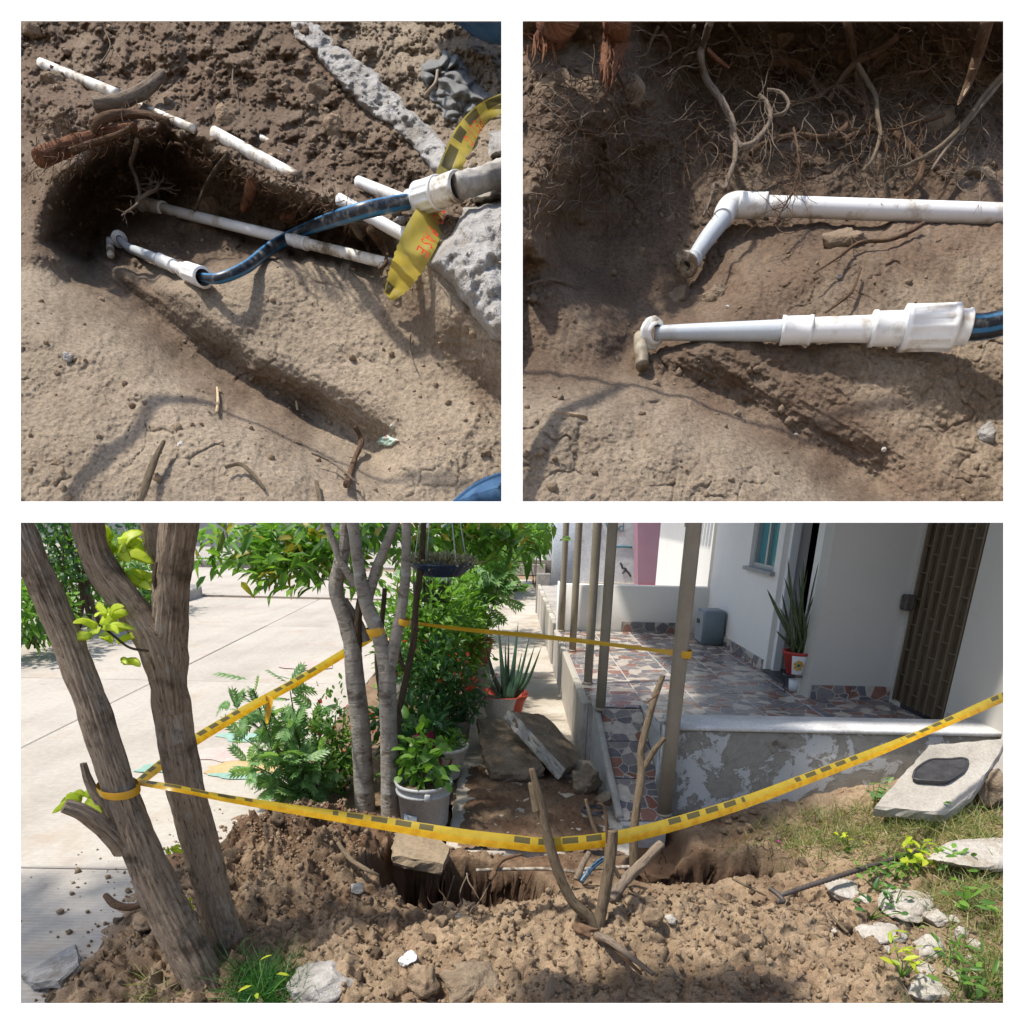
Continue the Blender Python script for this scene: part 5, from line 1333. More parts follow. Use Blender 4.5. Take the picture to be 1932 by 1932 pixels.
t = ribbon(fpts, [.022, .028, .035, .042, .049, .052, .052, .052, .052, .052, .048, .045, .042, .04, .04, .048, .048], [-1.0, -1.1, -1.15, -1.05, -.8, -.5, -.35, -.25, -.3, -.4, -.55, -.7, -.85, -1.3, -.9, -.3, -.3], TAPE, 260)
tape1 = tag(mk('caution_tape', t[0], t[1], TAPE, None, True, uv=t[2]), 'long sagging yellow caution tape across the front of the dig', 'caution tape', tg1)
t = ribbon([P(248, 1484, 2.26), P(270, 1470, 2.35), P(300, 1446, 2.5), P(370, 1395, 2.8), P(480, 1330, 3.2), P(560, 1286, 3.5), P(640, 1238, 3.7), P(712, 1194, 3.8)], [.025, .03, .035, .045, .045, .045, .045, .05], [-1.0, -1.1, -1.0, -.9, -1.0, -.9, -.8, -.5], TAPE, 120, .1)
tape2 = tag(mk('caution_tape', t[0], t[1], TAPE, None, True, uv=t[2]), 'rear yellow caution tape rising from rough trunk to pale tree', 'caution tape', tg1)
t = ribbon([P(712, 1193, 3.83), P(722, 1196, 3.80), P(730, 1205, 3.80), P(736, 1213, 3.78)], [.03, .025, .02, .008], [-.4, -.6, -1, -.6], TAPEPLAIN, 24)
mk('loose_end', t[0], t[1], TAPEPLAIN, tape2, True)
t = ribbon([P(500, 1308, 3.3), P(508, 1318, 3.28), P(506, 1345, 3.28), P(503, 1365, 3.28)], [.03, .035, .025, .01], [.8, 1.2, 1.0, 1.3], TAPEPLAIN, 24)
mk('loose_end', t[0], t[1], TAPEPLAIN, tape2, True)
t = ribbon([P(764, 1172, 3.8), P(800, 1178, 4.0), P(900, 1190, 4.1), P(1010, 1200, 4.1), P(1120, 1212, 4.0), P(1230, 1226, 3.8), P(1285, 1234, 3.66)], [.025, .026, .03, .032, .03, .025, .04], [-.4, -.9, -.8, -.7, -.8, -.9, -.2], TAPE, 110, .3)
tape3 = tag(mk('caution_tape', t[0], t[1], TAPEPLAIN, None, True, uv=t[2]), 'far yellow caution tape from pale tree to the thick porch post', 'caution tape', tg1)
def band(c, r, wd, axis, parent, mat=TAPEPLAIN, turns=1.0, slant=.2):
    ax = axis.normalized(); e = ax.cross(Vector((0, 1, .1))).normalized(); f = ax.cross(e)
    V, UV = [], []
    n = 40
    for q in range(n + 1):
        a = 2 * math.pi * q / n * turns
        for k in range(3):
            V.append(c + (e * math.cos(a) + f * math.sin(a)) * (r + .002 * (k == 1)) + ax * (wd * (k / 2 - .5) + slant * r * math.cos(a + .5))); UV.append((a * r, k / 2))
    Fc = [(q * 3 + k, q * 3 + 3 + k, q * 3 + 4 + k, q * 3 + 1 + k) for q in range(n) for k in range(2)]
    return mk('tie', V, Fc, mat, parent, True, uv=UV)
mp = PY(1290, 1232, 3.55)
band(mp, .041, .036, Vector((0, 0, 1)), tape3, slant=.1)
band(PY(761, 1172, 3.5), .031, .03, Vector((.1, 0, 1)), tape3, slant=.2)
band(PY(709, 1190, 3.5), .042, .04, Vector((-.4, 0, 1)), tape2, slant=.2)
cA = pys([(224, 1486)], yA)[0]; dA = (pys([(186, 1370)], yA)[0] - pys([(262, 1590)], yA)[0])
band(cA, .057, .024, dA, tape1, slant=.35)

# ---- broken slabs on the pavement
def plate(corners, th, mat, seed, name, label, cat, group=None, rough=.012):
    """a broken slab whose upper face runs through given world points"""
    c = sum(corners, Vector()) / len(corners)
    ex = (corners[1] - corners[0]).normalized(); nz = ex.cross(corners[-1] - corners[0]).normalized()
    if nz.z < 0: nz = -nz
    ey = nz.cross(ex)
    Mx = Matrix((ex, ey, nz)).transposed().to_4x4(); Mx.translation = c - nz * th
    poly = [((p - c).dot(ex), (p - c).dot(ey)) for p in corners]
    a = sum(poly[i][0] * poly[(i + 1) % len(poly)][1] - poly[(i + 1) % len(poly)][0] * poly[i][1] for i in range(len(poly)))
    if a < 0: poly = poly[::-1]
    return solo(name, slab(poly, th, Mx, seed, rough), mat, label, cat, group, False)
sg = 'broken concrete slabs'
SLABM = mottle('dirty_slab', [(.30, (.15, .108, .07)), (.52, (.245, .185, .125)), (.75, (.33, .27, .20))], 9, .95, 45, .9, .016)
plate([G(899, 1349, .20), G(948, 1352, .20), G(1018, 1420, .085), G(1026, 1452, .072), G(1000, 1461, .068), G(926, 1450, .10), G(910, 1415, .13)], .065, SLABM, 3, 'concrete_slab', 'soil-caked broken slab lying lower, in front of the scalloped planter', 'concrete slab', sg, .016)
kB = [G(962, 1337, .36), G(1026, 1346, .26), G(1045, 1360, .22), G(1090, 1420, .08), G(1086, 1446, .06), G(1068, 1452, .115)]
plate(kB, .08, SLABM, 4, 'concrete_slab', 'grey-edged broken slab tilted on top of the other by the pavement', 'concrete slab', sg, .014)
slb = [o for o in bpy.data.objects if o.get('label', '').startswith('grey-edged broken slab')][0]
nB = (kB[1] - kB[0]).cross(kB[-1] - kB[0]).normalized(); nB = nB if nB.z > 0 else -nB
oB = (kB[0] - kB[1]).normalized()
V, Fc = [], []
for q in range(25):
    a_ = kB[0].lerp(kB[-1], q / 24)
    for w_ in range(7):
        wob_ = .010 * float(fbm(np.array([q * .45]), np.array([w_ * .6]), 3, 8)[0])
        V.append(a_ - nB * (.082 * w_ / 6 - .001) + oB * (.006 + wob_))
Fc = [(q * 7 + w_, q * 7 + w_ + 1, q * 7 + 8 + w_, q * 7 + 7 + w_) for q in range(24) for w_ in range(6)]
part('broken_edge', (V, Fc), CONC, slb, False)
plate([P(742, 1577, 3.35), P(800, 1566, 3.48), P(852, 1588, 3.30), P(838, 1622, 3.10), P(740, 1618, 3.12)], .055, mottle('dusty_slab_top', [(.3, (.24, .18, .115)), (.7, (.36, .285, .195))], 6, .95, 50, .6, .012), 6, 'concrete_slab', 'flat dusty concrete block at the rim of the pit under the tape', 'concrete slab', sg)
solo('boulder', rock(P(1107, 1472, 4.22), (.115, .10, .11), 5, 5, .35, 1), CONCD, 'big squarish earth-brown chunk on the pavement by the ramp', 'boulder', 'lumps on the pavement')
solo('boulder', rock(P(1142, 1508, 3.98), (.065, .06, .045), 6, 4, .35, 1), CONCD, 'smaller brown chunk beside the squarish one', 'boulder', 'lumps on the pavement')
# loose earth spread over the pavement
gx2 = np.linspace(-.25, .62, 130); gy2 = np.linspace(3.14, 4.5, 190)
X2, Y2 = np.meshgrid(gx2, gy2)
m2 = sstep(4.45, 4.0, Y2 + .25 * fbm(X2 * 4, Y2 * 4, 3, 5)) * sstep(-.25, -.15, X2) * sstep(.62, .5, X2)
Z2 = -.004 + m2 * (.018 + .035 * clods(X2 * 18, Y2 * 18, 4, .5) + .02 * clods(X2 * 45, Y2 * 45, 8, .5) + .014 * fbm(X2 * 12, Y2 * 12, 3, 6))
Fq = np.array([[a * 130 + c, a * 130 + c + 1, a * 130 + 131 + c, a * 130 + 130 + c] for a in range(189) for c in range(129)])
o = mk('loose_soil', np.stack([X2, Y2, Z2], -1).reshape(-1, 3), Fq, SOIL, None, True, attr=np.clip(.85 + .4 * fbm(X2 * 3, Y2 * 3, 3, 4), 0, 1).ravel())
tag(o, 'thin spread of dark loose soil over the near end of the pavement', 'soil', None, 'stuff')

# ---- meter box lid slab
plate([P(1648, 1517, 3.40), P(1665, 1498, 3.44), P(1752, 1405, 3.68), P(1900, 1403, 3.62), P(1886, 1428, 3.55), P(1838, 1495, 3.36), P(1800, 1522, 3.29), P(1785, 1528, 3.28)], .06, CONC, 9, 'meter_box_lid', 'tilted concrete meter-box lid with black cover leaning in the grass', 'concrete lid', None, .01)
lid = [o for o in bpy.data.objects if o.name == 'meter_box_lid'][0]
lc = [P(1648, 1517, 3.40), P(1752, 1405, 3.68), P(1900, 1403, 3.62), P(1785, 1528, 3.28)]
nrm = (lc[3] - lc[0]).cross(lc[1] - lc[0]).normalized()
if nrm.z < 0: nrm = -nrm
def onlid(u, v, off):
    r = ray(u, v); return CAM + r * ((lc[0] - CAM).dot(nrm) / r.dot(nrm)) + nrm * off
ring = [(1722, 1470), (1727, 1456), (1745, 1442), (1762, 1436), (1790, 1436), (1815, 1434), (1825, 1440), (1818, 1456), (1800, 1470), (1785, 1477), (1760, 1477), (1730, 1475)]
V = [onlid(u, v, .012) for u, v in ring] + [onlid(u, v, -.01) for u, v in ring]; n = len(ring)
part('cover', (V, [tuple(range(n))] + [(q, q + n, (q + 1) % n + n, (q + 1) % n) for q in range(n)]), BLACKP, lid, False)
part('cover_rim', tube([onlid(u, v, .013) for u, v in ring + ring[:1]], .006, 6, 60)[:2], BLACKP, lid)
solo('boulder', rock(P(1872, 1490, 3.50), (.10, .10, .10), 15, 4, .4, .6), CONCD, 'dark rough lump propping up the meter-box lid', 'boulder')
solo('concrete_slab', rock(P(1860, 1612, 3.02), (.32, .12, .05), 17, 5, .2, 1, .35), CONCW, 'pale broken slab lying in the grass at the right edge', 'concrete slab', sg)

# ---- pruned shrub stump with bare sticks
def on(u, v, d): return P(u, v, d)
def ground_hit(u, v):
    """first point where the line of sight through a pixel meets the modelled ground"""
    r = np.array(ray(u, v)); t = np.linspace(1.6, 5.0, 1200)
    q = np.array(CAM) + r[None] * t[:, None]
    h = hz(q[:, 0], q[:, 1])
    i = np.argmax(q[:, 2] < h)
    return Vector(q[i])
sb = ground_hit(1128, 1748)
SK = ((sb - CAM).dot(ray(PCX, PCY)) + .01) / 2.62
ss = thing('pruned_shrub', 'pruned shrub of bare forked sticks standing on the heap', 'shrub', sb)
def stickp(pts, r, mat=STICK, nm='stick', sd=0): return tpart(nm, tube([P(u, v, d * SK) for u, v, d in pts], r, 18, len(pts) * 12, min(r) * .18, 40, sd, dv=.3), mat, ss)
stickp([(1128, 1758, 2.62), (1112, 1731, 2.60), (1080, 1700, 2.58), (1053, 1645, 2.55), (1033, 1580, 2.52), (1018, 1510, 2.50), (1003, 1450, 2.48)], [.022, .019, .018, .018, .017, .016, .010], sd=1)
stickp([(1012, 1530, 2.50), (1004, 1490, 2.49), (998, 1476, 2.49)], [.014, .011, .004], sd=2)
stickp([(1126, 1760, 2.62), (1136, 1710, 2.60), (1147, 1650, 2.58), (1156, 1566, 2.55)], [.024, .021, .020, .019], sd=3)
stickp([(1196, 1640, 2.85), (1197, 1560, 2.82), (1210, 1460, 2.80), (1210, 1413, 2.79), (1231, 1330, 2.77), (1251, 1274, 2.76)], [.017, .016, .015, .014, .013, .009], sd=4)
stickp([(1211, 1455, 2.80), (1235, 1415, 2.77), (1254, 1392, 2.75)], [.012, .011, .009], sd=5)
stickp([(1243, 1303, 2.765), (1238, 1312, 2.74), (1219, 1326, 2.74)], [.004, .003, .002], ROOT, 'twig', 6)
stickp([(1150, 1700, 2.68), (1180, 1660, 2.76), (1210, 1630, 2.82), (1247, 1592, 2.88)], [.022, .021, .020, .016], ROOTP, sd=7)
stickp([(1146, 1590, 2.56), (1144, 1545, 2.54), (1138, 1522, 2.53), (1128, 1515, 2.52)], [.006, .006, .006, .003], ROOT, 'twig', 8)
stickp([(1168, 1655, 2.75), (1145, 1610, 2.72), (1120, 1560, 2.7), (1105, 1508, 2.68)], [.008, .007, .007, .005], STICK, 'twig', 9)
stickp([(1088, 1660, 2.70), (1100, 1630, 2.72), (1112, 1608, 2.74)], [.012, .012, .01], ROOTP, 'twig', 10)
stickp([(1125, 1765, 2.60), (1150, 1775, 2.5), (1190, 1805, 2.40), (1232, 1838, 2.30)], [.016, .014, .010, .006], ROOTP, 'root', 11)
stickp([(1120, 1765, 2.60), (1160, 1790, 2.48), (1210, 1838, 2.32)], [.012, .009, .004], ROOT, 'root', 12)
part('root_crown', rock(P(1110, 1752, 2.63 * SK), (.055, .05, .045), 8, 4, .6, .2), ROOT, ss)
solo('dead_stump', rock(P(1037, 1868, 2.22), (.018, .018, .075), 9, 4, .5, .4), ROOTP, 'splintered pale stump sticking out at the bottom of the heap', 'stump')
tsolo('fallen_stick', tube([P(638, 1590, 3.0), P(660, 1620, 2.94), P(690, 1640, 2.88), P(716, 1652, 2.84)], [.009, .011, .010, .005], 10), STICK, 'thin stick lying across the dark heap of soil', 'stick')
tsolo('fallen_stick', tube([P(200, 1690, 2.75), P(215, 1705, 2.7), P(240, 1712, 2.68), P(270, 1706, 2.68)], [.012, .016, .015, .01], 10), ROOT, 'reddish broken root at the street edge left of the trunks', 'stick')
tsolo('fallen_stick', tube([P(1382, 1658, 2.92), P(1410, 1672, 2.86), P(1445, 1690, 2.82)], [.005, .006, .004], 8), STICK, 'thin dry stem at the right end of the trench', 'stick')
tsolo('fallen_stick', tube([P(1563, 1722, 2.68), P(1580, 1740, 2.63), P(1600, 1760, 2.58)], [.005, .006, .005], 8), STICK, 'short brown twig on the pale rubble', 'stick')
# rebar tool
rb0, rb1 = P(1470, 1690, 2.80), P(1760, 1598, 3.22)
rt_ = thing('steel_bar', 'ribbed steel bar with a hooked end lying on the grass', 'steel bar', rb0)
part('shaft', tube([rb0, rb0.lerp(rb1, .5) + Vector((0, 0, .005)), rb1], .0105, 10)[:2], IRON, rt_)
for k in range(36):
    c = rb0.lerp(rb1, .12 + .8 * k / 36); d = (rb1 - rb0).normalized()
    part('rib', tube([c - d * .003 + Vector((0, 0, .0025)), c + d * .003 + Vector((0, 0, .0025))], .0115, 8, 3)[:2], IRON, rt_)
part('hook', tube([P(1452, 1676, 2.82), P(1466, 1686, 2.80), P(1478, 1700, 2.77), P(1466, 1702, 2.755)], .010, 8)[:2], IRON, rt_)

# ---- pit contents: old pipe, blue hose, roots
tsolo('old_pipe', tube([P(898, 1642, 3.16), P(960, 1640, 3.16), P(1040, 1640, 3.14), P(1120, 1650, 3.12)], .008, 12), mottle('muddy_pipe', [(.4, (.13, .095, .065)), (.62, (.40, .36, .30))], 30, .8, 60, .4, .004), 'old soil-stained pipe crossing the top of the pit wall', 'pipe')
tsolo('blue_hose', tube([P(1096, 1665, 3.0), P(1110, 1645, 3.02), P(1128, 1628, 3.06), P(1150, 1614, 3.12)], .011, 12), HOSE, 'blue hose dipping into the open pit behind the sticks', 'hose')
tsolo('grey_pipe', tube([P(1090, 1640, 3.14), P(1180, 1636, 3.12), P(1205, 1634, 3.1)], 0.009, 12), MATS['muddy_pipe'], 'pale grey pipe emerging beside the blue hose', 'pipe')
solo('hose_reel_bundle', jt(*[tube([P(1120 + 22 * math.cos(a * .7 + k) , 1530 + 7 * math.sin(a * .7 + k) - k * 2, 3.75 - .08 * math.sin(a * .7 + k)) for a in range(9)], .006, 6, 40) for k in range(3)])[:2], BLACKP, 'tangled grey cord lying on the pavement end', 'cord')
for k in range(9):
    u = rnd.uniform(790, 1020); v0_ = rnd.uniform(1640, 1665)
    pts = [P(u, v0_, 3.2)]
    for q in range(3): pts.append(pts[-1] + Vector((rnd.uniform(-.04, .04), rnd.uniform(-.04, .0), rnd.uniform(-.09, -.02))))
    tsolo('pit_root', tube(pts, [.004, .003, .0015], 7, 12), rnd.choice([ROOT, ROOTP]), 'thin root hanging from the wall of the open pit', 'root', 'roots hanging in the open pit')
tsolo('pit_root', tube([P(935, 1645, 3.1), P(925, 1660, 3.08), P(945, 1625, 3.16), P(985, 1612, 3.2)], [.009, .010, .010, .005], 10), ROOT, 'thick reddish root bending over the pit edge', 'root')
tsolo('pit_root', tube([P(885, 1725, 2.72), P(893, 1712, 2.73), P(905, 1706, 2.74)], [.004, .004, .002], 8), ROOTP, 'pale rootlet sticking up at the near lip of the pit', 'root')

# ---- stones and rubble
def stone(u, v, wpx, hpx, mat, label, cat='stone', group=None, seed=0, ang=.7, dz=.35, rot=None):
    p = ground_hit(u, v); d = (p - CAM).dot(ray(PCX, PCY))
    sx_, sz_ = wpx * d / FPX / 2, hpx * d / FPX / 2
    return solo('rubble_stone' if cat == 'rubble' else 'stone', rock(p + Vector((0, 0, sz_ * dz)), (sx_, sx_ * .85, sz_), seed or int(u), 4, .38, ang, rnd.uniform(0, 3) if rot is None else rot), mat, label, cat, group)
stone(600, 1862, 150, 62, mottle('grey_flecked_rock', [(.3, (.12, .10, .085)), (.45, (.32, .30, .28)), (.7, (.50, .48, .45))], 8, .9, 30, .8, .02), 'large pale grey rock at the foot of the leaning trunks', seed=61, rot=0)
stone(795, 1858, 84, 70, CLOD, 'angular sandy rock with a flat face near the bottom', seed=62, ang=1)
stone(285, 1715, 82, 46, CLOD, 'flat tan clod resting at the edge of the street', seed=63)
stone(270, 1748, 60, 44, CLOD, 'rounded tan clod below the flat one left of the trunk', seed=64)
stone(880, 1862, 150, 60, CONCD, 'broad dark lump in the shade at the bottom of the heap', seed=65)
stone(1233, 1737, 46, 40, CLODP if False else CLOD, 'pale angular stone right of the pruned shrub', seed=66, ang=1)
stone(1265, 1738, 24, 18, CONCW, 'small pale stone next to the angular one', seed=67)
stone(835, 1740, 30, 26, CLOD, 'grey-brown pebble above the sandy rock', seed=68)
stone(866, 1732, 18, 14, CONCW, 'small white pebble beside the grey-brown one', seed=69)
wsm = mottle('white_plaster_lump', [(.3, (.46, .44, .41)), (.7, (.66, .65, .63))], 9, .9, 50, .5, .01)
stone(770, 1812, 46, 26, WHITEP, 'small white plastic fitting half buried in the soil', 'fitting', seed=70)
stone(672, 1678, 34, 20, CONCW, 'white plaster bit in the dark heap', 'rubble', seed=71)
# flagstone piece bottom left
plate([ground_hit(48, 1862) + Vector((0, 0, .04)), ground_hit(118, 1822) + Vector((0, 0, .05)), ground_hit(152, 1812) + Vector((0, 0, .05)), ground_hit(148, 1832) + Vector((0, 0, .06)), ground_hit(110, 1868) + Vector((0, 0, .06)), ground_hit(60, 1880) + Vector((0, 0, .05))], .03, CONCG, 12, 'flagstone', 'grey-white broken flagstone at the lower left corner', 'stone')
rg = 'white rubble beside the grass'
for k, (u, v, w_, h_, lab) in enumerate([(1720, 1712, 150, 44, 'broad flat white rubble slab below the yellow-green weeds'), (1768, 1738, 60, 46, 'white block of rubble right of the broad flat one'), (1745, 1792, 88, 62, 'cracked white rubble block in the middle of the pile'), (1660, 1760, 110, 40, 'dirty white slab with a dark crack under it'), (1590, 1680, 90, 34, 'pale crushed rubble at the end of the steel bar'), (1745, 1872, 92, 68, 'large white lump at the lower right'), (1812, 1762, 34, 40, 'upright small white chip beside the pile'), (1840, 1788, 44, 30, 'grey-blue white stone near the right edge'), (1835, 1812, 40, 22, 'flat white chip under the grey-blue stone'), (1572, 1757, 24, 20, 'white chip left of the rubble pile'), (1672, 1793, 24, 18, 'rounded grey pebble between the slabs'), (1742, 1828, 60, 22, 'long low white piece below the cracked block'), (1800, 1738, 30, 22, 'small white fragment at the top right of the pile'), (1700, 1745, 40, 26, 'crumbly white fragment touching the slab'), (1630, 1700, 40, 22, 'pale fragment beside the bar near weeds'), (1800, 1838, 54, 20, 'half-buried white strip near the lower right grass')]):
    stone(u, v, w_ * .88, h_ * .85, CONCW, lab, 'rubble', rg, 200 + k, 1, .15)
for k, (u, v) in enumerate([(1345, 1520), (1368, 1528), (1388, 1540), (1402, 1548), (1375, 1552), (1412, 1562), (1350, 1545), (1420, 1535), (1395, 1568), (1430, 1580), (1440, 1545), (1365, 1570)]):
    stone(u, v, 18, 13, CLOD, 'cobble in the loose stones below the peeling wall', 'stone', 'cobbles below the peeling wall', 300 + k)
# clods: the larger ones as lumps of their own
cg = 'dry clods scattered over the heap'
cme = []
for k in range(6):
    V, Fc = rock(Vector((0, 0, 0)), (1, .85, .7), 400 + k, 3, .95, 1)
    m = build('clod', V, Fc, True); m.materials.append(CLOD); cme.append(m)
g_ = np.random.default_rng(17)
n = 0
while n < 280:
    x, y = g_.uniform(-1.6, 1.6), g_.uniform(1.75, 3.2)
    if g_.uniform() < .45: x, y = g_.normal(-.88, .34), g_.normal(2.9, .24)
    if (abs(x + .14) < .5 and abs(y - 2.8) < .3) or y > 3.15 or x < -1.75: continue
    z = hzp(x, y)
    if z < -.05: continue
    r_ = float(np.clip(g_.lognormal(-4.3, .55), .006, .05))
    o = bpy.data.objects.new('clod', cme[n % 6]); COL.objects.link(o)
    o.location = (x, y, z + r_ * .12); o.scale = (r_, r_, r_); o.rotation_euler = (g_.uniform(0, 6), g_.uniform(0, 6), g_.uniform(0, 6))
    tag(o, 'dry brown clod of earth lying loose on the dug soil', 'clod', cg); n += 1
# fine crumbs, too many to count
Vs, Fs, nn = [], [], 0
T, Tf = ico(1); Tf = np.array(Tf)
k = 0
while k < 9000:
    x, y = g_.uniform(-1.6, 1.9), g_.uniform(1.7, 3.3)
    if g_.uniform() < .3: x, y = g_.normal(-.88, .36), g_.normal(2.9, .27)
    elif g_.uniform() < .45: x, y = g_.uniform(-.6, 1.7), g_.uniform(1.75, 2.65)
    if (abs(x + .14) < .45 and abs(y - 2.8) < .27): continue
    k += 1
    r_ = float(np.clip(g_.lognormal(-5.5, .5), .002, .014))
    Vs.append((x, y, r_))
Vs = np.array(Vs); zz = hz(Vs[:, 0], Vs[:, 1]); ok = zz > -.05
Vs, zz = Vs[ok], zz[ok]
J = 1 + g_.normal(0, .22, (len(Vs), len(T), 1))
Q = np.stack([Vs[:, 0], Vs[:, 1], np.maximum(zz, .004 * (Vs[:, 0] < -1.3)) + Vs[:, 2] * .4], 1)[:, None, :] + T[None] * Vs[:, None, 2:3] * J
Fa = (Tf[None] + (np.arange(len(Vs)) * len(T))[:, None, None]).reshape(-1, 3)
tag(mk('soil_crumbs', Q.reshape(-1, 3), Fa, CLOD, None, False), 'fine crumbs of earth strewn over the dug ground', 'soil', None, 'stuff')

# ---- grass, weeds
def grass(name, label, spots, L, W, mat, seed, cat='grass', kind='stuff'):
    g = np.random.default_rng(seed); ps, ds = [], []
    for u, v, n, su, sv in spots:
        p = ground_hit(u, v)
        x = p.x + g.normal(0, su, n); y = p.y + g.normal(0, sv, n); z = hz(x, y)
        q = np.stack([x, y, z], 1); q = q[(z > -.06) & (y < 3.58) & (y > 1.2)]
        ps.append(q); ds.append(g.normal(0, .75, (len(q), 3)) * [1, 1, .25] + [0, 0, .75])
    V, Fa = leaves(np.vstack(ps), np.vstack(ds), L, W, 'strap', seed, 1.2)
    o = mk(name, V, Fa, mat, None, False)
    return tag(o, label, cat, None, kind)
grass('grass', 'tufty green and straw grass on the verge below the lid', [(1460, 1595, 90, .12, .06), (1530, 1565, 300, .16, .09), (1600, 1570, 320, .16, .09), (1560, 1600, 320, .2, .07), (1680, 1560, 260, .14, .08), (1750, 1570, 260, .14, .08), (1830, 1560, 300, .14, .08), (1490, 1628, 120, .12, .05), (1860, 1600, 260, .12, .08), (1700, 1620, 160, .14, .06), (1850, 1680, 420, .12, .10), (1880, 1740, 420, .1, .10), (1860, 1830, 300, .08, .08), (1800, 1700, 160, .1, .06), (1890, 1880, 240, .06, .06), (1800, 1880, 80, .07, .05), (1790, 1560, 200, .2, .06), (1640, 1530, 140, .2, .05)], .10, .0042, GRASS, 5)
grass('grass_tuft', 'dense dark green grass tuft at the foot of the right trunk', [(492, 1862, 520, .055, .06), (510, 1885, 280, .05, .05)], .13, .0035, GRASSD, 6, 'grass', None)
grass('grass_tuft', 'sparse pale grass tuft left of the trunk base', [(282, 1878, 70, .05, .03)], .07, .004, GRASS, 7, 'grass', None)
def weed(u, v, n, L, mat, label, seed, h=.08):
    p = ground_hit(u, v)
    t = thing('weed', label, 'weed', p, 'weeds on the verge')
    g = np.random.default_rng(seed)
    pos = np.array(p) + g.normal(0, 1, (n, 3)) * [.045, .04, .02] + [0, 0, h]
    V, Fa = leaves(pos, g.normal(0, 1, (n, 3)) * [1, 1, .3] + [0, 0, .25], L, L * .42, 'oval', seed, .4)
    mk('foliage', V, Fa, mat, t, False)
    tpart('stems', jt(*[tube([p, (p + Vector(tuple(q))) / 2 + Vector((0, 0, .01)), Vector(tuple(q))], [.003, .002, .0015], 5, 6) for q in pos[:6]]), LEAF_MID, t)
for k, (u, v, n, L, m, lab) in enumerate([(1730, 1640, 26, .065, LEAF_LIME, 'yellow-green weed growing beside the pale slab in the grass'), (1600, 1610, 6, .04, LEAF_LIME, 'yellow-green weed behind the end of the steel bar'), (1690, 1660, 24, .05, LEAF_MID, 'mid green weed left of the yellow-green one'), (1650, 1680, 20, .045, LEAF_MID, 'low green weed above the rubble'), (1785, 1650, 22, .05, LEAF_MID, 'dark weed patch under the right-hand slab'), (1640, 1735, 12, .045, LEAF_DARK, 'small dark weed rooted in the white rubble'), (1685, 1720, 8, .04, LEAF_DARK, 'tiny weed above the cracked white block'), (1700, 1845, 18, .05, LEAF_LIME, 'yellowing weed below the cracked white block'), (1790, 1830, 18, .05, LEAF_MID, 'green weed among low white pieces at lower right'), (1650, 1515, 16, .06, LEAF_FERN, 'weed sprouting at the low edge of the meter-box lid'), (1830, 1890, 20, .05, LEAF_MID, 'weed clump in the lower right corner'), (500, 1890, 4, .04, LEAF_LIME, 'bright sprouting weed right of the dark grass tuft'), (1785, 1540, 14, .05, LEAF_MID, 'green weed in front of the meter-box lid'), (1820, 1720, 22, .05, LEAF_MID, 'leafy weed at the right edge beside the white chips')]):
    weed(u, v, n, L, m, lab, 500 + k)
o = solo('petal', rock(ground_hit(1468, 1592) + Vector((0, 0, .012)), (.011, .011, .011), 5, 2, .3, 0), flatmat('magenta_petal', (.55, .03, .35), .6), 'single magenta petal in the grass beside the cobbles', 'petal')
for k, (u, v) in enumerate([(205, 1597), (130, 1760), (480, 1590), (430, 1612), (445, 1600), (115, 1722)]):
    p = G(u, v, .004); r_ = rnd.uniform(.009, .018)
    solo('clod', rock(p + Vector((0, 0, r_ * .4)), (r_, r_, r_ * .7), 600 + k, 3, .4, .7), CLOD, 'crumb of earth lying on the bare concrete street', 'clod', 'earth crumbs on the street')

# ================================================================== THINGS IN THE TWO CUTTINGS
class Cut:
    def __init__(s, cf, df):
        s.cf, s.df = cf, df
        s.gx = np.linspace(-450, 2450, 291); X, Y = np.meshgrid(s.gx, s.gx)
        s.map = df(*cf(X, Y), False)
    def d(s, x, y, detail=True):
        if not detail:
            fx = min(max((x + 450) / 10, 0), 289.999); fy = min(max((y + 450) / 10, 0), 289.999)
            i, j = int(fx), int(fy); a, b = fx - i, fy - j; m = s.map
            return float((m[j, i] * (1 - a) + m[j, i + 1] * a) * (1 - b) + (m[j + 1, i] * (1 - a) + m[j + 1, i + 1] * a) * b)
        u, v = s.cf(np.array([float(x)]), np.array([float(y)])); return float(s.df(u, v, detail)[0])
    def p(s, x, y, off=0.0, detail=True):
        u, v = s.cf(x, y); return P(u, v, s.d(x, y, detail) - off)
    def at(s, x, y, d):
        u, v = s.cf(x, y); return P(u, v, d)
    def r(s, wpx, d): return wpx * .4805 * d / FPX / 2
    def line(s, a, b, clear=.006, rpx=30, lift=0.0, n=24, frac=1.0):
        """depths of a straight run from a to b that just clears the bank; returns a function t -> (x, y, depth)"""
        da, db = s.d(*a, False), s.d(*b, False); worst = 0
        for q in range(n + 1):
            t = q / n * frac
            x, y = a[0] + (b[0] - a[0]) * t, a[1] + (b[1] - a[1]) * t
            dd_ = 1 / ((1 - t) / da + t / db)
            worst = max(worst, dd_ + s.r(rpx, dd_) * .5 - s.d(x, y, False))
        sh = worst + clear + lift
        return lambda t: s.at(a[0] + (b[0] - a[0]) * t, a[1] + (b[1] - a[1]) * t, 1 / ((1 - t) / da + t / db) - sh)
CL, CR = Cut(c3, depthL), Cut(c4, depthR)
def run(points, wpx, d, n=20, k=None): return tube(points, [w_ * .4805 * d / FPX / 2 for w_ in (wpx if hasattr(wpx, '__len__') else [wpx, wpx])], n, k)
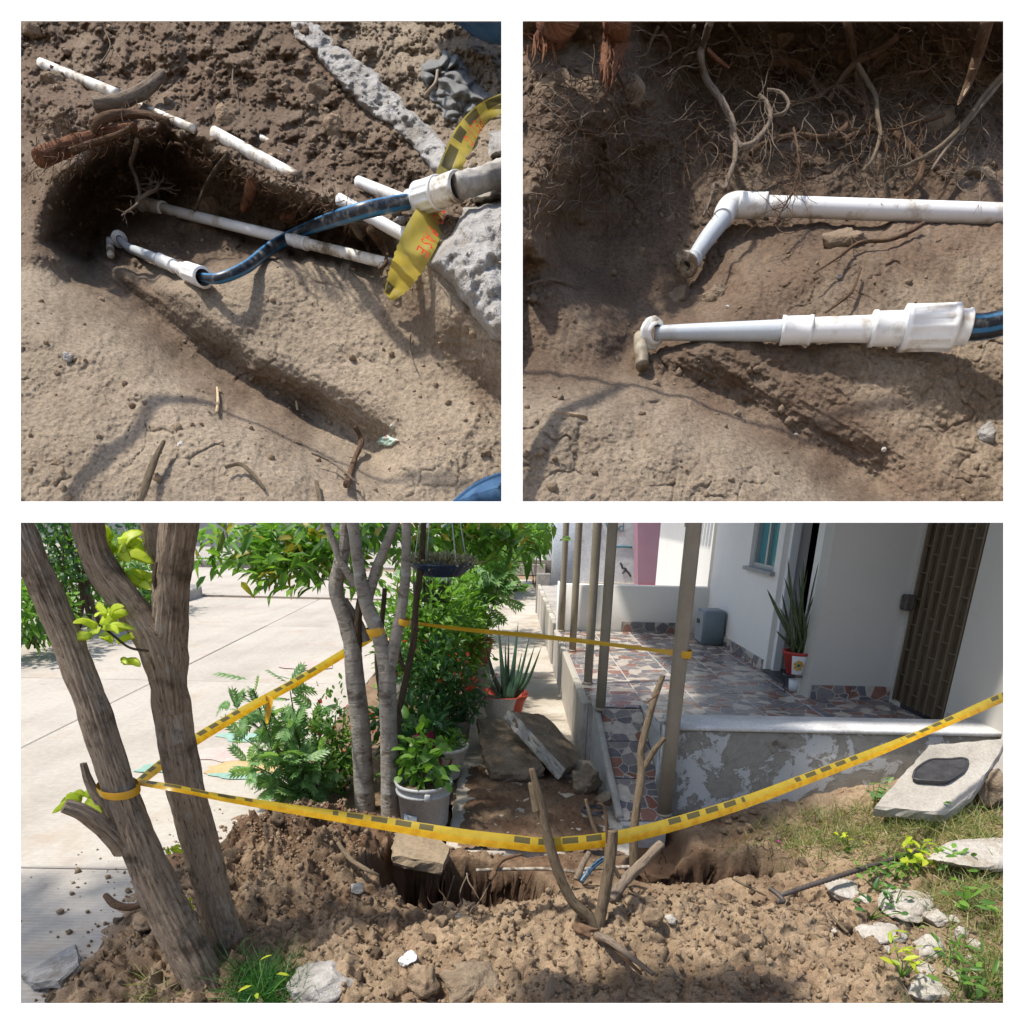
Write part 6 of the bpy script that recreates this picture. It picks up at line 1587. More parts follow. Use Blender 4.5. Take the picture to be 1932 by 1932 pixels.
def collar(p0, p1, r, name, mat, parent, ribs=0, flare=.06):
    """a pipe socket between two points with a rolled lip at each end, optionally ribbed"""
    ax = p1 - p0; L = ax.length; q = ax.to_track_quat('Z', 'Y').to_matrix().to_4x4(); q.translation = p0
    prof = [(r * .8, 0), (r * (1 + flare), 0), (r * (1 + flare), L * .10), (r, L * .13), (r, L * .87), (r * (1 + flare), L * .90), (r * (1 + flare), L), (r * .8, L)]
    V, Fc = lathe(prof, ribs * 8 if ribs else 28, (0, 0, 0), (lambda a, z: (.075 * (math.sin(ribs * a) > .2) - .03 if .12 * L < z < .88 * L else 0)) if ribs else None)
    return part(name, xf((V, Fc), q), mat, parent)
def flange(c, axis, r, name, mat, parent):
    q = axis.to_track_quat('Z', 'Y').to_matrix().to_4x4(); q.translation = c
    return part(name, xf(lathe([(r * .45, .0), (r, .0), (r * 1.02, r * .15), (r * .95, r * .3), (r * .72, r * .32), (r * .70, r * .55), (r * .5, r * .6)], 36, (0, 0, 0), lambda a, z: .03 * (math.sin(9 * a) > .5)), q), mat, parent)

# ---------- left cutting: pipes and hose
f = CL.line((500, 737), (1460, 972), rpx=38, frac=.86)
lp = thing('water_pipe', 'long straight white pipe with an end elbow across the hollow of the left cutting', 'pipe', f(0))
d_ = CL.d(900, 830, False)
tpart('pipe', run([f(t) for t in (.06, .35, .63)], 37, d_), PVC, lp)
tpart('pipe', run([f(t) for t in (.66, .85, 1.02)], 34, d_), PVCD, lp)
collar(f(.62), f(.67), CL.r(41, d_), 'coupling', PVC, lp)
collar(f(.0), f(.085), CL.r(50, d_), 'elbow', PVC, lp, flare=.04)
flange(f(-.005), f(.1) - f(0), CL.r(60, d_), 'flange', PVCG, lp)
p0 = CL.p(405, 876, .018); p1 = CL.p(480, 925, .035); p2 = CL.p(565, 958, .045); p3 = CL.p(668, 1003, .05); p4 = CL.p(735, 1027, .052)
lq = thing('water_pipe', 'bent grey-white pipe with couplings feeding the blue hose in the left cutting', 'pipe', p0)
d_ = CL.d(560, 960, False)
flange(p0, (p1 - p0).normalized() * .6 + (CAM - p0).normalized() * .8, CL.r(60, d_), 'flange', PVC, lq)
tpart('pipe', run([p0, p0.lerp(p1, .5) + Vector((0, 0, -.004)), p1, p2], [30, 32, 34, 36], d_), PVCG, lq)
collar(p2, p2.lerp(p3, .55), CL.r(44, d_), 'coupling', PVC, lq)
tpart('pipe', run([p2.lerp(p3, .5), p3], 36, d_), PVC, lq)
collar(p3.lerp(p4, -.25), p3.lerp(p4, .2), CL.r(48, d_), 'coupling', PVC, lq)
collar(p3.lerp(p4, .15), p4, CL.r(62, d_), 'nut', PVC, lq, 10)
hp = [p4.lerp(p3, .1)]
for x, y, off in ((800, 1030, .055), (905, 985, .06), (1010, 905, .075), (1150, 835, .10), (1340, 770, .10), (1552, 727, .085)):
    hp.append(CL.p(x, y, off, False))
tsolo('blue_hose', run(hp, [26, 32, 36, 40, 43, 44, 46], d_, 24, 90), HOSE, 'blue and black hose curving through the left cutting', 'hose')
h0, h1 = hp[-1], CL.p(1735, 668, .085, False)
hc = thing('hose_coupling', 'ribbed white compression coupling at the upper end of the blue hose', 'coupling', h0)
collar(h0.lerp(h1, -.03), h0.lerp(h1, .22), CL.r(62, d_), 'cone', PVC, hc)
collar(h0.lerp(h1, .18), h0.lerp(h1, .60), CL.r(88, d_), 'nut', PVC, hc, 12)
collar(h0.lerp(h1, .60), h0.lerp(h1, 1.0), CL.r(80, d_), 'body', PVCD, hc, 8)
h2 = CL.p(1840, 640, .07, False); h3 = CL.p(1990, 590, .04, False)
tsolo('taped_pipe', tube([h1.lerp(h0, .05), h2, h3], [CL.r(72, d_), CL.r(66, d_), CL.r(92, d_)], 24, 40, .0022, 60, 3, dv=1.0), mottle('dusty_grey_wrap', [(.3, (.30, .275, .24)), (.6, (.42, .40, .36)), (.8, (.16, .20, .28))], 30, .9, 60, .5, .004), 'dusty grey wrapped pipe end running out beyond the white coupling', 'pipe')
br = thing('brass_fitting', 'small soiled pipe fitting under the grey pipe flange in the left cutting', 'pipe fitting', CL.p(368, 885, .03))
tpart('body', run([CL.p(366, 878, .03), CL.p(370, 912, .032), CL.p(372, 940, .03)], [24, 30, 26], d_), PVCD, br)
# buried old pipes
def bpipe(a, b, wpx, label, off=.0, m=PVCD, nm='old_pipe'):
    A, B = CL.p(*a, off, False), CL.p(*b, off, False)
    d = CL.d((a[0] + b[0]) / 2, (a[1] + b[1]) / 2, False)
    return tsolo(nm, run([A, B], wpx, d, 20, 14), m, label, 'pipe')
bpipe((100, 190), (405, 312), 40, 'old white pipe half buried at the upper left of the left cutting', .0)
bpipe((430, 330), (700, 445), 30, 'soil-covered middle stretch of the old buried pipe', -.004)
bpipe((780, 460), (1110, 640), 46, 'exposed old white pipe with a cut end above the roots', .006)
bpipe((880, 432), (1075, 545), 26, 'strip of old pipe showing white through reddish soil', -.001)
bpipe((1270, 722), (1560, 882), 44, 'white pipe passing under the blue hose towards the tape', .03, PVC)
bpipe((1345, 652), (1640, 770), 40, 'upper white pipe stub passing behind the hose coupling', .025, PVC)
# ---------- left cutting: concrete, cloth, tape, jeans
def chunk(poly, off, mat, label, name, cut=CL, seed=0, cat='concrete', bulge=.03, folds=None, n=70, edge=45):
    """a lump spread on the bank inside an outline, swelling towards its middle"""
    xs_ = [p[0] for p in poly]; ys_ = [p[1] for p in poly]
    x, y = np.meshgrid(np.linspace(min(xs_) - 5, max(xs_) + 5, n), np.linspace(min(ys_) - 5, max(ys_) + 5, n))
    sd = sdpoly(x + 10 * fbm(x / 60, y / 60, 3, seed), y + 10 * fbm(x / 60, y / 60, 3, seed + 4), poly)
    u, v = cut.cf(x, y)
    base = cut.df(u, v, False)
    h = sstep(8, -edge, sd)
    dd = base + .02 - h * (off + .02 + bulge * sstep(0, -150, sd)) - (folds(x, y) * h if folds is not None else 0)
    dirs = np.stack([(u - PCX) / FPX, -(v - PCY) / FPX, -np.ones_like(u)], -1) @ RN.T
    X = (np.array(CAM) + dirs * dd[..., None]).reshape(-1, 3)
    Xb = (np.array(CAM) + dirs * (np.maximum(base, dd) + .03)[..., None]).reshape(-1, 3)
    Fq = []; used = {}
    inside = sd < 12
    for a in range(n - 1):
        for c in range(n - 1):
            if inside[a, c] and inside[a + 1, c] and inside[a, c + 1] and inside[a + 1, c + 1]:
                i = a * n + c; Fq.append((i, i + n, i + n + 1, i + 1))
    ec = {}
    for f_ in Fq:
        for k in range(4):
            e = (f_[k], f_[(k + 1) % 4]); ec[e] = 1
    bd = [e for e in ec if (e[1], e[0]) not in ec]
    N_ = n * n
    Fall = list(Fq) + [(f_[3] + N_, f_[2] + N_, f_[1] + N_, f_[0] + N_) for f_ in Fq] + [(e[1], e[0], e[0] + N_, e[1] + N_) for e in bd]
    Vall = np.vstack([X, Xb]); use = sorted({i for f_ in Fall for i in f_}); mp_ = {i: k for k, i in enumerate(use)}
    return solo(name, (Vall[use], [tuple(mp_[i] for i in f_) for f_ in Fall]), mat, label, cat)
chunk([(985, -60), (1110, -60), (1255, 95), (1395, 205), (1525, 330), (1650, 450), (1750, 585), (1675, 650), (1600, 575), (1480, 460), (1370, 365), (1250, 255), (1175, 165), (1090, 80)], .016, CONCG, 'weathered grey-white concrete edge running diagonally through the left cutting', 'concrete_edge', seed=13, bulge=.012, n=130, edge=22, folds=lambda x, y: .010 * fbm(x / 45, y / 45, 4, 18) + .008 * billow(x / 60, y / 60, 3, 5))
chunk([(1600, 970), (1690, 850), (1760, 735), (1990, 700), (1990, 1360), (1860, 1270), (1760, 1150), (1700, 1060)], .05, CONCG, 'large rough white concrete chunk at the right of the left cutting', 'concrete_chunk', seed=3, folds=lambda x, y: .012 * fbm(x / 60, y / 60, 4, 8) + .012 * clods(x / 60, y / 60, 3, .5))
chunk([(1730, 640), (1830, 600), (1990, 560), (1990, 730), (1780, 760)], .03, CONC, 'flat dusty concrete piece under the wrapped pipe end', 'concrete_chunk', seed=9, bulge=.01)
chunk([(1840, 440), (1990, 420), (1990, 580), (1850, 570)], .06, CONCG, 'grey concrete block behind the folded tape', 'concrete_chunk', seed=19, bulge=.01)
chunk([(1842, 945), (1930, 920), (1960, 1010), (1880, 1005)], .085, FLESH, 'small tan brick fragment lying on the white chunk', 'brick_fragment', seed=29, bulge=.0, cat='brick', n=30)
chunk([(1592, 165), (1660, 115), (1740, 140), (1790, 230), (1850, 290), (1960, 330), (1960, 350), (1850, 355), (1770, 400), (1740, 432), (1680, 425), (1660, 380), (1610, 335), (1600, 290), (1568, 245)], .012, RAG, 'crumpled dark grey rag lying on the soil of the left cutting', 'cloth_rag', seed=5, cat='cloth', bulge=.03, n=110, edge=30,
      folds=lambda x, y: .034 * np.abs(gn((x + y * .5) / 85 + .9 * gn(x / 90, y / 90, 4), (y - x * .4) / 170, 7)) + .022 * np.abs(gn((x * .5 - y) / 55 + .5 * gn(x / 60, y / 60, 8), (x + y) / 150, 9)) - .012)
rg_ = [o for o in bpy.data.objects if o.name.startswith('cloth_rag')][0]
part('drawstring', tube([CL.p(1655, 215, .058, False), CL.p(1648, 260, .060, False), CL.p(1625, 290, .058, False), CL.p(1605, 315, .045, False)], .0025, 6)[:2], ROOTP, rg_)
# torn piece of printed tape hanging into the pit
tp = [(1985, 325, .035), (1890, 350, .04), (1815, 400, .045), (1765, 470, .05), (1728, 560, .04), (1690, 660, .012), (1640, 770, .03), (1590, 870, .06), (1545, 960, .06), (1500, 1045, .045), (1462, 1105, .03)]
C3 = [CL.p(x, y, o_, False) for x, y, o_ in tp]
n = 120; Cs = spline(C3, n); wl = lerpl([60, 62, 70, 85, 95, 100, 112, 118, 108, 86, 34], n) * (1 + .05 * np.sin(np.arange(n) * 1.9) * (np.arange(n) > 90))
V, UV, L = [], [], 0
fwd = ray(PCX, PCY)
for q, c in enumerate(Cs):
    tg = (Cs[min(q + 1, n - 1)] - Cs[max(q - 1, 0)]).normalized()
    view = (c - CAM).normalized(); a = tg.cross(view).normalized()
    if q: L += (c - Cs[q - 1]).length
    wd = CL.r(wl[q], 1.05) * 2
    for k in range(9):
        ff = k / 8; V.append(c + a * wd * (ff - .5) + view * (.005 * abs(math.sin(ff * 4 + q * .07)) + .005 * abs(math.sin(q * .16 + ff * 2.2)))); UV.append((L * 1.15, 1 - ff if a.x > 0 else ff))
Fc = [(q * 9 + k, q * 9 + 9 + k, q * 9 + 10 + k, q * 9 + 1 + k) for q in range(n - 1) for k in range(8)]
TAPE2 = TAPE.copy(); TAPE2.name = 'dusty_tape'
for nd in TAPE2.node_tree.nodes:
    if nd.type == 'VALTORGB':
        for e, c in zip(nd.color_ramp.elements, ((.46, .36, .10), (.58, .46, .08), (.56, .52, .34))): e.color = (*c, 1)
tt = tag(mk('tape_scrap', V, Fc, TAPE2, None, True, uv=UV), 'torn yellow caution tape with red lettering hanging over the left cutting', 'caution tape')
def tape_text(body, i0, size, frac, rev=1):
    """print letters one by one along the strip, each laid on its surface"""
    L = 0
    ai = i0
    for ch in body:
        if ch != ' ':
            c = Cs[ai]; tg = (Cs[min(ai + 2, n - 1)] - Cs[ai - 2]).normalized() * rev; view = (c - CAM).normalized()
            a = tg.cross(view).normalized()
            wd = CL.r(wl[ai], 1.05) * 2
            side = a if True else -a
            org = c + (Vector((0, 0, 0)) + (a if rev > 0 else -a) * 0) - view * .011
            right = ROT @ Vector((1, 0, 0))
            off_dir = a if a.dot(right) > 0 else -a
            org = org + off_dir * wd * frac
            nrm_ = -view
            ex = tg; ey = nrm_.cross(ex).normalized()
            M = Matrix((ex, ey, ex.cross(ey))).transposed().to_4x4(); M.translation = org
            text(ch, size, M @ Matrix.Translation((-size * .3, -size * .35, 0)), TAPERED, tt)
        L = size * .66; s_ = 0
        while s_ < L and ai < n - 4 and ai > 4:
            ai += rev; s_ += (Cs[ai] - Cs[ai - rev]).length
tape_text('NO PASE', int(n * .575), .0235, .22)
tape_text('PELIG', int(n * .20), .0235, .22)
def leg(pts, radii, label, sd):
    t = tube(pts, radii, 48, 90, .003, 60, sd, dv=.25)
    o = tsolo('person', t, DENIM, label, 'person')
    return o
leg([CL.at(1600, -420, 1.16), CL.at(1740, -210, 1.13), CL.at(1880, -125, 1.11), CL.at(2050, -85, 1.09), CL.at(2270, -120, 1.1)], [.05, .058, .064, .062, .06], 'blue denim knee of a crouching person at the top corner of the left cutting', 3)
kn = chunk([(1665, 1932), (1700, 1890), (1760, 1835), (1840, 1785), (1940, 1755), (1960, 1755), (1960, 1932)], .045, DENIM, 'blue denim knee of a person at the lower right corner of the left cutting', 'person', seed=6, cat='person', bulge=.035, n=60, edge=90, folds=lambda x, y: .004 * np.abs(gn((x - y) / 60, (x + y) / 200, 3)))
part('seam', tube([CL.p(1700, 1925, .085, False), CL.p(1790, 1850, .10, False), CL.p(1900, 1800, .105, False), CL.p(2000, 1790, .105, False)], .0022, 6)[:2], DENIM, kn)
chunk([(1408, 1672), (1450, 1640), (1500, 1655), (1518, 1672), (1470, 1690), (1430, 1692)], .012, mottle('pale_green_wrapper', [(.40, (.55, .20, .22)), (.46, (.36, .50, .40)), (.7, (.52, .64, .54))], 40, .5, 60, .2, .002), 'crumpled pale green wrapper on the floor of the left cutting', 'wrapper', seed=8, cat='wrapper', bulge=.004, n=30, edge=12, folds=lambda x, y: .006 * np.abs(gn(x / 18, y / 14, 3)))

# ---------- roots
def rootpath(cut, pts, wpx, offs=.02):
    out = []
    for q, p_ in enumerate(pts):
        o_ = offs[q] if hasattr(offs, '__len__') else offs
        out.append(cut.p(p_[0], p_[1], o_, False))
    return out
def rootlets(cut, pts, n, L, seed, r=.0006, offs=.02):
    g = random.Random(seed); ts = []
    for _ in range(n):
        k = g.uniform(.25, .999) * (len(pts) - 1); i = int(k); f_ = k - i
        j = min(i + 1, len(pts) - 1)
        x, y = pts[i][0] + (pts[j][0] - pts[i][0]) * f_, pts[i][1] + (pts[j][1] - pts[i][1]) * f_
        a = g.uniform(0, 2 * math.pi); P3 = [(x, y)]; l = L * g.uniform(.4, 1.2) / 4
        for _s in range(4):
            a += g.uniform(-.7, .7); P3.append((P3[-1][0] + l * math.cos(a), P3[-1][1] + l * math.sin(a)))
        o_ = offs + g.uniform(-.008, .01)
        ts.append(tube([cut.p(px, py, o_, False) for px, py in P3], [r * 1.2, r, r * .5], 5, 9))
    return jt(*ts)
def root(cut, pts, w_, label, mat=ROOT, offs=.02, nl=0, L=60, seed=0, nm='root', cat='root', group=None, disp=.12):
    P3 = rootpath(cut, pts, w_, offs); d = cut.d(pts[0][0], pts[0][1], False)
    rr = [cut.r(q, d) for q in w_]
    t = thing(nm, label, cat, P3[0], group)
    tpart('root_stem', tube(P3, rr, 12, len(pts) * 10, min(rr) * disp * 2, 90, seed, dv=.4), mat, t)
    if nl: tag(tpart('rootlets', rootlets(cut, pts, max(nl, 5), L, seed, .0005, (offs if not hasattr(offs, '__len__') else sum(offs) / len(offs))), mat, t), kind='stuff')
    return t
root(CL, [(305, 350), (380, 340), (450, 320), (520, 280), (575, 225)], [44, 50, 46, 48, 34], 'thick pale cut root lying across the old pipe', ROOTP, .05, seed=1)
root(CL, [(300, 455), (340, 405), (440, 385), (520, 390), (600, 415)], [26, 34, 32, 28, 18], 'thick brown root along the rim of the hollow', ROOT, .06, 14, 90, 2)
root(CL, [(90, 560), (170, 525), (270, 490), (380, 455), (470, 432)], [60, 66, 52, 36, 26], 'shaggy reddish root bundle at the left of the hollow', ROOTR, .05, 30, 110, 3)
root(CL, [(210, 530), (300, 500), (390, 470), (450, 440)], [20, 22, 18, 14], 'slim brown root under the shaggy bundle', ROOT, .07, 16, 90, 4)
root(CL, [(475, 490), (462, 545), (450, 580), (470, 630), (485, 690), (482, 730)], [14, 14, 14, 13, 12, 10], 'pale crooked root hanging in front of the pipe elbow, left cutting', ROOTP, [.10, .13, .15, .16, .17, .17], 10, 70, 5)
root(CL, [(484, 720), (520, 695), (550, 680), (555, 655), (530, 650)], [12, 12, 10, 8, 5], 'pale curled root tip beside the pipe elbow, left cutting', ROOTP, .17, 22, 90, 6)
root(CL, [(482, 735), (450, 760), (430, 770), (415, 785)], [10, 8, 6, 4], 'short pale root fork below the elbow, left cutting', ROOTP, .17, 10, 40, 7)
root(CL, [(832, 545), (790, 595), (745, 665), (722, 720), (700, 768)], [16, 16, 14, 12, 8], 'straight broken twig leaning on the white pipe, left cutting', BARKD, [.06, .09, .11, .10, .08], 4, 40, 8)
root(CL, [(930, 650), (918, 690), (905, 730), (890, 760)], [36, 46, 40, 24], 'torn reddish root stub hanging above the pipe, left cutting', ROOTR, .07, 8, 50, 9)
root(CL, [(1048, 792), (1080, 790), (1108, 792)], [30, 36, 30], 'small orange-red cut root stub near the blue hose', ROOTR, .05, 0, 0, 10)
root(CL, [(1315, 810), (1345, 855), (1375, 890), (1385, 925)], [22, 26, 20, 8], 'pale frayed root beside the white pipe at right, left cutting', ROOTP, .05, 6, 50, 11)
root(CL, [(1390, 840), (1430, 890), (1455, 935), (1450, 975), (1425, 995)], [30, 34, 26, 16, 6], 'frayed reddish root beside the tape, left cutting', ROOT, .05, 8, 60, 12)
g = random.Random(5)
for k in range(22):
    x = g.uniform(600, 1320); y = 470 + (x - 600) * .40 + g.uniform(-20, 60); pts = [(x, y)]
    for q in range(4): pts.append((pts[-1][0] + g.uniform(-40, 40), pts[-1][1] + g.uniform(5, 42)))
    root(CL, pts, [9, 8, 7, 5, 3], 'thin brown root dangling from the rim of the left hollow', ROOT, .08, 3, 50, 40 + k, group='roots dangling from the left hollow')
ts = []
g = random.Random(9)
for k in range(330):
    t_ = g.random(); x = 60 + 1250 * t_; y = 430 + (x - 200) * .30 + g.gauss(0, 45) if x > 300 else g.uniform(380, 640)
    pts = [(x, y)]; a = g.uniform(.3, 2.8)
    for q in range(3): a += g.uniform(-.6, .6); pts.append((pts[-1][0] + 20 * math.cos(a), pts[-1][1] + 20 * math.sin(a)))
    ts.append(tube([CL.p(px, py, .045 + g.uniform(0, .05), False) for px, py in pts], [.0006, .0005, .0003], 4, 7))
t = jt(*ts); tag(mk('root_hairs', t[0], t[1], ROOT, None, True, uv=t[2]), 'fringe of fine root hairs along the rim of the left hollow', 'roots', None, 'stuff')
for k, (pts, w_, m, lab, off) in enumerate([
    ([(487, 1905), (510, 1840), (540, 1755), (582, 1668)], [26, 30, 26, 12], STICK, 'pale brown stick standing out at the lower left bank', .02),
    ([(790, 1460), (793, 1510), (787, 1556)], [9, 11, 8], FLESH, 'small pale stick poking out in the middle of the bank', .015),
    ([(1330, 1612), (1357, 1668), (1330, 1740), (1298, 1840)], [16, 20, 17, 22], ROOT, 'reddish forked stick rising from the lower bank', .035),
    ([(1160, 1717), (1230, 1745), (1285, 1785), (1345, 1838)], [8, 10, 10, 6], ROOTP, 'pale thin root crossing the reddish forked stick', .045),
    ([(820, 1772), (880, 1760), (930, 1800), (978, 1860)], [14, 16, 14, 8], STICK, 'bent brown strip lying at the bottom of the left bank', .01),
    ([(1178, 1828), (1188, 1870), (1196, 1930)], [14, 16, 18], STICK, 'short stick at the bottom edge of the left cutting', .015),
    ([(1100, 1512), (1106, 1548)], [7, 9], FLESH, 'tiny upright splinter beside the groove', .012),
    ([(1550, 1250), (1548, 1320), (1575, 1390)], [6, 6, 4], ROOTP, 'pale thread of root on the right slope of the pit', .006),
    ([(1640, 1030), (1700, 1100), (1705, 1170), (1690, 1180)], [7, 7, 5, 3], ROOTP, 'thin root hanging under the white chunk', .06),
    ([(855, 200), (850, 250), (860, 310)], [6, 6, 4], ROOTP, 'fine rootlet on the reddish soil near the top', .01),
    ([(330, 190), (370, 120), (350, 60)], [6, 5, 4], ROOTP, 'fine rootlet in the upper left soil', .01)]):
    root(CL, pts, w_, lab, m, off, 3 if k in (2, 3) else 0, 40, 80 + k, 'stick' if m in (STICK, FLESH) else 'root', 'stick' if m in (STICK, FLESH) else 'root')
def lump(cut, x, y, w_, h_, mat, label, off=.0, group=None, seed=0, cat='stone', sub=4):
    p = cut.p(x, y, off, False); d = cut.d(x, y, False)
    return solo('stone', xf((lambda VF: VF)(rock(Vector((0, 0, 0)), (cut.r(w_, d), cut.r(h_, d), cut.r((w_ + h_) / 2, d) * .8), seed or int(x + y), sub, .35, .7)), Matrix.Translation(p) @ ROT.to_4x4()), mat, label, cat, group)
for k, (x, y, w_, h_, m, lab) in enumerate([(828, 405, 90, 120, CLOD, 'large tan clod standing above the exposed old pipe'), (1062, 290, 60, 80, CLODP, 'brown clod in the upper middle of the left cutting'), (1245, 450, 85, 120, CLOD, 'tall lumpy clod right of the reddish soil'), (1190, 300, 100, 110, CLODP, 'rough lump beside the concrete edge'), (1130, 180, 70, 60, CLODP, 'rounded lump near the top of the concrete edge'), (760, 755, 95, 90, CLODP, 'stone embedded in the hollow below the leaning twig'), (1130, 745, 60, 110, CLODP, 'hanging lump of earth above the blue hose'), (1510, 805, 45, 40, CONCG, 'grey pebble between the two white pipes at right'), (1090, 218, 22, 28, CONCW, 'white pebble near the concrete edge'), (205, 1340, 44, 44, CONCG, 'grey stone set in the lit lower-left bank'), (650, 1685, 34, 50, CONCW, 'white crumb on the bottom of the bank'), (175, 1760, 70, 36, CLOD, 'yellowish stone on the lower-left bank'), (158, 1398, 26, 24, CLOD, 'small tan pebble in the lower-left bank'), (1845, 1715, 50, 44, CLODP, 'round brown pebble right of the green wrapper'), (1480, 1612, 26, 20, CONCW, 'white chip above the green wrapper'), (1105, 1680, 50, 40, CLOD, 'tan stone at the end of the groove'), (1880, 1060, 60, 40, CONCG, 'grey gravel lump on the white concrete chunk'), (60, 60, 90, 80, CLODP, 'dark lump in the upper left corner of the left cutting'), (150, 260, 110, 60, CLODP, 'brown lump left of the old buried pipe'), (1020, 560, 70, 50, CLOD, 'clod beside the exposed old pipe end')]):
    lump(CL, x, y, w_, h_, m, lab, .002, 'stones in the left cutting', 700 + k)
g = random.Random(31)
def grit(cut, n, x0, x1, y0, y1, seed, label, rmin, rmax, mat=CLODP):
    g = np.random.default_rng(seed); T, Tf = ico(1); Tf = np.array(Tf)
    x, y = g.uniform(x0, x1, n), g.uniform(y0, y1, n)
    u, v = cut.cf(x, y); d = cut.df(u, v)
    rr = rmin * (rmax / rmin) ** (g.uniform(0, 1, n) ** 2.2)
    dirs = np.stack([(u - PCX) / FPX, -(v - PCY) / FPX, -np.ones_like(u)], -1) @ RN.T
    X = np.array(CAM) + dirs * (d - rr * .3)[:, None]
    Q = X[:, None, :] + T[None] * rr[:, None, None] * (1 + g.normal(0, .22, (n, len(T), 1)))
    Fa = (Tf[None] + (np.arange(n) * len(T))[:, None, None]).reshape(-1, 3)
    return tag(mk('soil_crumbs', Q.reshape(-1, 3), Fa, mat, None, False), label, 'soil', None, 'stuff')
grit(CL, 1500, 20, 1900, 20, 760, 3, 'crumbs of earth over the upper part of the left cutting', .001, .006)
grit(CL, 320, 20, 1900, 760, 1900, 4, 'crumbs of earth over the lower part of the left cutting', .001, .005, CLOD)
grit(CR, 450, 30, 1900, 30, 1900, 5, 'crumbs of earth over the right cutting', .001, .006)

# ---------- right cutting: pipes
d_ = CR.d(1300, 760, False) - .05
f = CR.line((880, 742), (1960, 780), rpx=70, lift=.012)
A0 = f(0); dA_ = (f(1) - f(0)).normalized()
rp = thing('water_pipe', 'thick white pipe with an elbow bending down in the right cutting', 'pipe', A0)
tpart('pipe', run([f(.09), f(.5), f(1.0)], 70, d_, 32), PVC, rp)
E = CR.p(690, 965, .035); 
collar(f(-.005), f(.095), CR.r(88, d_), 'elbow_socket', PVC, rp, flare=.03)
bend = [f(.0), f(-.03) + (E - A0) * .03, A0.lerp(E, .22) - dA_ * .006]
tpart('elbow', run([f(.02), f(-.012), f(-.03) + (E - A0) * .05, A0.lerp(E, .14) - dA_ * .012, A0.lerp(E, .26) - dA_ * .008], [86, 90, 92, 88, 82], d_, 32, 40), PVC, rp)
tpart('riser', run([A0.lerp(E, .2) - dA_ * .008, A0.lerp(E, .6) - dA_ * .006, E], [72, 66, 56], d_, 32), PVCG, rp)
flange(CR.p(664, 978, .040), (A0 - E), CR.r(100, d_), 'flange', PVCD, rp)
collar(E.lerp(A0, -.10), E.lerp(A0, .06), CR.r(62, d_), 'thread', PVCG, rp, 0, .12)
q0 = CR.p(545, 1245, .03); f2 = CR.line((545, 1245), (1740, 1222), rpx=90, lift=.004)
rq = thing('water_pipe', 'lower white pipe with stepped couplings and a big ribbed nut in the right cutting', 'pipe', f2(0))
flange(f2(-.012), (f2(.2) - f2(0)).normalized() * .7 + (CAM - f2(0)).normalized() * .75, CR.r(100, d_), 'flange', PVCD, rq)
tpart('pipe', run([f2(0), f2(.12), f2(.25), f2(.43)], [44, 52, 58, 66], d_, 28), PVCG, rq)
collar(f2(.415), f2(.515), CR.r(84, d_), 'coupling', PVC, rq)
tpart('pipe', run([f2(.5), f2(.73)], [72, 80], d_, 28), PVC, rq)
collar(f2(.71), f2(.84), CR.r(100, d_), 'adaptor', PVC, rq)
collar(f2(.815), f2(.985), CR.r(128, d_), 'nut', PVC, rq, 12)
collar(f2(.98), f2(1.03), CR.r(100, d_), 'nut_end', PVC, rq)
tsolo('blue_hose', run([f2(1.0), f2(1.08), f2(1.17) + Vector((0, 0, .006)), f2(1.3) + Vector((0, 0, .014))], 76, d_, 28, 30), HOSE, 'blue and black hose leaving the ribbed nut at the right edge', 'hose')
bf = thing('brass_fitting', 'soiled threaded fitting beside the lower flange in the right cutting', 'pipe fitting', CR.p(490, 1300, .03))
tpart('body', run([CR.p(484, 1258, .035), CR.p(490, 1310, .035), CR.p(496, 1375, .03)], [40, 48, 44], d_), mottle('dull_brass', [(.4, (.14, .105, .06)), (.6, (.30, .26, .19))], 50, .6, 90, .3, .002, spec=.5), bf)
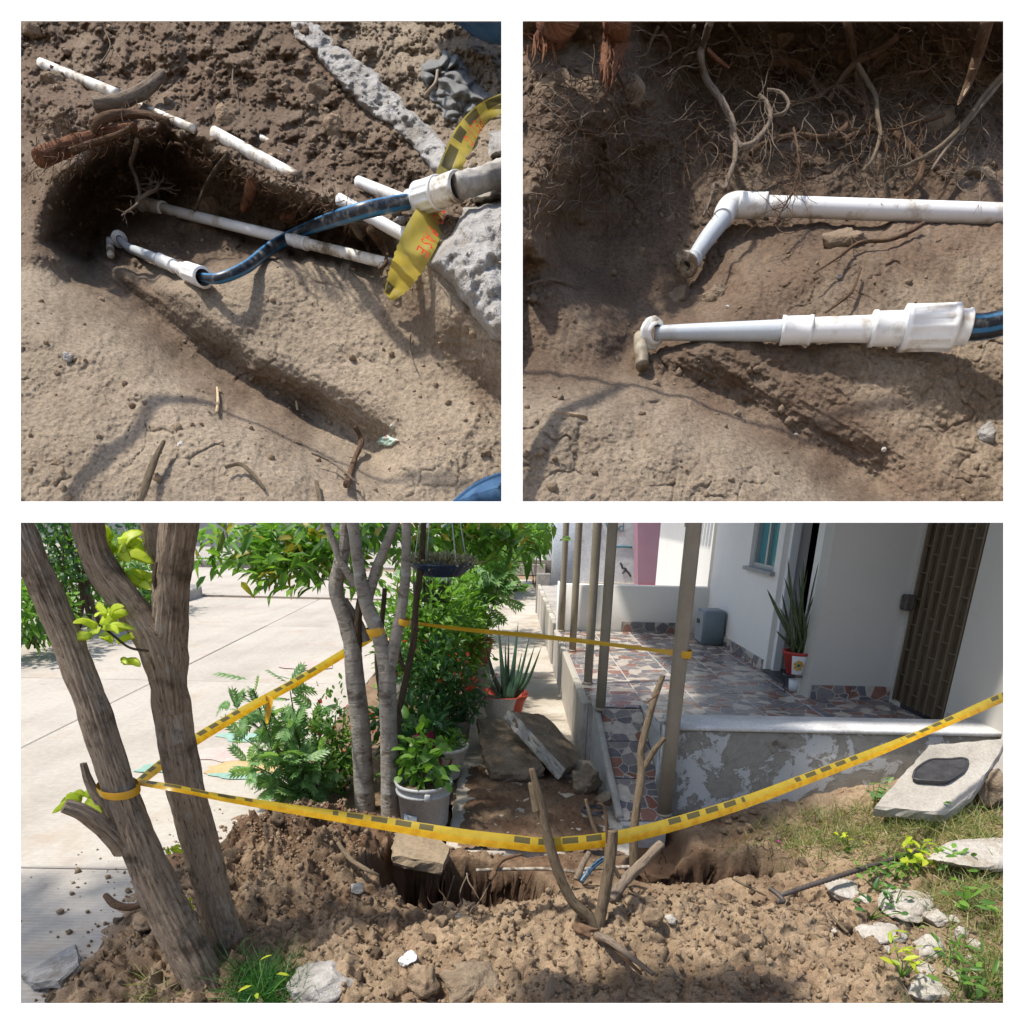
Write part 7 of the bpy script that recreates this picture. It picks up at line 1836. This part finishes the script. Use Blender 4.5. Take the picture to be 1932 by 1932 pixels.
# ---------- right cutting: roots and stones
RR = [([(765, 20), (735, 110), (725, 160), (745, 245), (805, 330), (845, 410), (858, 480), (885, 515)], [26, 26, 28, 26, 25, 24, 24, 20], ROOTP, 'pale crooked main root hanging down to the white elbow', .10, 8, 120),
      ([(885, 515), (930, 500), (975, 450), (1000, 400), (985, 340), (955, 310)], [20, 20, 19, 17, 14, 11], ROOTP, 'pale root branch curling up right of the main root', .115, 26, 170),
      ([(985, 290), (1040, 300), (1070, 345), (1050, 380), (1010, 390)], [9, 11, 11, 10, 7], ROOTP, 'hooked pale root tip above the curling branch', .12, 4, 70),
      ([(862, 500), (858, 570), (840, 620), (820, 680)], [18, 17, 16, 14], ROOTP, 'lower end of the pale main root touching the elbow', .12, 5, 70),
      ([(820, 680), (780, 660), (765, 720), (735, 785)], [13, 12, 12, 8], ROOTP, 'pale clawed root tips left of the elbow', .125, 14, 60),
      ([(1090, 440), (1105, 520), (1110, 600), (1090, 680), (1010, 820)], [8, 8, 7, 6, 3], ROOT, 'hairy reddish root hanging over the thick pipe', .11, 46, 130),
      ([(980, 185), (1080, 180), (1140, 230), (1190, 290), (1230, 310)], [28, 32, 34, 30, 24], ROOT, 'thick brown root arching in the upper middle of the right cutting', .04, 8, 110),
      ([(1300, 20), (1320, 140), (1340, 250), (1370, 350), (1385, 430)], [30, 30, 32, 34, 26], ROOT, 'upright brown root in the tangle of the right cutting', .05, 10, 100),
      ([(1500, 80), (1420, 140), (1340, 180), (1270, 260), (1230, 330)], [24, 28, 26, 24, 20], ROOT, 'brown root slanting through the tangle from upper right', .06, 8, 100),
      ([(1340, 190), (1380, 260), (1410, 310), (1420, 400), (1430, 470), (1400, 560), (1360, 610)], [18, 18, 16, 15, 14, 12, 8], STICK, 'ochre root dropping through the middle of the tangle', .08, 8, 80),
      ([(1060, 350), (1180, 320), (1260, 280), (1330, 330), (1380, 345)], [16, 18, 18, 16, 12], ROOT, 'brown root running level through the tangle', .06, 8, 80),
      ([(920, 540), (980, 500), (1100, 470), (1210, 480), (1290, 440), (1290, 390), (1240, 380)], [18, 20, 22, 24, 24, 18, 12], ROOT, 'long reddish-brown root looping above the thick pipe', .05, 10, 90),
      ([(1280, 490), (1380, 450), (1480, 430), (1530, 380), (1590, 330)], [22, 22, 20, 18, 14], ROOT, 'brown root climbing to the right of the tangle', .045, 8, 90),
      ([(1490, 460), (1540, 510), (1590, 570), (1580, 640), (1530, 700)], [28, 28, 26, 24, 14], ROOT, 'curved brown root beside the round stone, right cutting', .05, 6, 80),
      ([(1910, 230), (1840, 310), (1760, 420), (1670, 510), (1580, 565), (1510, 595), (1470, 590)], [18, 18, 17, 16, 14, 12, 6], STICK, 'long ochre root sweeping in from the right edge', .09, 6, 80),
      ([(1910, 250), (1830, 350), (1730, 470), (1660, 560), (1630, 605)], [14, 14, 13, 10, 5], ROOTP, 'grey root running beside the long ochre one', .085, 4, 60),
      ([(1850, 420), (1760, 530), (1720, 600), (1680, 680), (1645, 730)], [14, 14, 14, 12, 10], ROOT, 'brown root passing behind the thick pipe at right', .04, 4, 60),
      ([(1600, 815), (1540, 850), (1460, 880), (1350, 890), (1260, 950), (1170, 1010)], [16, 16, 14, 13, 10, 6], ROOT, 'pinkish root wandering below the thick pipe', .03, 6, 70),
      ([(1355, 990), (1320, 1080), (1270, 1125), (1215, 1165)], [9, 11, 10, 6], ROOT, 'short reddish root on the bank above the ribbed nut', .02, 2, 40),
      ([(1850, 20), (1820, 130), (1795, 210), (1770, 280), (1735, 345)], [44, 42, 36, 30, 8], ROOT, 'broken brown stick with a pale split tip at upper right', .13, 0, 0),
      ([(700, 40), (670, 130), (640, 200), (610, 250), (585, 290)], [14, 12, 11, 9, 5], STICK, 'thin ochre root hanging left of the main root', .06, 10, 90),
      ([(560, 40), (530, 100), (510, 150), (465, 165)], [14, 12, 10, 6], STICK, 'thin forked root at the upper left, beside the dark hollow', .05, 8, 80),
      ([(570, 60), (605, 120), (600, 180), (640, 230)], [12, 11, 9, 5], ROOT, 'thin brown root crossing the forked one', .05, 6, 70),
      ([(100, 350), (180, 385), (250, 440), (330, 465), (360, 500)], [16, 17, 14, 12, 8], ROOT, 'reddish root lying on the left shoulder of the right cutting', .03, 14, 120),
      ([(130, 480), (190, 510), (260, 490), (320, 500)], [8, 8, 7, 4], ROOTP, 'pale threadlike root below the reddish one', .03, 10, 80),
      ([(330, 640), (390, 670), (430, 705), (478, 740)], [10, 10, 8, 5], ROOT, 'small reddish root in the dark hollow', .03, 3, 40),
      ([(40, 1055), (130, 1035), (200, 1050), (265, 1065)], [8, 9, 8, 5], ROOTP, 'pale root trailing at the left edge', .02, 4, 50),
      ([(390, 210), (420, 270), (440, 330), (470, 390)], [10, 9, 8, 6], ROOT, 'drooping root below the torn stub', .05, 20, 120),
      ([(750, 130), (790, 170), (840, 205)], [16, 15, 6], ROOTR, 'snapped root with an orange tip near the main root', .09, 0, 0)]
g = random.Random(77)
for k in range(34):
    x, y = g.uniform(620, 1880), g.uniform(30, 420); a = g.uniform(.6, 2.5); pts = [(x, y)]
    for q in range(5): a += g.uniform(-.75, .75); pts.append((pts[-1][0] + 55 * math.cos(a), pts[-1][1] + 48 * math.sin(a)))
    w0 = g.uniform(6, 13)
    root(CR, pts, [w0, w0, w0 * .8, w0 * .6, w0 * .45, w0 * .25], 'slender brown root in the upper tangle of the right cutting', g.choice([ROOT, ROOT, STICK]), g.uniform(.02, .07), 6, 80, 900 + k, group='slender roots of the right cutting')
for k, (pts, w_, m, lab, off, nl, L) in enumerate(RR):
    root(CR, pts, w_, lab, m, off, nl, L, 200 + k)
sp_ = [o for o in bpy.data.objects if o.get('label', '').startswith('broken brown stick')][0]
tpart('split_tip', tube([CR.p(1797, 200, .131, False), CR.p(1775, 270, .132, False), CR.p(1735, 348, .13, False)], [CR.r(26, d_), CR.r(28, d_), CR.r(5, d_)], 10), FLESH, sp_)
def shag(x0, y0, x1, y1, w_, label, sd):
    t = root(CR, [(x0, y0), ((x0 + x1) / 2 + 6, (y0 + y1) / 2), (x1, y1)], w_, label, ROOTR, .08, 40, 80, sd, disp=.25)
    g = random.Random(sd); ts = []
    for k in range(26):
        a = g.uniform(0, 1); x = x0 + (x1 - x0) * a + g.uniform(-1, 1) * w_[1] * .45; y = y0 + (y1 - y0) * a
        ts.append(tube([CR.p(x, y, .10 + g.uniform(0, .012), False), CR.p(x + g.uniform(-6, 6), y + 40, .10, False), CR.p(x + g.uniform(-14, 14), y + g.uniform(60, 110), .10, False)], [.0018, .0015, .0005], 5, 8))
    tpart('splinters', jt(*ts), ROOTR, t)
shag(180, -20, 90, 120, [150, 120, 40], 'shaggy torn root hanging in the upper left corner, right cutting', 300)
shag(400, -10, 360, 230, [100, 96, 50], 'torn bark-covered root stub hanging in the dark, right cutting', 301)
ts = []; g = random.Random(19)
for k in range(520):
    x, y = (g.uniform(40, 620), g.uniform(200, 760)) if k % 3 == 0 else (g.uniform(560, 1890), g.uniform(40, 660))
    pts = [(x, y)]; a = g.uniform(0, 6.28)
    o_ = g.uniform(.015, .07); ln = g.uniform(12, 34)
    for q in range(6): a += g.uniform(-.65, .65); pts.append((pts[-1][0] + ln * math.cos(a), pts[-1][1] + ln * math.sin(a)))
    ts.append(tube([CR.p(px, py, o_ + .004 * q, False) for q, (px, py) in enumerate(pts)], [.0008, .0006, .0003], 4, 16))
    for b_ in (2, 4):
        a2 = a + g.choice([-1, 1]) * g.uniform(.6, 1.3); p2 = [pts[b_]]
        for q in range(3): a2 += g.uniform(-.5, .5); p2.append((p2[-1][0] + ln * .6 * math.cos(a2), p2[-1][1] + ln * .6 * math.sin(a2)))
        ts.append(tube([CR.p(px, py, o_ + .004 * b_, False) for px, py in p2], [.0006, .0005, .0002], 4, 8))
t = jt(*ts[::2]); tag(mk('root_hairs', t[0], t[1], ROOT, None, True, uv=t[2]), 'fine brown root hairs matted over the upper part of the right cutting', 'roots', None, 'stuff')
t = jt(*ts[1::2]); tag(mk('root_hairs', t[0], t[1], ROOTP, None, True, uv=t[2]), 'fine pale root hairs standing out from the right cutting', 'roots', None, 'stuff')
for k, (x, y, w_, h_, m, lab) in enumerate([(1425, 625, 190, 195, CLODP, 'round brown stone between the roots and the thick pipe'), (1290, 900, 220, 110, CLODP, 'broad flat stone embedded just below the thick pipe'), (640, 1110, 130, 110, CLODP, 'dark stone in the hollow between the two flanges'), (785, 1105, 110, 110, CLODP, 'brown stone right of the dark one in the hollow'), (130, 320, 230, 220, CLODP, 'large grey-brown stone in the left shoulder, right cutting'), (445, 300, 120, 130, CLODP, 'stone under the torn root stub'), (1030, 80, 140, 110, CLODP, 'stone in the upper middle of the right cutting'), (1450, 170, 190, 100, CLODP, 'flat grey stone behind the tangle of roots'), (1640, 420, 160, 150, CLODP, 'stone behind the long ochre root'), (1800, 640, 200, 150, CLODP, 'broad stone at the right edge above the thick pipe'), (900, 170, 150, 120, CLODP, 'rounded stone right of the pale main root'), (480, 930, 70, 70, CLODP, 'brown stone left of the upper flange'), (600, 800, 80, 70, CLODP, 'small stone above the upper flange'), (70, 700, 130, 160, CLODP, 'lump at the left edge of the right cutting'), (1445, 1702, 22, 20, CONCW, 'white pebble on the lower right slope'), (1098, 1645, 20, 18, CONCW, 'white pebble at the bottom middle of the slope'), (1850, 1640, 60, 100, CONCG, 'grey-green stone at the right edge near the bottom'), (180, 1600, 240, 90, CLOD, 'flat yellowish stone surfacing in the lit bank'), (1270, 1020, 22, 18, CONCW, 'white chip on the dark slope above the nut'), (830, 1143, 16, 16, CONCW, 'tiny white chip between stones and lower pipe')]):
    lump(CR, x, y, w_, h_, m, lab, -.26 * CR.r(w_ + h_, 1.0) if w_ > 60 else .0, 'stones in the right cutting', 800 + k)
